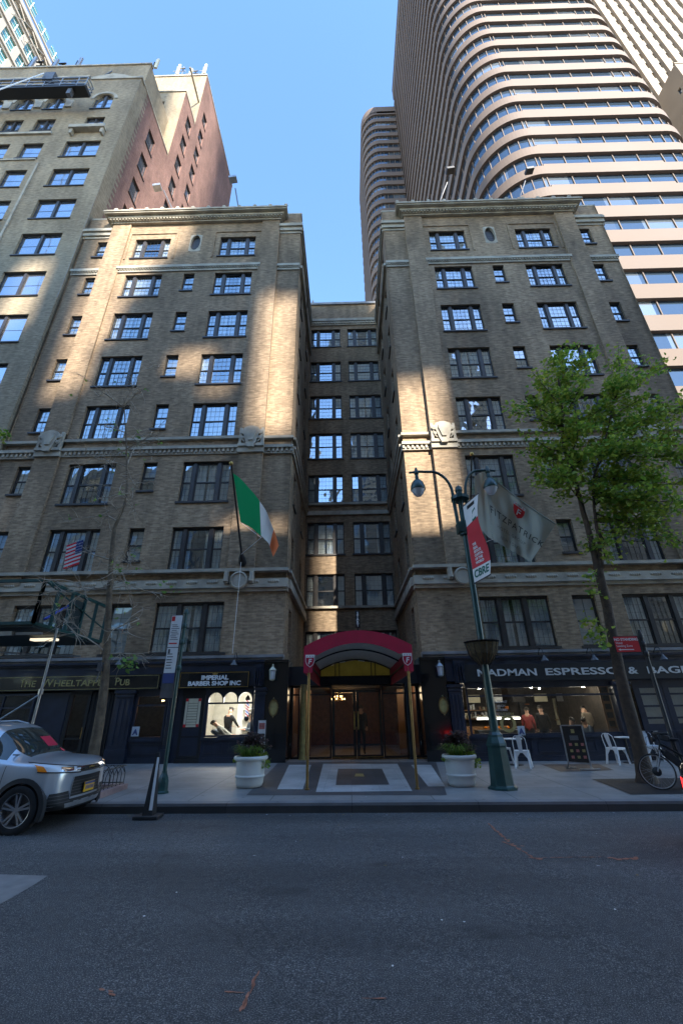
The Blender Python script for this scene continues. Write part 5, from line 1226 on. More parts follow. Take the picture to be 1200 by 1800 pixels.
# ------------------------------------------------------------------ people
def person(name, label, loc, rz_, J, clothes, skin_=(.5,.32,.22), hair=(.02,.015,.01), hairm=True, scale=1.0):
    """J: joint dict (local metres, figure faces -y). one continuous skinned body"""
    root = thing(name, label, 'person', loc); root.rotation_euler.z = rz_
    order = ['pelvis','waist','chest','neck','head','crown','shL','elL','wrL','haL','shR','elR','wrR','haR','hipL','knL','anL','toL','hipR','knR','anR','toR']
    E = [('pelvis','waist'),('waist','chest'),('chest','neck'),('neck','head'),('head','crown'),('chest','shL'),('shL','elL'),('elL','wrL'),('wrL','haL'),('chest','shR'),('shR','elR'),('elR','wrR'),('wrR','haR'),
         ('pelvis','hipL'),('hipL','knL'),('knL','anL'),('anL','toL'),('pelvis','hipR'),('hipR','knR'),('knR','anR'),('anR','toR')]
    Rr = dict(pelvis=.135,waist=.125,chest=.15,neck=.055,head=.092,crown=.075,sh=.075,el=.05,wr=.032,ha=.035,hip=.095,kn=.065,an=.045,to=.04)
    V = [Vector(J[k])*scale for k in order]
    me = bpy.data.meshes.new('body'); me.from_pydata(V, [(order.index(a), order.index(b)) for a, b in E], [])
    # fingers: five short chains from each hand
    ob = bpy.data.objects.new('body', me); COL.objects.link(ob)
    sk = ob.modifiers.new('skin', 'SKIN'); sk.use_smooth_shade = True
    su = ob.modifiers.new('sub', 'SUBSURF'); su.levels = 2; su.render_levels = 2
    for i, k in enumerate(order):
        kk = k.rstrip('LR') if k not in ('pelvis',) else k
        r_ = Rr.get(kk, Rr.get(k, .06))*scale; fl_ = 1.25 if k in ('pelvis','waist','chest') else 1.0
        me.skin_vertices[0].data[i].radius = (r_*fl_, r_*(1 if fl_ == 1 else .85))
    me.skin_vertices[0].data[0].use_root = True
    o = to_mesh(ob, 'body', [MT[clothes[0]], MT[clothes[1]], MT[clothes[2]], MT['shoe']], root)
    mesh = o.data
    segs = [(V[order.index(a)], V[order.index(b)], a, b) for a, b in E]
    for p in mesh.polygons:
        c = p.center; best = None
        for a, b, na, nb_ in segs:
            d = b-a; t = max(0, min(1, (c-a).dot(d)/max(d.length_squared, 1e-9))); dist = (c-(a+d*t)).length
            if best is None or dist < best[0]: best = (dist, na, nb_, t)
        _, na, nb_, t = best
        mi = 0
        if nb_ in ('head','crown') or (nb_ == 'neck' and t > .6): mi = 2
        elif nb_[:2] == 'ha' or (nb_[:2] == 'wr' and t > .9): mi = 2
        elif nb_[:2] in ('kn','an') or (nb_[:3] == 'hip' and t > .4): mi = 1
        elif nb_[:2] == 'to': mi = 3
        p.material_index = mi; p.use_smooth = True
    # hands
    for s in 'LR':
        w, h = V[order.index('wr'+s)], V[order.index('ha'+s)]; d = (h-w).normalized(); side_ = d.cross(Vector((0,0,1))); side_ = side_.normalized() if side_.length > .1 else Vector((1,0,0)); dn = d.cross(side_)
        f = MB()
        for q, ln in ((-1.5,.062),(-.5,.075),(.5,.078),(1.5,.066)):
            a = h+side_*(q*.019)*scale; f.tube([a-d*.02, a+d*ln*.5, a+d*ln*.9+dn*.02], [.010*scale,.009*scale,.007*scale], 6)
        a = h+side_*.035*scale-d*.03; f.tube([a, a+side_*.03+d*.02, a+side_*.035+d*.05], [.011*scale,.01*scale,.008*scale], 6)
        k_ = f.build('hand', MT[clothes[2]], None, smooth=True); k_.parent = root
    # head shape, face, hair
    hd, nk, cr = V[order.index('head')], V[order.index('neck')], V[order.index('crown')]
    up = (cr-nk).normalized(); fwd = Vector(J.get('face', (0,-1,0))).normalized(); fwd = (fwd-up*fwd.dot(up)).normalized(); rt = fwd.cross(up)
    f = MB(); cc = hd+up*.03*scale
    f.tube([cc+fwd*.085*scale+up*.02*scale, cc+fwd*.112*scale-up*.015*scale, cc+fwd*.085*scale-up*.02*scale], [.008*scale,.016*scale,.01*scale], 6)
    for q in (-1, 1): f.tube([cc+rt*q*.088*scale-up*.02*scale-fwd*.0, cc+rt*q*.1*scale+up*.015*scale], .014*scale, 6)
    k_ = f.build('nose_and_ears', MT[clothes[2]], None, smooth=True); k_.parent = root
    f = MB()
    for q in (-1, 1): f.lathe(cc+fwd*.087*scale+rt*q*.033*scale+up*.022*scale, [(0,-.008),(.010,0),(0,.008)], 8, 0)
    f.tube([cc+fwd*.09*scale-rt*.024*scale-up*.045*scale, cc+fwd*.095*scale-up*.047*scale, cc+fwd*.09*scale+rt*.024*scale-up*.045*scale], .005, 5, 1)
    k_ = f.build('face', [MT['black'], MT['lip']], None); k_.parent = root
    hm = MB(); c0 = cc+up*.028*scale-fwd*.014*scale; n = 14
    for i in range(8):
        for j in range(n):
            def P(i, j):
                th_ = (i/8)*1.95; ph = 2*pi*j/n; dx, dz, dy = sin(th_)*cos(ph), cos(th_), sin(th_)*sin(ph)
                k = .108 if not (dy < -.25 and dz < .35) else .07
                return c0+(rt*dx*k+up*dz*.112-fwd*(-dy)*-k*1.05 if False else rt*dx*k+up*dz*.112+fwd*(dy*-k*1.05)*-1)*scale
            hm.quad(P(i, j), P(i, j+1), P(i+1, j+1), P(i+1, j))
    k_ = hm.build('hair', MT['hair_dark' if hairm is True else hairm], None, smooth=True); k_.parent = root
    return root
mat('skin', (.50,.30,.21), .55, var=.06); mat('lip', (.35,.12,.10), .5, var=0); mat('shoe', (.02,.02,.02), .5, var=.1); mat('hair_dark', (.018,.012,.009), .6, var=.3, scale=40)
mat('cloth_black', (.014,.015,.018), .85, var=.2); mat('cloth_grey', (.20,.21,.19), .85, var=.12); mat('cloth_blue', (.05,.08,.12), .8, var=.15); mat('cloth_beige', (.28,.24,.19), .9, var=.1); mat('cloth_red', (.25,.04,.04), .85, var=.2)
STAND = dict(pelvis=(0,0,.95), waist=(0,.01,1.1), chest=(0,.01,1.33), neck=(0,.0,1.49), head=(0,-.02,1.60), crown=(0,-.01,1.70),
  shL=(.17,.01,1.40), elL=(.23,.03,1.13), wrL=(.21,-.12,.93), haL=(.2,-.18,.88), shR=(-.17,.01,1.40), elR=(-.23,.03,1.13), wrR=(-.21,-.10,.92), haR=(-.2,-.14,.86),
  hipL=(.09,0,.90), knL=(.10,-.02,.49), anL=(.10,.02,.09), toL=(.11,-.13,.05), hipR=(-.09,0,.90), knR=(-.10,-.02,.49), anR=(-.10,.02,.09), toR=(-.11,-.13,.05))
SIT = dict(pelvis=(0,.05,.50), waist=(0,.07,.66), chest=(0,.05,.90), neck=(0,.0,1.06), head=(0,-.05,1.17), crown=(0,-.05,1.27),
  shL=(.17,.04,.98), elL=(.22,-.05,.74), wrL=(.15,-.26,.72), haL=(.12,-.32,.73), shR=(-.17,.04,.98), elR=(-.22,-.05,.74), wrR=(-.15,-.26,.72), haR=(-.12,-.32,.73),
  hipL=(.09,0,.50), knL=(.11,-.42,.52), anL=(.11,-.42,.09), toL=(.11,-.55,.05), hipR=(-.09,0,.50), knR=(-.11,-.42,.52), anR=(-.11,-.42,.09), toR=(-.11,-.55,.05))
# barber: standing behind the client, back half turned, arms forward
J = dict(STAND); J.update(elL=(.26,-.12,1.18), wrL=(.14,-.32,1.10), haL=(.10,-.38,1.08), elR=(-.26,-.12,1.18), wrR=(-.2,-.32,1.08), haR=(-.16,-.38,1.06), head=(0,-.06,1.60), crown=(.0,-.07,1.70))
v = at(404, 1250, 18.1); person('person', 'barber in dark tunic with short dark hair standing behind the reclining client', (v.x, 18.1, .18), rad(155), J, ('cloth_black','cloth_black','skin'))
# client reclining towards the right of the picture: local -y is towards his feet
REC = dict(pelvis=(0,-.05,.58), waist=(0,.10,.68), chest=(0,.30,.84), neck=(0,.46,.96), head=(0,.57,1.03), crown=(0,.66,1.10),
  shL=(.17,.36,.88), elL=(.22,.12,.68), wrL=(.18,-.12,.66), haL=(.17,-.19,.66), shR=(-.17,.36,.88), elR=(-.22,.12,.68), wrR=(-.18,-.12,.66), haR=(-.17,-.19,.66),
  hipL=(.09,-.08,.58), knL=(.11,-.5,.60), anL=(.11,-.82,.32), toL=(.11,-.95,.36), hipR=(-.09,-.08,.58), knR=(-.11,-.5,.60), anR=(-.11,-.82,.32), toR=(-.11,-.95,.36), face=(0,-.5,.85))
v = at(392, 1283, 17.35); person('person', 'client in grey-green cape lying back in the barber chair', (v.x+.25, 17.35, .34), rad(90), REC, ('cloth_grey','cloth_grey','skin'))
bc = thing('barber_chair', 'reclined blue barber chair under the client by the window', 'chair', (v.x+.25, 17.4, .18)); bx, by, bz = bc.location
b = MB(); b.box(bx-.05, bx+.5, by-.26, by+.26, bz+.50, bz+.60); b.build('seat', MT['cloth_blue'], bc, bevel=.02)
b = MB(); b.wbox((bx-.08, by, bz+.60), (bx-.62, by, bz+.98), .5, .1); b.build('backrest', MT['cloth_blue'], bc, bevel=.02)
b = MB(); b.lathe((bx+.2, by, bz), [(.3,0),(.3,.04),(.08,.07),(.06,.48)], 20); b.build('base', MT['steel'], bc); b = MB(); b.wbox((bx+.5, by, bz+.5), (bx+.9, by, bz+.25), .4, .05); b.build('footrest', MT['steel'], bc)
v = at(440, 1262, 18.3); person('person', 'seated client in slate blue top at the right of the barber window', (v.x+.05, 18.2, .42), rad(-60), SIT, ('cloth_blue','cloth_black','skin'))
t = thing('stool', 'white stool under the seated barber client', 'stool', (v.x+.05, 18.2, .18)); b = MB(); b.lathe((t.location.x, 18.2, .18), [(.22,0),(.22,.03),(.05,.05),(.05,.6),(.2,.62),(.2,.70)], 16); b.build('seat', MT['white'], t)
# cafe
v = at(950, 1250, 18.2); J = dict(STAND); J.update(head=(0,-.07,1.58), crown=(0,-.11,1.67), neck=(0,-.02,1.47)); person('person', 'customer in long black coat with light collar standing in the cafe window', (v.x, 18.2, .07), rad(165), J, ('cloth_black','cloth_black','skin'))
v = at(930, 1255, 18.8); person('person', 'customer in patterned reddish jacket standing beside the black coat', (v.x-.1, 18.8, .07), rad(150), STAND, ('cloth_red','cloth_black','skin'), scale=.96)
v = at(1028, 1250, 18.4); J = dict(STAND); J.update(head=(-.04,-.12,1.55), crown=(-.06,-.17,1.63), neck=(0,-.05,1.46)); person('person', 'stooping customer in beige hooded top near the cafe right side', (v.x, 18.4, .07), rad(200), J, ('cloth_beige','cloth_black','skin'))
v = at(1003, 1275, 17.4); person('person', 'seated cafe guest with reddish hair just inside the window', (v.x, 17.4, .07), rad(90), SIT, ('cloth_black','cloth_black','skin'))
v = at(1030, 1277, 17.5); person('person', 'seated cafe guest with dark hair facing the reddish haired guest', (v.x, 17.5, .07), rad(-80), SIT, ('cloth_blue','cloth_black','skin'))
v = at(634, 1260, 19.0); person('person', 'doorman in dark suit standing inside the lobby behind the right door', (v.x, 19.0, .19), rad(5), STAND, ('cloth_black','cloth_black','skin'))

# ------------------------------------------------------------------ white metal chairs and tables
def make_chair(loc, rz_, label):
    t = thing('metal_chair', label, 'chair', (0,0,0), 'white metal cafe chairs')
    b = MB()
    b.box(-.19,.19,-.19,.19,.435,.455); b.box(-.19,.19,-.2,-.19,.40,.455); b.box(-.19,.19,.19,.2,.40,.455); b.box(-.2,-.19,-.19,.19,.40,.455); b.box(.19,.2,-.19,.19,.40,.455); b.build('seat', MT['chair_white'], t, bevel=.006)
    for sx in (-1, 1):
        for sy in (-1, 1):
            b = MB(); b.wbox((sx*.17, sy*.17, .42), (sx*.21, sy*(.22 if sy < 0 else .26), 0), .045, .045); b.add([(sx*.18, sy*.185, .42), (sx*.03, sy*.19, .42), (sx*.185, sy*.2, .22)], [(0,1,2)]); b.build('leg', MT['chair_white'], t)
    b = MB(); pts = [(-.18,.18,.44), (-.19,.22,.62), (-.175,.26,.78), (-.10,.285,.845), (0,.29,.855), (.10,.285,.845), (.175,.26,.78), (.19,.22,.62), (.18,.18,.44)]; b.tube(pts, .011, 8); b.build('back_frame', MT['chair_white'], t)
    b = MB(); b.add([(-.05,.19,.45), (.05,.19,.45), (.075,.275,.80), (.065,.285,.848), (-.065,.285,.848), (-.075,.275,.80)], [(0,1,2,3,4,5)]); b.add([(-.05,.196,.45), (.05,.196,.45), (.075,.281,.80), (.065,.291,.848), (-.065,.291,.848), (-.075,.281,.80)], [(5,4,3,2,1,0)]); b.build('splat', MT['chair_white'], t)
    t.location = loc; t.rotation_euler.z = rz_; return t
def gp(px, py): p = atg(px, py); return p
p1_ = gp(928, 1350); p2_ = gp(907, 1347); p3_ = gp(1076, 1340); p4_ = gp(1144, 1337)
ch0 = make_chair((p1_.x-.12, p1_.y+.0, sz(p1_.x,p1_.y)+.004), rad(155), 'white metal chair nearest the street lamp, its back to the street')
dup(ch0, None, (p2_.x-.12, p2_.y+.75, sz(p2_.x,p2_.y)+.004), rad(100), 'white metal chair facing the table, left of the chair seen from behind')
dup(ch0, None, (p3_.x-.1, p3_.y-.55, sz(p3_.x,p3_.y)+.004), rad(115), 'white metal chair seen side on, left of the leafy tree trunk')
dup(ch0, None, (p4_.x+.0, p4_.y-.2, sz(p4_.x,p4_.y)+.004), rad(-10), 'white metal chair behind the bicycle front wheel')
def table(x, y, label):
    t = thing('cafe_table', label, 'table', (x, y, sz(x,y)+.004), 'round cafe tables'); z = t.location.z
    b = MB(); b.lathe((x, y, z+.70), [(.29,0),(.30,.005),(.30,.028),(.28,.03)], 32); b.build('tabletop', MT['chair_white'], t)
    b = MB(); b.lathe((x, y, z), [(.22,0),(.22,.012),(.03,.03),(.025,.70)], 20); b.build('pedestal', MT['black'], t)
v = at(915, 1290, 15.9); table(p1_.x-.1, p1_.y+.72, 'small round white cafe table between the two chairs by the street lamp')
table(at(1092, 1295, 15.9).x, 15.75, 'small round white cafe table right beside the leafy tree trunk')
# ------------------------------------------------------------------ menu board on a stand
g_ = gp(1021, 1353); t = thing('menu_board', 'tall leaning dark menu board in a grey frame on the pavement before the cafe', 'menu board', (g_.x, g_.y, g_.z)); x, y, z = g_
A = lambda u, h, d=0: (x-.31+u*.56, y+.04-u*.12+.0*h-d, z+.03+h)
b = MB()
for a, c in ((A(0,.12),A(0,1.1)),(A(1,.02),A(1,1.1)),(A(0,1.1),A(1,1.1)),(A(0,.16),A(1,.12))): b.wbox(a, c, .035, .03)
b.wbox((x-.12, y-.2, z+.03), (x+.46, y-.16, z+.03), .05, .03); b.wbox(A(1,.02), (x+.28, y-.17, z+.03), .03, .03); b.wbox((x-.35, y+.2, z+.03), (x-.05, y+.22, z+.03), .05, .03); b.wbox(A(0,.12), (x-.3, y+.2, z+.03), .03, .03)
b.build('frame', MT['steel'], t)
b = MB(); b.add([A(.03,.17,.004), A(.97,.14,.004), A(.97,1.08,.004), A(.03,1.08,.004)], [(0,1,2,3)], 0)
r = random.Random(2)
for i in range(3):
    for j in range(3):
        u, h = .2+.28*j, .25+.16*i; b.add([A(u,h,.012), A(u+.14,h,.012), A(u+.14,h+.07,.012), A(u,h+.07,.012)], [(0,1,2,3)], 1+(i+j) % 2)
b.add([A(.42,.9,.012), A(.58,.9,.012), A(.58,1.0,.012), A(.42,1.0,.012)], [(0,1,2,3)], 2)
for k in range(5): b.add([A(.3,.72+k*.025,.012), A(.7,.72+k*.025,.012), A(.7,.728+k*.025,.012), A(.3,.728+k*.025,.012)], [(0,1,2,3)], 3)
mat('food_pink', (.45,.15,.13), .6, var=.3, scale=30); b.build('panel', [MT['menu_dark'], MT['food_pink'], MT['dull_gold'], MT['letter_silver']], t)
# ------------------------------------------------------------------ planters
def leafblob(mb, c, R, n, ln, wd, up=.4, seed=1, mi=0, flat=1.0):
    r = random.Random(seed)
    for _ in range(n):
        a, e = r.random()*2*pi, r.random(); rr = R*(r.random()**.5)
        p = Vector((c[0]+rr*cos(a), c[1]+rr*sin(a), c[2]+e*R*flat)); d = Vector((cos(a)*r.random(), sin(a)*r.random(), up*(r.random()-.2))); d = d.normalized() if d.length > .01 else Vector((1,0,0))
        s = d.cross(Vector((r.random()-.5, r.random()-.5, r.random()))).normalized()*wd*(.6+.8*r.random()); l = ln*(.6+.8*r.random())
        mb.add([p-s*.2, p+d*l*.5+s, p+d*l, p+d*l*.5-s], [(0,1,2,3)], mi)
def planter(x, y, label, seed):
    t = thing('planter', label, 'planter', (x, y, sz(x,y)+.003), 'white planters beside the entrance'); z = t.location.z
    b = MB(); b.lathe((x, y, z), [(.26,0),(.29,.015),(.315,.08),(.325,.19),(.335,.20),(.345,.22),(.335,.245),(.328,.25),(.345,.50),(.35,.53),(.385,.55),(.40,.575),(.40,.605),(.38,.63),(.345,.63),(.33,.60),(.32,.54),(.0,.54)], 40)
    b.build('pot', MT['planter_white'], t, smooth=50)
    r = random.Random(seed); b = MB()
    for i in range(170):                                         # grassy tuft
        a = r.random()*2*pi; rr = .2*r.random(); p = Vector((x+rr*cos(a)-.05, y+rr*sin(a)-.05, z+.56)); L_ = .26+.2*r.random(); o = Vector((cos(a), sin(a), 0)); s = Vector((-sin(a), cos(a), 0))*.006
        q = p+o*L_*.4+Vector((0,0,L_*.7)); e = p+o*L_*1.0+Vector((0,0,L_*.45)); b.add([p-s, p+s, q+s, q-s, e], [(0,1,2,3), (3,2,4)])
    b.build('grass_tuft', MT['grass_leaf'], t)
    b = MB(); leafblob(b, (x+.1, y, z+.55), .27, 500, .05, .02, seed=seed+1, flat=.5); leafblob(b, (x+.33, y-.05, z+.38), .12, 200, .045, .02, seed=seed+2, up=-.8, flat=1.4); leafblob(b, (x-.3, y-.1, z+.5), .1, 120, .045, .02, seed=seed+3, flat=.8); b.build('trailing_leaves', MT['leaf'], t)
    b = MB()
    for i in range(80):
        a = r.random()*2*pi; rr = .26*r.random(); p = Vector((x+rr*cos(a)+.0, y+rr*sin(a)+.05, z+.55)); h = .22+.36*r.random(); h *= 1.0-.8*rr/.35*r.random(); e = p+Vector((.3*(r.random()-.5), .16*(r.random()-.5), h)); b.tube([p, (p+e)/2+Vector((.02,0,0)), e], .004, 3)
        leafblob(b, e-Vector((0,0,.08)), .075, 26, .06, .02, seed=i+seed*50, flat=1.3)
    b.build('dark_foliage', MT['purple_leaf'], t)
    b = MB()
    for i in range(30): a = r.random()*2*pi; rr = .27*r.random(); b.lathe((x+rr*cos(a), y+rr*sin(a), z+.62+.3*r.random()), [(0,-.006),(.012,0),(0,.008)], 5)
    b.build('blossoms', MT['flower'], t)
    return t
pa = gp(438, 1383); pb = gp(812, 1381)
planter(pa.x, pa.y, 'round white planter with dark foliage left of the canopy, a printed card standing in it', 11); planter(pb.x, pb.y, 'round white planter with bright grass tuft right of the canopy', 23)
t = thing('card_stand', 'tall printed card in a dark frame standing behind the left planter', 'sign', (pa.x+.12, pa.y+.45, sz(pa.x,pa.y))); x, y, z = t.location; b = MB(); b.box(x-.1, x+.13, y, y+.03, z+.35, z+1.42, 0); b.box(x-.08, x+.11, y-.006, y-.001, z+.4, z+1.38, 1)
for k in range(5): b.box(x-.06, x+.09, y-.01, y-.007, z+.55+k*.12, z+.60+k*.12, 0)
b.box(x-.06, x+.09, y-.01, y-.007, z+1.18, z+1.32, 2); b.box(x-.1, x+.13, y-.1, y+.15, z, z+.02, 0); b.box(x-.01, x+.03, y+.005, y+.03, z+.02, z+.36, 0); b.build('board', [MT['black'], MT['white'], MT['food_pink']], t)
# ------------------------------------------------------------------ twin street lamp
lx, ly = 3.34, 11.2; lz = sz(lx, ly); t = thing('street_lamp', 'tall dark green twin arm street lamp with heavy octagonal base', 'street lamp', (lx, ly, lz))
b = MB(); b.lathe((lx, ly, lz), [(.33,0),(.33,.035),(.27,.06),(.26,.08),(.215,.80),(.22,.83),(.235,.85),(.225,.90),(.17,1.02),(.165,1.06),(.125,1.12),(.12,1.15)], 8); b.build('base', MT['green_paint'], t)
b = MB(); b.lathe((lx, ly, lz), [(.10,1.13),(.085,3.0),(.075,5.5),(.07,7.2)], 16); b.build('pole', MT['green_paint'], t, smooth=40)
b = MB()
for z0, r_ in ((6.02,.15),(6.32,.15),(7.12,.26)): b.lathe((lx, ly, lz+z0), [(.08,0),(r_,.02),(r_,.12),(.08,.14)], 12)
b.lathe((lx, ly, lz+7.2), [(.09,0),(.09,.2),(.11,.24),(.09,.36),(.03,.42)], 12); b.box(lx-.2, lx+.06, ly-.15, ly+.12, lz+6.1, lz+6.4); b.build('collar', MT['green_paint'], t)
for s in (-1, 1):
    b = MB(); ex = 1.19 if s < 0 else .95; pts = [(lx+s*.15, ly, lz+6.2), (lx+s*.19, ly, lz+7.2)]
    for i in range(12): a = pi*i/14; pts.append((lx+s*(.19+ex/2*(1-cos(a))*1.02), ly, lz+7.35+.78*sin(min(a, pi*.62) if a > 1.57 else a)))
    pts = pts[:9]+[(lx+s*(ex-.25), ly, lz+8.12), (lx+s*(ex-.05), ly, lz+8.13), (lx+s*(ex+.22), ly, lz+8.1)]
    b.tube(pts, [.05,.05]+[.042]*(len(pts)-3)+[.03], 10); b.lathe((lx+s*ex, ly, lz+7.92), [(.05,-.1),(.06,0),(.045,.1),(.07,.12),(.07,.18),(.03,.34)], 10); b.build('arm', MT['green_paint'], t, smooth=50)
    b = MB(); b.lathe((lx+s*ex, ly, lz+7.50), [(.215,0),(.22,.02),(.21,.12),(.17,.24),(.1,.33),(.05,.36)], 24); sh_ = b.build('lamp_shade', MT['green_paint'], t, smooth=50)
    b = MB(); b.lathe((lx+s*ex, ly, lz+7.28), [(.0,-.0),(.07,.02),(.14,.09),(.18,.18),(.20,.225)], 24); b.build('lens', MT['lens'], sh_, smooth=60)
hb = thing('hanging_basket', 'empty brown lined metal basket ringed round the street lamp pole', 'basket', (lx, ly, lz+2.85)); b = MB(); b.lathe((lx, ly, lz+2.6), [(.115,0),(.2,.06),(.33,.25),(.40,.50),(.39,.50),(.3,.4),(.115,.38)], 24); mat('coir', (.09,.065,.03), .95, var=.4, scale=14, bump=.6); b.build('liner', MT['coir'], hb)
b = MB()
for k in range(16): a = k*pi/8; b.tube([(lx+.13*cos(a), ly+.13*sin(a), lz+2.58), (lx+.34*cos(a), ly+.34*sin(a), lz+2.82), (lx+.42*cos(a), ly+.42*sin(a), lz+3.16)], .008, 4)
b.lathe((lx, ly, lz+3.13), [(.42,0),(.435,.01),(.42,.02)], 24); b.build('frame', MT['black'], hb)
# banner hanging towards the road, below the collar
bn = thing('street_banner', 'narrow red and white street banner hanging from the lamp post', 'banner', (lx, ly, lz+6))
def BN(u, v, d=0):          # u 0 at the pole, 1 towards the road; v 0 bottom, 1 top
    zt_ = 6.88+.0*u; zb_2 = 4.62+.0*u; bul = .07*sin(v*pi*2.2)*u
    return Vector((lx+.02+.18*u+bul-d, ly-.12-.78*u, lz+zb_2+(zt_-zb_2)*v))
b = MB(); nu, nv = 6, 24
for i in range(nu):
    for j in range(nv):
        v0, v1 = j/nv, (j+1)/nv; mi = 1 if .17 < (v0+v1)/2 < .70 else 0; b.quad(BN(i/nu,v0), BN((i+1)/nu,v0), BN((i+1)/nu,v1), BN(i/nu,v1), mi)
mat('banner_red', (.60,.035,.05), .6, var=.05); mat('banner_white', (.75,.74,.72), .6, var=.05); mat('banner_green', (.0,.12,.08), .6, var=.05)
fb = b.build('cloth', [MT['banner_white'], MT['banner_red']], bn)
bmap = lambda u0, v0, k: (lambda x, y, z: BN(u0+x*k, v0+y*k*.35, .006+z))
b = MB(); b.add([BN(.55,.70,.004), BN(.88,.70,.004), BN(.80,.86,.004), BN(.6,.84,.004)], [(0,1,2,3)]); b.build('emblem', MT['banner_green'], fb)
text('CBRE', .36, MT['banner_green'], fb, (0,0,0), bold=.01, depth=.001, fn=bmap(.5, .09, 1.0))
for i, w in enumerate(('THE','REAL','ESTATE','CAPITAL','OF THE','WORLD')): text(w, .12, MT['banner_white'], fb, (0,0,0), align='LEFT', bold=.006, depth=.001, fn=bmap(.25, .44-i*.045, 1.0))
b = MB(); b.add([BN(.25,.91,.004), BN(.75,.91,.004), BN(.75,.96,.004), BN(.25,.96,.004)], [(0,1,2,3)]); b.build('emblem', MT['black'], fb)
b = MB()
for v in (0, 1): a, c = BN(0,v), BN(1.02,v); b.tube([(lx, ly, a.z), a, c], .016, 6)
b.build('bracket_arm', MT['steel_dark'], bn)
# ------------------------------------------------------------------ flags
def flagpole(label, base, tip, r0=.045, r1=.028):
    t = thing('flagpole', label, 'flagpole', base, 'flagpoles on the facade'); a, c = Vector(base), Vector(tip)
    b = MB(); b.tube([a, c], [r0, r1], 10); b.build('pole', MT['black'], t, smooth=40); b = MB(); b.lathe(c, [(.0,-.02),(.06,.02),(.075,.07),(.05,.12),(0,.14)], 12, axis=(c-a)); b.build('finial', MT['gold'], t, smooth=50)
    b = MB(); d = (c-a).normalized(); b.lathe(a, [(.12,-.25),(.16,-.1),(.13,.1),(.06,.3)], 12, axis=d); b.build('mount', MT['black'], t, smooth=50); return t
flagpole('black flagpole with gold ball holding the green white and orange flag', (-4.24, 16.45, 7.35), (-4.16, 13.4, 9.98))
flagpole('black flagpole with gold ball holding the pale hotel flag', (4.95, 16.45, 7.3), (4.66, 13.4, 10.15))
flagpole('thick black flagpole at the far left edge above the scaffold deck', (-16.3, 16.5, 7.25), (-19.0, 13.2, 10.6), .09, .06)
def bez(P, t):
    P = [Vector(p) for p in P]
    while len(P) > 1: P = [P[i]*(1-t)+P[i+1]*t for i in range(len(P)-1)]
    return P[0]
def cloth(top, bot, amp, waves, yamp=.12):
    def f(u, v, d=0):
        a, c = bez(top, u), bez(bot, u); p = c*(1-v)+a*v
        w = sin(u*waves+v*1.6)*amp*u+sin(u*waves*2.3-v*3+1)*amp*.35*u
        return p+Vector((.15*w, -w-d, .1*w))
    return f
TOP = [at(410,832,13.75), at(440,850,13.2), at(478,905,13.6), at(490,958,14.0)]; BOT = [at(423,918,15.0), at(452,932,14.6), at(472,948,14.3), at(480,977,14.2)]
F = cloth(TOP, BOT, .13, 11)
fi = thing('irish_flag', 'green white and orange flag drooping from the flagpole left of the court', 'flag', tuple(F(0,.5))); b = MB(); nu, nv = 48, 16
for i in range(nu):
    for j in range(nv):
        mi = 0 if i < nu*.50 else 1 if i < nu*.80 else 2; b.quad(F(i/nu,j/nv), F((i+1)/nu,j/nv), F((i+1)/nu,(j+1)/nv), F(i/nu,(j+1)/nv), mi)
def clothmat(name, c):
    m_, nt, bs_ = mk(name); N = nt.nodes; L = nt.links; bs_.inputs['Base Color'].default_value = (*c,1); bs_.inputs['Roughness'].default_value = .8
    t_ = N.new('ShaderNodeBsdfTranslucent'); t_.inputs[0].default_value = (*c,1); ms = N.new('ShaderNodeMixShader'); ms.inputs[0].default_value = .4
    L.new(bs_.outputs[0], ms.inputs[1]); L.new(t_.outputs[0], ms.inputs[2]); L.new(ms.outputs[0], N['Material Output'].inputs[0]); MT[name] = m_
clothmat('flag_green', (.0,.30,.10)); clothmat('flag_white', (.72,.72,.70)); clothmat('flag_orange', (.85,.22,.08)); clothmat('flag_beige', (.33,.34,.29)); clothmat('flag_blue', (.03,.05,.2)); clothmat('flag_red', (.75,.03,.04))
b.build('cloth', [MT['flag_green'], MT['flag_white'], MT['flag_orange']], fi, smooth=True)
ro_ = MB(); ro_.tube([F(0,0), F(.5,-.05), (-4.24, 16.2, 7.5)], .008, 4); ro_.tube([(-4.24,16.3,7.2), (-4.26,16.3,3.7)], .008, 4); ro_.build('halyard', MT['white'], fi)
# hotel flag: flat u along the hem, v across
TL, TR, BR, BL = at(850,828,13.75), at(975,921,13.9), at(932,989,14.3), at(866,948,14.8)
def F2(u, v, d=0):
    p = (BL*(1-v)+TL*v)*(1-u)+(BR*(1-v)+TR*v)*u; w = .17*sin(u*6+v*2.4)*(1-.35*u)+.07*sin(u*13-v*5)+.03*sin(u*23+v*9)
    n = (TR-TL).cross(TL-BL).normalized(); return p-n*(-w) + n*(-d if n.y > 0 else d) + Vector((0,0,-.10*sin(pi*u)*v))
f2 = thing('hotel_flag', 'large pale grey-green hotel flag with red crest hanging beside the street lamp', 'flag', tuple(F2(0,.5))); b = MB(); nu, nv = 40, 22
for i in range(nu):
    for j in range(nv): b.quad(F2(i/nu,j/nv), F2((i+1)/nu,j/nv), F2((i+1)/nu,(j+1)/nv), F2(i/nu,(j+1)/nv))
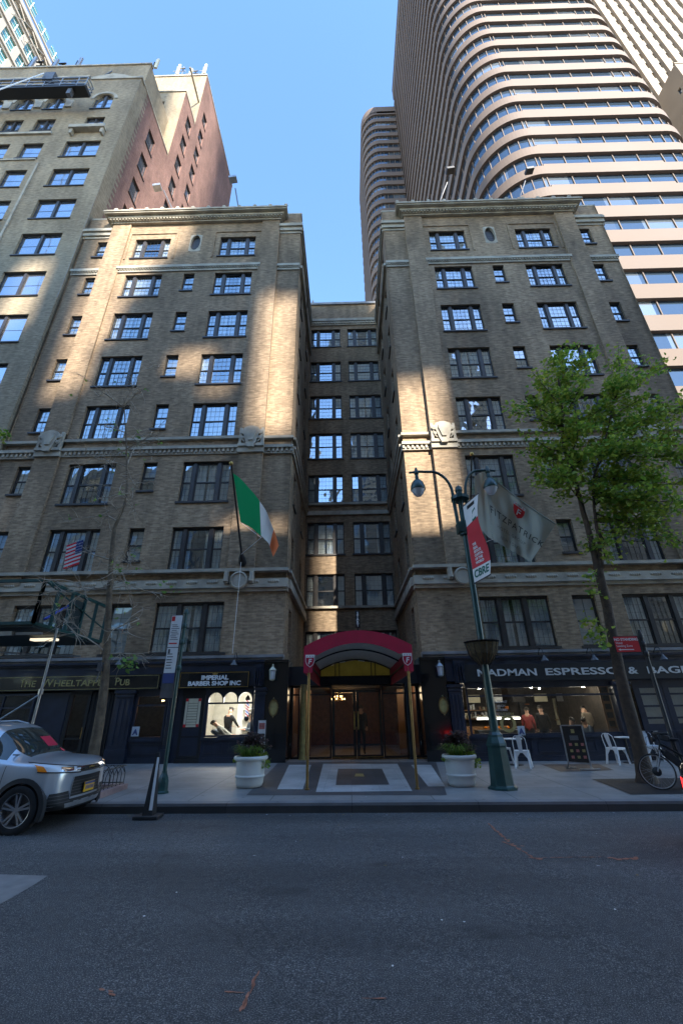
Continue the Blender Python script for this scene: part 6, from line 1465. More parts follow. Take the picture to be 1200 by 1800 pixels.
# folded part hanging at the pole
def F3(u, v): a = (at(836,917,14.9)*(1-v)+at(833,836,13.7)*v); c = (BL*(1-v)+TL*v); p = a*(1-u)+c*u; return p+Vector((0,.16*sin(pi*u)*(1.2-v)+.05*sin(u*9),0))
for i in range(14):
    for j in range(14): b.quad(F3(i/14,j/14), F3((i+1)/14,j/14), F3((i+1)/14,(j+1)/14), F3(i/14,(j+1)/14))
fc = b.build('cloth', MT['flag_beige'], f2, smooth=True); b = MB(); b.tube([F2(i/12,1) for i in range(13)], .03, 8); b.build('hem', MT['flag_beige'], f2, smooth=True)
LU_ = (TR-TL).length; LV_ = (TL-BL).length
mp2 = lambda u0, v0: (lambda x, y, z: F2(u0+x/LU_, v0+y/LV_, .012+z))
mat('flag_ink', (.05,.055,.05), .8, var=0); mat('flag_ink2', (.14,.13,.11), .8, var=0)
text('FITZPATRICK', .42, MT['flag_ink'], fc, (0,0,0), depth=.001, spacing=1.25, bold=.003, fn=mp2(.52,.46)); text('HOTEL GROUP', .22, MT['flag_ink2'], fc, (0,0,0), depth=.001, spacing=1.3, fn=mp2(.45,.27)); text('NEW YORK', .22, MT['flag_ink2'], fc, (0,0,0), depth=.001, spacing=1.2, fn=mp2(.43,.12))
crest(fc, 0, 0, 0, .60, ink='flag_white', fillm='red', bg_=False, mapf=lambda x, z, d: tuple(F2(.52+x/LU_, .78+z/LV_, .015+d*3.5)))
b = MB(); b.tube([TL, (4.92, 16.2, 7.5), ], .008, 4); b.tube([BL, (4.92,16.2,7.6)], .008, 4); b.tube([(4.95,16.3,7.2),(4.93,16.3,3.7)], .008, 4); b.build('halyard', MT['white'], f2)
# american flag reflected in a left wing window, modelled as mirrored cloth at the pane
v0 = at(108,1004,16.88); v1 = at(143,950,16.88); uf = thing('flag_reflection', 'reflection of an american flag, modelled as cloth against a window pane left of the bare tree', 'flag', (v0.x, 16.95, v0.z)); b = MB()
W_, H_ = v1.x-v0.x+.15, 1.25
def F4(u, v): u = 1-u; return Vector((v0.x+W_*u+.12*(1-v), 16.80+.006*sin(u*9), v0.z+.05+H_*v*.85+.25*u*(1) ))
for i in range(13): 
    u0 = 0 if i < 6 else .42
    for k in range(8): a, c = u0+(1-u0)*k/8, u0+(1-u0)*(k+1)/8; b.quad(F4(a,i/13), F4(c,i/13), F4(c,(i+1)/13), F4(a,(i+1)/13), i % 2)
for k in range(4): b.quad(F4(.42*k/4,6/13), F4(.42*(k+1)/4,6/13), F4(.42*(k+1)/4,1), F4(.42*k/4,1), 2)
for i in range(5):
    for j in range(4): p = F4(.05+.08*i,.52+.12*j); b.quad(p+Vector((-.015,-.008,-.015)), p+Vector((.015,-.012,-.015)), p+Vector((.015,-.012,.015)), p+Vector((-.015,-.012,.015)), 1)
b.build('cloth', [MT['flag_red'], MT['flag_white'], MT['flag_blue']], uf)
# ------------------------------------------------------------------ sign poles
sx_, sy_ = -4.12, 10.9; s0 = sz(sx_, sy_); t = thing('sign_pole', 'dark green sign pole with white and blue street signs left of the barber shop', 'sign pole', (sx_, sy_, s0))
b = MB(); b.lathe((sx_, sy_, s0), [(.15,0),(.15,.03),(.125,.05),(.12,.22),(.10,.30),(.06,.38),(.055,.42)], 8); b.build('base', MT['green_paint'], t)
b = MB(); b.lathe((sx_, sy_, s0), [(.045,.4),(.045,3.85),(.06,3.86),(.06,3.9),(.03,3.98)], 10); [b.lathe((sx_, sy_, s0+q), [(.05,0),(.065,.02),(.065,.1),(.05,.12)], 10) for q in (2.5,3.1,3.5)]; b.build('pole', MT['green_paint'], t, smooth=40)
b = MB(); X0, X1 = sx_-.34, sx_-.07; b.box(X0-.01, X1+.01, sy_-.03, sy_-.01, s0+1.9, s0+3.84, 3); b.box(X0, X1, sy_-.036, sy_-.031, s0+3.05, s0+3.82, 0); b.box(X0, X1, sy_-.036, sy_-.031, s0+2.45, s0+3.03, 0); b.box(X0, X1, sy_-.036, sy_-.031, s0+2.22, s0+2.44, 2)
b.box(X0+.01, X0+.09, sy_-.04, sy_-.037, s0+3.68, s0+3.80, 1); b.box(X0+.02, X1-.05, sy_-.04, sy_-.037, s0+3.12, s0+3.15, 1)
for k in range(9): b.box(X0+.03+.02*(k % 2), X1-.04-.03*(k % 3), sy_-.04, sy_-.037, s0+3.22+k*.045, s0+3.235+k*.045, 3)
for k in range(6): b.box(X0+.03, X1-.1-.02*(k % 2), sy_-.04, sy_-.037, s0+2.55+k*.065, s0+2.57+k*.065, 3)
b.box(X0+.03, X0+.08, sy_-.04, sy_-.037, s0+2.9, s0+3.0, 3); b.build('sign_plate', [MT['white'], MT['red'], MT['plate_blue'], MT['steel_dark']], t)
x, y = 7.22, 11.0; z = sz(x, y); t = thing('sign_pole', 'thin black sign pole with red no standing sign right of the leafy tree', 'sign pole', (x, y, z)); b = MB(); b.lathe((x, y, z), [(.09,0),(.09,.12),(.045,.2),(.042,3.15),(.055,3.16),(.055,3.22),(.03,3.36)], 10); [b.lathe((x, y, z+q), [(.045,0),(.06,.02),(.06,.12),(.045,.14)], 10) for q in (2.72,2.95)]; b.build('pole', MT['black'], t, smooth=40)
b = MB(); b.box(x-.71, x-.06, y-.03, y-.01, z+2.82, z+3.22, 0); b.box(x-.70, x-.12, y-.036, y-.031, z+2.84, z+3.20, 1); b.box(x-.62, x-.28, y-.04, y-.037, z+2.885, z+2.905, 2); b.add([(x-.66,y-.04,z+2.895),(x-.60,y-.04,z+2.92),(x-.60,y-.04,z+2.87)], [(0,1,2)], 2); pl_ = b.build('sign_plate', [MT['black'], MT['red'], MT['white']], t)
text('NO STANDING', .085, MT['white'], pl_, (x-.41, y-.042, z+3.13), bold=.002, depth=.001); text('Hotel', .07, MT['white'], pl_, (x-.68, y-.042, z+3.05), align='LEFT', depth=.001); text('Loading Zone', .07, MT['white'], pl_, (x-.68, y-.042, z+2.98), align='LEFT', depth=.001)
# upright sidewalk blade sign at the kerb
g_ = at(264, 1416, 9.3); x, y = g_.x, 9.3; z = rz(x, y); t = thing('blade_sign', 'narrow black upright sign with white text panel on a flat base at the kerb', 'sign', (x, y, z+.01))
b = MB(); b.box(x-.22, x+.22, y-.17, y+.17, z+.008, z+.06); b.build('base', MT['black_plastic'], t, bevel=.01)
b = MB(); b.add([(x-.08,y-.10,z+.06),(x+.10,y-.10,z+.06),(x+.04,y-.02,z+1.05),(x-.02,y-.02,z+1.05),(x-.08,y+.10,z+.06),(x+.10,y+.10,z+.06),(x+.04,y+.02,z+1.05),(x-.02,y+.02,z+1.05)], [(0,1,2,3),(5,4,7,6),(4,0,3,7),(1,5,6,2),(3,2,6,7)]); b.build('panel', MT['black_plastic'], t)
b = MB(); b.add([(x+.03,y-.099,z+.14),(x+.092,y-.099,z+.14),(x+.056,y-.031,z+.97),(x+.015,y-.031,z+.97)], [(0,1,2,3)]); b.build('label', MT['white'], t)
# tree guard at the kerb beside the car
ga = atg(160,1388); x0, x1, y0, y1 = -6.6, -5.15, 10.3, 11.5; t = thing('tree_guard', 'low black hooped iron guard on a pink stone edge around the bare tree pit', 'tree guard', (-5.6, 10.9, sz(-5.6,10.9))); zz = sz(-5.6,10.9)
b = MB()
for q in ((x0,x1,y0,y0+.16),(x0,x1,y1-.16,y1),(x1-.16,x1,y0+.161,y1-.161),(x0,x0+.16,y0+.161,y1-.161)): b.box(*q, zz-.03, zz+.11)
b.build('stone_edge', MT['pink_granite'], t, bevel=.008)
b = MB()
def hoops(a, c):
    a, c = Vector(a), Vector(c); n = int((c-a).length/.16)
    for i in range(n-1): p, q = a+(c-a)*(i/n), a+(c-a)*((i+2)/n); b.tube([p, p+Vector((0,0,.22)), p*.75+q*.25+Vector((0,0,.33)), (p+q)/2+Vector((0,0,.37)), p*.25+q*.75+Vector((0,0,.33)), q+Vector((0,0,.22)), q], .008, 5)
    b.tube([a+Vector((0,0,.03)), c+Vector((0,0,.03))], .01, 5); b.tube([a+Vector((0,0,.37)), c+Vector((0,0,.37))], .008, 5)
z_ = zz+.11; hoops((x0+.08,y0+.08,z_),(x1-.08,y0+.08,z_)); hoops((x1-.08,y0+.08,z_),(x1-.08,y1-.08,z_)); hoops((x0+.08,y1-.08,z_),(x1-.08,y1-.08,z_)); b.build('hoops', MT['black'], t)
b = MB(); b.box(x0+.16, x1-.16, y0+.16, y1-.16, zz-.02, zz+.03); b.build('soil', MT['soil'], t)
# ------------------------------------------------------------------ sidewalk shed (scaffold deck)
t = thing('sidewalk_shed', 'dark green scaffold deck with slatted parapet and steel posts at the left edge', 'scaffold', (-10, 12, 0))
b = MB(); X1 = -8.05; X0 = -20; b.box(X0, X1, 10.95, 14.2, 3.78, 3.86); b.build('deck', MT['shed_panel'], t)
b = MB()
for (a, c) in (((X0,10.95),(X1,10.95)), ((X1,10.95),(X1,14.2))):
    for z in (3.88, 5.0): b.wbox((*a, z), (*c, z), .06, .08)
    n = 9 if a[0] != c[0] else 5
    for i in range(n+1): x, y = a[0]+(c[0]-a[0])*i/n, a[1]+(c[1]-a[1])*i/n; b.wbox((x, y, 3.86), (x, y, 5.0), .07, .07)
    n = n*2
b.wbox((X1, 10.95, 5.0), (X1, 14.2, 4.3), .03, .03); b.build('parapet_frame', MT['shed_green'], t)
b = MB()
b.wbox((X1-.03, 12.4, 4.4), (X1-.03, 12.9, 4.4), .012, .9)
b.build('parapet_panel', MT['shed_panel'], t)
for x, y in ((-7.55, 11.2), (-12, 11.2)):
    b = MB(); b.tube([(x, y, sz(x,y)), (x, y, 3.78)], .03, 10); b.lathe((x, y, sz(x,y)), [(.1,0),(.1,.015),(.04,.02)], 8); b.lathe((x, y, 2.2), [(.055,0),(.055,.12)], 8); b.build('post', MT['steel'], t, smooth=40)
b = MB(); b.tube([(-7.55, 11.2, 2.2), (-9.5, 11.2, .9)], .02, 6); b.box(X0, -8.6, 11.05, 11.15, 3.6, 3.7); b.box(-10.5, -7.9, 11.12, 11.2, 3.62, 3.68); b.tube([(-8.4, 13.9, 3.4), (-12, 11.2, 3.4)], .025, 6); b.build('brace', MT['steel'], t)
b = MB(); b.tube([(-8.25, 11.6, 4.1), (-8.25, 12.6, 4.75)], .03, 6); mat('blue_paint', (.02,.06,.4), .5, var=.2); b.build('blue_brace', MT['blue_paint'], t)
b = MB(); b.box(-9.0, -8.3, 12.3, 12.5, 3.66, 3.72); mat('fixture_glow', (.9,.85,.7), .5, var=0, emit=(1,.85,.6), es=.3); b.build('work_light', MT['fixture_glow'], t)
# ------------------------------------------------------------------ cars
from mathutils.bvhtree import BVHTree
def make_car(name, label, origin, paint, front=True):
    t = thing(name, label, 'car', origin); O = Vector(origin)
    #        x     zl   w    zbelt ztop  kind
    ST_ = [(0.00,.42,.70,.86,.92,'h'), (0.05,.36,.78,.92,1.02,'h'), (0.22,.30,.85,.98,1.20,'t'), (0.50,.26,.87,1.02,1.50,'g'), (1.05,.24,.88,1.02,1.60,'g'), (1.75,.24,.88,1.00,1.635,'g'), (1.85,.24,.88,1.00,1.635,'g'),
           (2.35,.24,.88,.99,1.60,'g'), (2.55,.24,.88,.985,1.555,'g'), (2.95,.24,.88,.98,1.27,'g'), (3.16,.24,.885,.97,1.06,'h'), (3.5,.24,.89,.96,1.045,'h'), (3.70,.25,.87,.95,1.02,'h'), (3.86,.26,.83,.92,.985,'h'), (3.95,.27,.75,.87,.93,'h'), (4.00,.30,.62,.78,.82,'h')]
    vs = []; n = 10
    for x, zl, w, zb, zt, k in ST_:
        if k == 'h': R_ = [(0,zl),(.62*w,zl),(.93*w,zl+.07),(w,.54 if x < 3.9 else .5),(.985*w,(zb+.6)/2+.04),(.94*w,zb),(.86*w,zb+(zt-zb)*.55),(.62*w,zt-.01),(.34*w,zt+.01),(0,zt+.02)]
        else: R_ = [(0,zl),(.62*w,zl),(.93*w,zl+.07),(w,.54),(.99*w,.80),(.945*w,zb),(.915*w,zb+.03),(.70*w,zt-.07),(.55*w,zt-.01),(0,zt+.015)]
        vs.append(R_)
    V = []; F = []; Mi = []; N2 = 2*n-2
    for (x, *_), R_ in zip(ST_, vs):
        nose = x > 3.8
        for y, z in R_: V.append((x-(.12*(y/.8)**2 if nose else 0), y, z))
        for y, z in R_[-2:0:-1]: V.append((x-(.12*(y/.8)**2 if nose else 0), -y, z))
    for i in range(len(ST_)-1):
        for j in range(N2):
            j2 = (j+1) % N2; F.append((i*N2+j, i*N2+j2, (i+1)*N2+j2, (i+1)*N2+j)); jj = j if j < n-1 else N2-1-j
            x0 = ST_[i][0]; mi = 0
            if jj == 6 and .45 < x0 < 2.9 and x0 != 1.75: mi = 1
            if jj in (7, 8) and 2.5 < x0 < 3.1: mi = 1
            if jj in (7, 8) and .2 < x0 < .45: mi = 1
            if jj in (0, 1): mi = 2
            Mi.append(mi)
    F += [tuple(range(N2-1, -1, -1)), tuple(range((len(ST_)-1)*N2, len(ST_)*N2))]; Mi += [0, 0]
    me = bpy.data.meshes.new('body'); me.from_pydata(V, [], [f[::-1] for f in F])
    for m_ in (MT[paint], MT['car_glass'], MT['black_plastic']): me.materials.append(m_)
    for p, mi in zip(me.polygons, Mi): p.material_index = mi
    ob = bpy.data.objects.new('body', me); COL.objects.link(ob)
    su = ob.modifiers.new('s', 'SUBSURF'); su.levels = 2; su.render_levels = 2
    cutters = []
    for x in (.80, 3.35):
        for s in (-1, 1):
            b = MB(); b.lathe((x, s*1.05, .345), [(.385,0),(.385,.5)], 32, axis=(0,-s,0)); c = b.build('cut', MT['black']); cutters.append(c)
            bo = ob.modifiers.new('b', 'BOOLEAN'); bo.object = c; bo.operation = 'DIFFERENCE'; bo.solver = 'EXACT'
    body = to_mesh(ob, 'body', [MT[paint], MT['car_glass'], MT['black_plastic'], MT['black']], None)
    for c in cutters: bpy.data.objects.remove(c)
    for p in body.data.polygons:
        p.use_smooth = True
        c = p.center
    if hasattr(body.data, 'set_sharp_from_angle'): body.data.set_sharp_from_angle(angle=rad(50))
    body.parent = t
    bv = BVHTree.FromPolygons([v.co.copy() for v in body.data.vertices], [tuple(p.vertices) for p in body.data.polygons])
    def patch(nm, mats_, quads, d, parent=None, off=.008, n=(8,4), mi=0, mb=None):
        """quads: corner lists in car coords, projected along d onto the body"""
        b = mb or MB(); d = Vector(d).normalized()
        for q in quads:
            A, B, C, D = [Vector(p) for p in q[:4]]; m_i = q[4] if len(q) > 4 else mi; G = []
            for i in range(n[0]+1):
                for j in range(n[1]+1):
                    u, v = i/n[0], j/n[1]; p = (A*(1-u)+B*u)*(1-v)+(D*(1-u)+C*u)*v; h = bv.ray_cast(p-d*2, d)
                    P_ = (h[0]-d*off) if h[0] is not None and (h[0]-p).length < 1.0 else p
                    G.append(P_+O)
            k = n[1]+1; b.add(G, [(i*k+j, (i+1)*k+j, (i+1)*k+j+1, i*k+j+1) for i in range(n[0]) for j in range(n[1])], m_i)
        if mb is None: return b.build(nm, mats_, parent or t, smooth=50)
    # black sill and arch cladding
    for x in (.80, 3.35):
        for s in (-1, 1):
            b = MB(); k = 20
            for i in range(k):
                a, c = -.12*pi+1.24*pi*i/k, -.12*pi+1.24*pi*(i+1)/k
                P = lambda a, r, y: (O.x+x+r*cos(a), O.y+s*y, O.z+.345+r*sin(a))
                b.quad(P(a,.375,.895), P(c,.375,.895), P(c,.445,.885), P(a,.445,.885)); b.quad(P(a,.375,.895), P(a,.375,.72), P(c,.375,.72), P(c,.375,.895)); b.quad(P(a,.445,.885), P(c,.445,.885), P(c,.445,.8), P(a,.445,.8))
            b.build('arch_trim', MT['black_plastic'], t, smooth=50)
            w = thing('wheel', None, None, (O.x+x, O.y+s*.80, O.z+.345)); w.parent = t; w.location = (x, s*.80, .345)
            b = MB(); cx_ = Vector((O.x+x, O.y+s*.80, O.z+.345)); ax = (0, s, 0)
            b.lathe(cx_, [(.235,-.10),(.30,-.11),(.335,-.09),(.345,-.05),(.345,.05),(.335,.085),(.30,.10),(.235,.085),(.225,.06),(.225,-.06)], 40, axis=ax); b.build('tyre', MT['tyre'], w, smooth=40)
            b = MB(); b.lathe(cx_, [(.222,-.08),(.232,.075),(.238,.085),(.225,.08),(.212,.04),(.20,-.06)], 40, axis=ax)
            b.lathe(cx_, [(.0,.0),(.05,.03),(.045,.062),(0,.066)], 16, axis=ax)
            for q in range(5):
                for dq in (-.16, .16):
                    a = pi/2+q*2*pi/5; u0 = Vector((cos(a+dq*1.6), 0, sin(a+dq*1.6)))*.04; u1 = Vector((cos(a+dq), 0, sin(a+dq)))*.218
                    b.wbox(cx_+u0+Vector((0,s*.05,0)), cx_+u1+Vector((0,s*.066,0)), .03, .03, up=Vector((0,1,0)))
            b.build('rim', MT['alloy'], w, smooth=35)
            b = MB(); b.lathe(cx_, [(0,-.02),(.2,-.02),(.2,-.01),(0,-.01)], 24, axis=ax); b.build('brake_disc', MT['steel_dark'], w)
    # doors: seams and window trims
    b = MB()
    for x in (1.80, 2.98):
        for s in (-1, 1):
            for i in range(10):
                z0, z1 = .36+i*.06, .36+(i+1)*.06
                for (xa_, za_, xb_, zb_) in ((x, z0, x, z1),):
                    h0 = bv.ray_cast(Vector((xa_, s*2, za_)), Vector((0,-s,0)))[0]; h1 = bv.ray_cast(Vector((xb_, s*2, zb_)), Vector((0,-s,0)))[0]
                    if h0 and h1: b.wbox(h0+O, h1+O, .008, .006)
    b.build('door_seam', MT['black'], t)
    b = MB()
    for s in (-1, 1): b.tube([O+Vector((.5,s*.60,1.52)), O+Vector((.8,s*.61,1.61)), O+Vector((1.95,s*.60,1.635)), O+Vector((2.2,s*.59,1.58))], .016, 6)
    b.build('roof_rail', MT['steel'], t, smooth=50)
    for s in (-1, 1):
        b = MB(); b.lathe(O+Vector((2.72, s*.99, 1.05)), [(0,-.06),(.06,-.055),(.085,0),(.07,.05),(0,.07)], 14, axis=(1,0,0)); b.v = [(v[0], v[1], O.z+1.05+(v[2]-O.z-1.05)*.8) for v in b.v]; b.wbox(O+Vector((2.72,s*.86,1.0)), O+Vector((2.72,s*.95,1.03)), .06, .04); b.build('side_mirror', MT[paint], t, smooth=50)
    if front:
        for s in (-1, 1):
            hq = [[(4.05,s*.30,.78),(3.72,s*.86,.845),(3.60,s*.88,.925),(4.05,s*.36,.84)]]
            hl = patch('headlight', MT['lens'], [[(4.1,s*.42,0.820),(3.62,s*.90,0.875),(3.50,s*.90,1.000),(4.1,s*.42,0.890)]], (-.8,-s*.6,0), off=.012, n=(12,5))
            patch('headlight_core', MT['chrome'], [[(4.1,s*.60,0.850),(3.9,s*.74,0.860),(3.9,s*.74,0.925),(4.1,s*.60,0.910)]], (-.8,-s*.6,0), hl, off=.018, n=(5,4))
            patch('turn_signal', MT['amber'], [[(3.72,s*.86,0.865),(3.60,s*.90,0.875),(3.55,s*.90,0.975),(3.66,s*.87,0.945)]], (-.8,-s*.6,0), hl, off=.02, n=(5,4))
            patch('headlight_rim', MT['black'], [[(4.1,s*.40,0.800),(3.62,s*.92,0.860),(3.62,s*.92,0.875),(4.1,s*.40,0.817)], [(4.1,s*.40,0.890),(3.5,s*.92,1.000),(3.5,s*.92,1.015),(4.1,s*.40,0.903)]], (-.8,-s*.6,0), hl, off=.015, n=(12,1))
            patch('fog_recess', MT['black_plastic'], [[(4.1,s*.52,.36),(3.8,s*.84,.36),(3.8,s*.80,.545),(4.1,s*.62,.555)]], (-.8,-s*.6,0), off=.008, n=(8,5))
            for k in range(3): patch('fog_slat', MT['steel_dark'], [[(4.1,s*.54,.40+k*.05),(3.8,s*.82,.40+k*.05),(3.8,s*.82,.408+k*.05),(4.1,s*.54,.408+k*.05)]], (-.8,-s*.6,0), off=.016, n=(6,1))
        patch('upper_grille', MT['black_plastic'], [[(4.2,-.40,.81),(4.2,.40,.81),(4.2,.38,.89),(4.2,-.38,.89)]], (-1,0,0), n=(14,3), off=.01)
        patch('grille_trim', MT['chrome'], [[(4.2,-.42,.885),(4.2,.42,.885),(4.2,.42,.90),(4.2,-.42,.90)], [(4.2,-.42,.842),(4.2,.42,.842),(4.2,.42,.855),(4.2,-.42,.855)], [(4.2,-.47,.46),(4.2,-.45,.46),(4.2,-.43,.75),(4.2,-.45,.75)], [(4.2,.45,.46),(4.2,.47,.46),(4.2,.45,.75),(4.2,.43,.75)]], (-1,0,0), n=(14,2), off=.02)
        patch('lower_grille', MT['black'], [[(4.2,-.44,.46),(4.2,.44,.46),(4.2,.42,.75),(4.2,-.42,.75)]], (-1,0,0), n=(14,5), off=.01)
        for k in range(5): patch('grille_slat', MT['steel_dark'], [[(4.2,-.42,.495+k*.045),(4.2,.42,.495+k*.045),(4.2,.42,.503+k*.045),(4.2,-.42,.503+k*.045)]], (-1,0,0), n=(12,1), off=.018)
        patch('bumper_strip', MT['black_plastic'], [[(4.2,-.52,.385),(4.2,.52,.385),(4.2,.50,.43),(4.2,-.50,.43)]], (-1,0,0), n=(14,2), off=.01)
        patch('skid_plate', MT['steel'], [[(4.2,-.5,.31),(4.2,.5,.31),(4.2,.54,.375),(4.2,-.54,.375)]], (-1,0,0), n=(14,2), off=.012)
        b = MB(); b.box(O.x+4.00, O.x+4.012, O.y-.17, O.y+.15, O.z+.49, O.z+.64, 0); b.box(O.x+4.013, O.x+4.016, O.y-.165, O.y+.145, O.z+.60, O.z+.635, 1)
        for k in range(6): b.box(O.x+4.013, O.x+4.016, O.y-.13+k*.045, O.y-.10+k*.045, O.z+.525, O.z+.58, 1)
        b.build('number_plate', [MT['plate_yellow'], MT['plate_blue']], t)
        b = MB(); x_ = O.x+3.985; b.add([(x_,O.y-.10,O.z+.85),(x_,O.y-.035,O.z+.85),(x_,O.y-.03,O.z+.83),(x_,O.y+.03,O.z+.83),(x_,O.y+.035,O.z+.85),(x_,O.y+.10,O.z+.85),(x_,O.y+.09,O.z+.875),(x_,O.y+.03,O.z+.875),(x_,O.y+.025,O.z+.895),(x_,O.y-.025,O.z+.895),(x_,O.y-.03,O.z+.875),(x_,O.y-.09,O.z+.875)], [tuple(range(12))]); b.build('emblem', MT['gold'], t)
        # cowl, hood edge, wiper, things seen through the windscreen
        b = MB(); b.tube([O+Vector((3.12,-.3,1.075)), O+Vector((2.98,-.75,1.12))], .01, 5); b.tube([O+Vector((3.12,.35,1.075)), O+Vector((3.0,-.1,1.17))], .01, 5); b.build('wiper', MT['black'], t)
        patch('dashboard_card', MT['maroon'], [[(2.84,.08,1.2),(2.84,.42,1.2),(2.84,.42,1.36),(2.84,.08,1.36)]], (-1,0,-.0), n=(4,4), off=.004)
        patch('red_tag', MT['tail_paper'], [[(3.1,.35,1.10),(3.1,.45,1.10),(3.1,.42,1.16),(3.1,.38,1.15)]], (-1,0,0), n=(2,2), off=.01)
    else:
        for s in (-1, 1): patch('tail_light', MT['tail_red'], [[(0,s*.50,.58),(.25,s*.90,.60),(.28,s*.90,.80),(0,s*.50,.76)]], (.8,-s*.6,0), off=.012, n=(8,4))
        patch('bumper', MT['black_plastic'], [[(0,-.6,.40),(0,.6,.40),(0,.6,.55),(0,-.6,.55)]], (1,0,0), n=(8,3), off=.01)
    return t
mat('tail_paper', (.7,.05,.08), .6, var=0)
make_car('parked_car', 'silver compact crossover parked nose right at the left edge of the street', (-5.23-3.35-.16, 9.0, -.0), 'silver_paint')
make_car('passing_car', 'dark car just leaving the right edge, only its red tail light in view', (4.93, 6.9, -.05), 'dark_paint', front=False)

# ------------------------------------------------------------------ bicycle
g_ = atg(1163, 1389); bx, by, bz = g_.x, g_.y, sz(g_.x, g_.y)
t = thing('electric_bicycle', 'black electric bicycle with hub motor leaning near the leafy tree at the right edge', 'bicycle', (bx, by, bz))
A_ = rad(14); DX = Vector((cos(A_), -sin(A_), 0)); DN_ = Vector((sin(A_), cos(A_), 0)); C0 = Vector((bx, by, bz+.345))
def Bp(u, w, h): return C0+DX*u+DN_*w+Vector((0,0,h-.345))
for k, u in enumerate((0, 1.10)):
    c = Bp(u, 0, .345); w = thing('wheel', None, None, tuple(c)); w.parent = t; w.location = c-Vector(t.location); ang = rad(-22) if k == 0 else 0
    ax = Matrix.Rotation(ang, 3, 'Z') @ DN_
    b = MB(); b.lathe(c, [(.318,-.02),(.335,-.022),(.345,0),(.335,.022),(.318,.02),(.318,-.02)], 48, axis=ax); b.build('tyre', MT['tyre'], w, smooth=50)
    b = MB(); b.lathe(c, [(.303,-.012),(.318,-.014),(.318,.014),(.303,.012),(.303,-.012)], 48, axis=ax); b.build('rim', MT['steel'], w, smooth=50)
    b = MB(); b.lathe(c, [(.0,-.05),(.06,-.045),(.085,-.03),(.09,.0),(.085,.03),(.06,.045),(0,.05)], 28, axis=ax); b.build('hub', MT['black'], w, smooth=40)
    b = MB(); a1 = Vector(ax).orthogonal().normalized(); a2 = Vector(ax).cross(a1)
    for q in range(28): a = q*2*pi/28; s = (.03 if q % 2 else -.03); r1 = a1*cos(a)+a2*sin(a); r0_ = a1*cos(a+.5*(1 if q % 4 < 2 else -1))+a2*sin(a+.5*(1 if q % 4 < 2 else -1)); b.tube([c+Vector(ax)*s+r0_*.085, c+r1*.305], .0016, 3, cap=False)
    b.build('spokes', MT['steel'], w)
b = MB(); st = Bp(.30, 0, .98)
for w in (-.06, .06): b.tube([Bp(0,w,.345), Bp(.13,w,.68), Bp(.15,w*.6,.74)], .014, 8)
b.tube([Bp(.15,-.05,.74), Bp(.15,.05,.74)], .02, 8); b.build('fork', MT['steel'], t, smooth=50)
b = MB(); b.tube([Bp(.15,0,.72), Bp(.22,0,.92)], .02, 8); b.tube([Bp(.17,0,.76), Bp(.60,0,.34)], .032, 8); b.tube([Bp(.21,0,.88), Bp(.62,0,.62)], .024, 8); b.tube([Bp(.60,0,.30), Bp(.48,0,.84)], .02, 8); b.tube([Bp(.60,0,.32), Bp(1.10,.05,.345)], .013, 6); b.tube([Bp(.60,0,.32), Bp(1.10,-.05,.345)], .013, 6); b.tube([Bp(.52,0,.66), Bp(1.10,.05,.345)], .011, 6); b.tube([Bp(.52,0,.66), Bp(1.10,-.05,.345)], .011, 6); b.build('frame', MT['black'], t, smooth=50)
b = MB(); b.wbox(Bp(.24,0,.72), Bp(.52,0,.44), .10, .14); b.build('battery', MT['black_plastic'], t, bevel=.01)
b = MB(); b.tube([Bp(.22,0,.92), Bp(.19,0,1.04), Bp(.17,0,1.06)], .016, 8); b.tube([Bp(.30,-.30,1.10), Bp(.18,-.18,1.08), Bp(.16,0,1.06), Bp(.18,.18,1.08), Bp(.30,.30,1.10)], .013, 8)
for s in (-1, 1): b.tube([Bp(.20,s*.22,1.09), Bp(.32,s*.31,1.10)], .03, 8); b.tube([Bp(.2,s*.2,1.07), Bp(.1,s*.22,1.0)], .006, 5)
b.lathe(Bp(.10,0,.96), [(0,-.04),(.05,-.03),(.055,.03),(0,.035)], 12, axis=-DX); b.build('handlebar', MT['black'], t, smooth=50)
b = MB(); b.wbox(Bp(.20,-.14,1.02), Bp(.36,-.20,.98), .16, .12); b.wbox(Bp(.20,.14,1.02), Bp(.36,.20,.98), .16, .12); b.build('hand_cover', MT['black_plastic'], t, bevel=.03)
b = MB(); b.tube([Bp(.48,0,.84), Bp(.46,0,.94)], .014, 6); b.lathe(Bp(.48,0,.95), [(.0,-.03),(.09,-.02),(.12,.02),(0,.05)], 16); b.build('saddle', MT['black'], t, smooth=50)
b = MB(); b.tube([Bp(.14,.03,1.05), Bp(-.02,.06,1.0), Bp(-.04,.06,.8), Bp(.13,.02,.72)], .005, 5); b.tube([Bp(.14,-.03,1.05), Bp(.02,-.06,.9), Bp(.1,-.07,.55), Bp(.0,-.06,.345)], .005, 5); b.build('brake_cable', MT['black'], t)
b = MB(); b.lathe(Bp(.60,-.06,.32), [(.085,0),(.09,.005),(.085,.01)], 24, axis=DN_); b.tube([Bp(.60,-.09,.32), Bp(.72,-.09,.22)], .01, 6); b.wbox(Bp(.70,-.16,.21), Bp(.70,-.08,.21), .08, .02); b.build('crank', MT['steel_dark'], t)
b = MB(); b.box(bx+.9, bx+1.5, by-.3, by+.15, bz+.72, bz+1.15); b.build('delivery_box', MT['black_plastic'], t, bevel=.02)
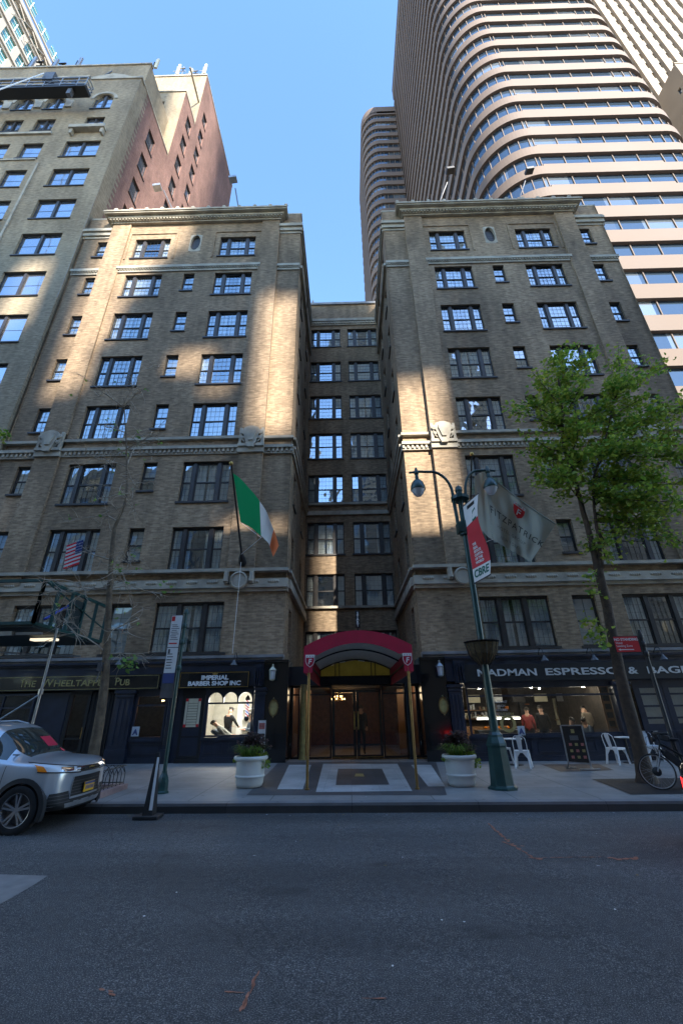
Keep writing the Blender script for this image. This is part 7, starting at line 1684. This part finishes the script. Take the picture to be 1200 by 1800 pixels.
# ------------------------------------------------------------------ trees
def limb(b, pts, r0, r1, n=8, rnd=None, wob=.0):
    P = [Vector(p) for p in pts]; Q = []
    for i in range(len(P)-1):
        for k in range(4):
            t_ = k/4; p0, p1, p2, p3 = P[max(i-1,0)], P[i], P[i+1], P[min(i+2,len(P)-1)]
            q = .5*((2*p1)+(p2-p0)*t_+(2*p0-5*p1+4*p2-p3)*t_**2+(-p0+3*p1-3*p2+p3)*t_**3)
            if rnd: q += Vector((rnd.random()-.5, rnd.random()-.5, 0))*wob
            Q.append(q)
    Q.append(P[-1]); k = len(Q); b.tube(Q, [r0+(r1-r0)*(i/(k-1))**.8 for i in range(k)], n); return Q
def bark_trunk(b, pts, r0, r1, rnd, flare=1.5):
    Q = limb(MB(), pts, r0, r1, rnd=rnd, wob=.015); k = len(Q); rs = [(r0+(r1-r0)*(i/(k-1))**.8)*(1+(flare-1)*math.exp(-i*1.1))*(1+.05*(rnd.random()-.5)) for i in range(k)]
    b.tube(Q, rs, 14); return Q
R_ = random.Random(42)
Y0 = 12.33; base = atg(1137, 1376); TX, TY = base.x, base.y
tr = thing('street_tree', 'leafy green street tree standing in the iron grate right of the street lamp', 'tree', (TX, TY, sz(TX, TY)-.02))
tb = MB(); T0 = sz(TX,TY)-.05
k = bark_trunk(tb, [(TX,TY,T0), (TX+.03,TY,1.2), (TX+.06,TY,2.6), (TX+.2,TY,4.2), (TX+.24,TY,5.3)], .165, .115, R_, 1.7)
main = limb(tb, [(TX+.24,TY,5.2), (TX+.28,TY,6.7), (TX+.27,TY-.05,8.3), (TX+.30,TY+.05,9.6), (TX+.55,TY,11.0), (TX+.75,TY,12.6)], .105, .02, rnd=R_, wob=.02)
second = limb(tb, [(TX+.24,TY,4.9), (TX+.42,TY-.1,6.0), (TX+.55,TY-.1,7.0), (TX+.8,TY-.2,8.2), (TX+1.6,TY-.3,9.8), (TX+2.3,TY-.4,11.6)], .07, .015, rnd=R_, wob=.02)
tb.build('trunk', MT['bark_dark'], tr, smooth=60)
lb = MB(); lf = MB(); nleaf = 0
def leaves_along(Q, n, R, size=.092, start=.25):
    for _ in range(n):
        i = int(len(Q)*(start+(1-start)*R_.random()))-1; p = Q[max(0, min(i, len(Q)-1))]+Vector((R_.gauss(0,R), R_.gauss(0,R), R_.gauss(0,R*.75)))
        yaw_, pt = R_.random()*2*pi, R_.gauss(.1,.6); d = Vector((cos(yaw_)*cos(pt), sin(yaw_)*cos(pt), sin(pt)-.3)).normalized(); s = d.cross(Vector((R_.gauss(0,.6), R_.gauss(0,.6), 1))).normalized(); z = size*(.6+.8*R_.random())
        # fan shaped leaf
        lf.add([p, p+d*z*.7-s*z*.62, p+d*z*1.05-s*z*.25, p+d*z*.95, p+d*z*1.05+s*z*.25, p+d*z*.7+s*z*.62], [(0,1,2,3), (0,3,4,5)])
# branches: (start point, tip in picture space at a depth)
def tip(px, py, dy): return at(px, py, TY+dy)
BR = [(main,.93,(985,612),0,1.0),(main,.9,(1040,615),.3,1),(main,.8,(935,655),-.2,1),(main,.72,(905,700),.1,1.1),(main,.7,(892,722),-.5,.8),(main,.65,(960,640),.5,1),(main,.55,(940,770),-.5,1),(main,.5,(925,790),.3,1.2),(main,.4,(930,830),-.2,1.2),
      (main,.45,(975,850),-.7,1),(main,.75,(1030,650),-.7,1),(main,.6,(1080,700),-.6,1.2),(main,.5,(1100,740),.5,1.3),(main,.6,(1060,720),.8,1.2),(main,.45,(1060,800),-.9,1.2),(main,.35,(1010,800),.9,1.2),(main,.5,(1010,720),-.9,1.2),
      (second,.9,(1085,625),0,1),(second,.95,(1160,640),-.3,.9),(second,.85,(1130,700),.4,1.1),(second,.8,(1175,720),-.5,1.2),(second,.75,(1195,760),.3,1.4),(second,.7,(1215,800),-.4,1.4),(second,.7,(1150,790),-.8,1.4),(second,.6,(1130,830),.5,1.3),(second,.6,(1180,850),-.6,1.4),
      (second,.5,(1200,900),.2,1.3),(second,.5,(1120,880),-.8,1.3),(second,.4,(1160,920),-.4,1.2),(second,.45,(1085,850),-.3,1.1),(second,.35,(1090,900),.3,.9),(second,.3,(1070,960),-.3,.7),(second,.3,(1120,940),.2,.8),(second,.2,(1040,955),-.2,.6),(second,.25,(1060,1000),.1,.5),
      (second,.55,(1210,960),0,1.1),(main,.3,(960,810),-.9,.9),(second,.8,(1240,700),0,1.4),(second,.6,(1260,850),.4,1.6),(second,.9,(1100,650),-.5,1),(main,.85,(985,650),.5,1),(second,.65,(1090,770),-1.1,1.3),(second,.5,(1215,880),-.9,1.3)]
for Q, f, (px, py), dy, den in BR:
    a = Q[int(f*(len(Q)-1))]; e = tip(px, py, dy); m = (a+e)/2+Vector((0,0,-.08))+Vector((R_.gauss(0,.08), R_.gauss(0,.08), R_.gauss(0,.1)))
    q = limb(lb, [a, m, e], .028, .006, 5, R_, .03); L_ = (e-a).length
    leaves_along(q, int(62*den*max(.7, L_/1.6)), .20)
    for _ in range(int(4*L_)+2):
        s = q[int(len(q)*(.3+.68*R_.random()))-1]; d = Vector((R_.gauss(0,1), R_.gauss(0,1), R_.gauss(.15,.6))).normalized()*(.35+.45*R_.random()); qq = limb(lb, [s, s+d*.5+Vector((0,0,.04)), s+d], .009, .003, 4, R_, .02); leaves_along(qq, int(27*den), .11)
for px, py in ((1048,1108),(1052,1125),(1040,1040),(1035,1015),(1035,1090)):
    e = at(px, py, TY-.2); leaves_along([e]*4, 35, .12)
lb.build('branches', MT['bark_dark'], tr); lf.build('crown', MT['leaf'], tr)
# nearly bare tree at left
R_ = random.Random(9)
bt = thing('bare_tree', 'thin nearly bare street tree rising above the tree guard by the car', 'tree', (-6.25, 11.0, sz(-6.2,11)))
tb = MB(); P = [(-5.72, 10.95, sz(-5.9,11)-.03)]+[tuple(at(px, py, 11.0)) for px, py in ((164,1331),(178,1250),(186,1180),(190,1100),(194,1020),(200,940),(207,915),(222,875),(223,800),(220,740),(218,700))]
Q = limb(MB(), P, 1, 1); k = len(Q); rs = []
for i in range(k): f = i/(k-1); rs.append((.125*(1-f)**1.35+.012)*(1+.4*math.exp(-i*.9)))
tb.tube(Q, rs, 12); bt_t = Q
tb.build('trunk', MT['bark'], bt, smooth=60)
tw_ = MB(); lf = MB()
def twigs(s, d, L_, r, depth):
    n = 4; p = s; pts = [s]; dd = d.normalized()
    for i in range(n): dd = (dd+Vector((R_.gauss(0,.22), R_.gauss(0,.22), R_.gauss(-.03,.20)))).normalized(); p = p+dd*L_/n; pts.append(p)
    tw_.tube(pts, [r*(1-.7*i/n) for i in range(n+1)], 4 if depth > 0 else 3, cap=False)
    if depth > 0:
        for _ in range(5):
            i = R_.randrange(1, n+1); nd = (dd*.6+Vector((R_.gauss(0,.8), R_.gauss(0,.8), R_.gauss(-.05,.6)))).normalized(); twigs(pts[i], nd, L_*(.35+.35*R_.random()), r*.55, depth-1)
    elif R_.random() < .05: leaves_along([p]*3, 4, .03, .06)
for fz_, dirs in (((198,985),[(-1,.25),(1,.3),(.6,-.1)]),((192,1035),[(-1,.05),(1,.1),(-.7,.2),(.8,.25)]),((193,1030),[(.9,.0),(-.9,-.1)]),((205,915),[(-.8,.6),(.75,.6)]),((222,870),[(-1,.4),(1,.35)]),((223,820),[(-1,.35),(.5,.5)]),((222,790),[(-.8,.2),(.8,.3)]),((220,760),[(-.7,.4),(.7,.5)]),((218,715),[(-.8,.1),(.7,-.1),(.1,1)]),((190,1110),[(.9,.2)]),((190,1150),[(.8,0),(-.6,.3)])):
    s = at(*fz_, 11.0)
    for dx, dz in dirs: twigs(s, Vector((dx, R_.gauss(0,.5), dz)), .95+.45*R_.random(), .022, 2)
s = at(192,1035,11); tw_.tube([s, at(150,1030,11), at(110,1040,11.2), at(85,1035,11.4)], [.02,.014,.01,.005], 5)
for px, py in ((215,1168),(235,1172),(222,1160),(205,1080),(285,1025),(305,1040),(222,862)): leaves_along([at(px, py, 11)]*3, 14 if py > 1150 else 5, .1, .09)
tw_.build('twigs', MT['twig'], bt); lf.build('sparse_leaves', MT['leaf_light'], bt)
b = MB(); q = at(178,1172,10.9); b.box(q.x-.06, q.x+.05, q.y-.06, q.y+.04, q.z-.1, q.z+.1); b.tube([q, q+Vector((-.02,-.05,-.35))], .015, 5); tag(b.build('junction_box', MT['steel_dark']), 'small grey electrical box strapped to the bare tree trunk', 'electrical box')
b = MB(); q = at(4,765,11.5); R_ = random.Random(3); lf = MB(); leaves_along([q]*4, 60, .12)
o = lf.build('leaf_spray', MT['leaf']); tag(o, 'small spray of green leaves poking in at the left edge', 'branch')

# fallen leaves and bits of litter along the kerb
R_ = random.Random(77); b = MB()
for i in range(110):
    x = R_.uniform(-7, 9); y = R_.choice([9.55+R_.gauss(0,.08), R_.uniform(10, 14), R_.uniform(10.2, 12.5), R_.uniform(6, 9.6)])
    z = (rz if y < 9.7 else sz)(x, y)+.006; a = R_.random()*6.3; s = .012+.022*R_.random()
    b.add([(x+s*cos(a+q)*(1 if k % 2 else .6), y+s*sin(a+q)*(1 if k % 2 else .6), z+.004*R_.random()) for k, q in enumerate((0, 1.1, 2.2, 3.3, 4.6))], [(0,1,2,3,4)], R_.choice([0,0,0,1]))
mat('dry_leaf', (.22,.15,.05), .8, var=.3, scale=9)
tag(b.build('litter', [MT['dry_leaf'], MT['letter_silver']]), 'scattered dry leaves and scraps along the kerb and pavement', 'litter', kind='stuff')
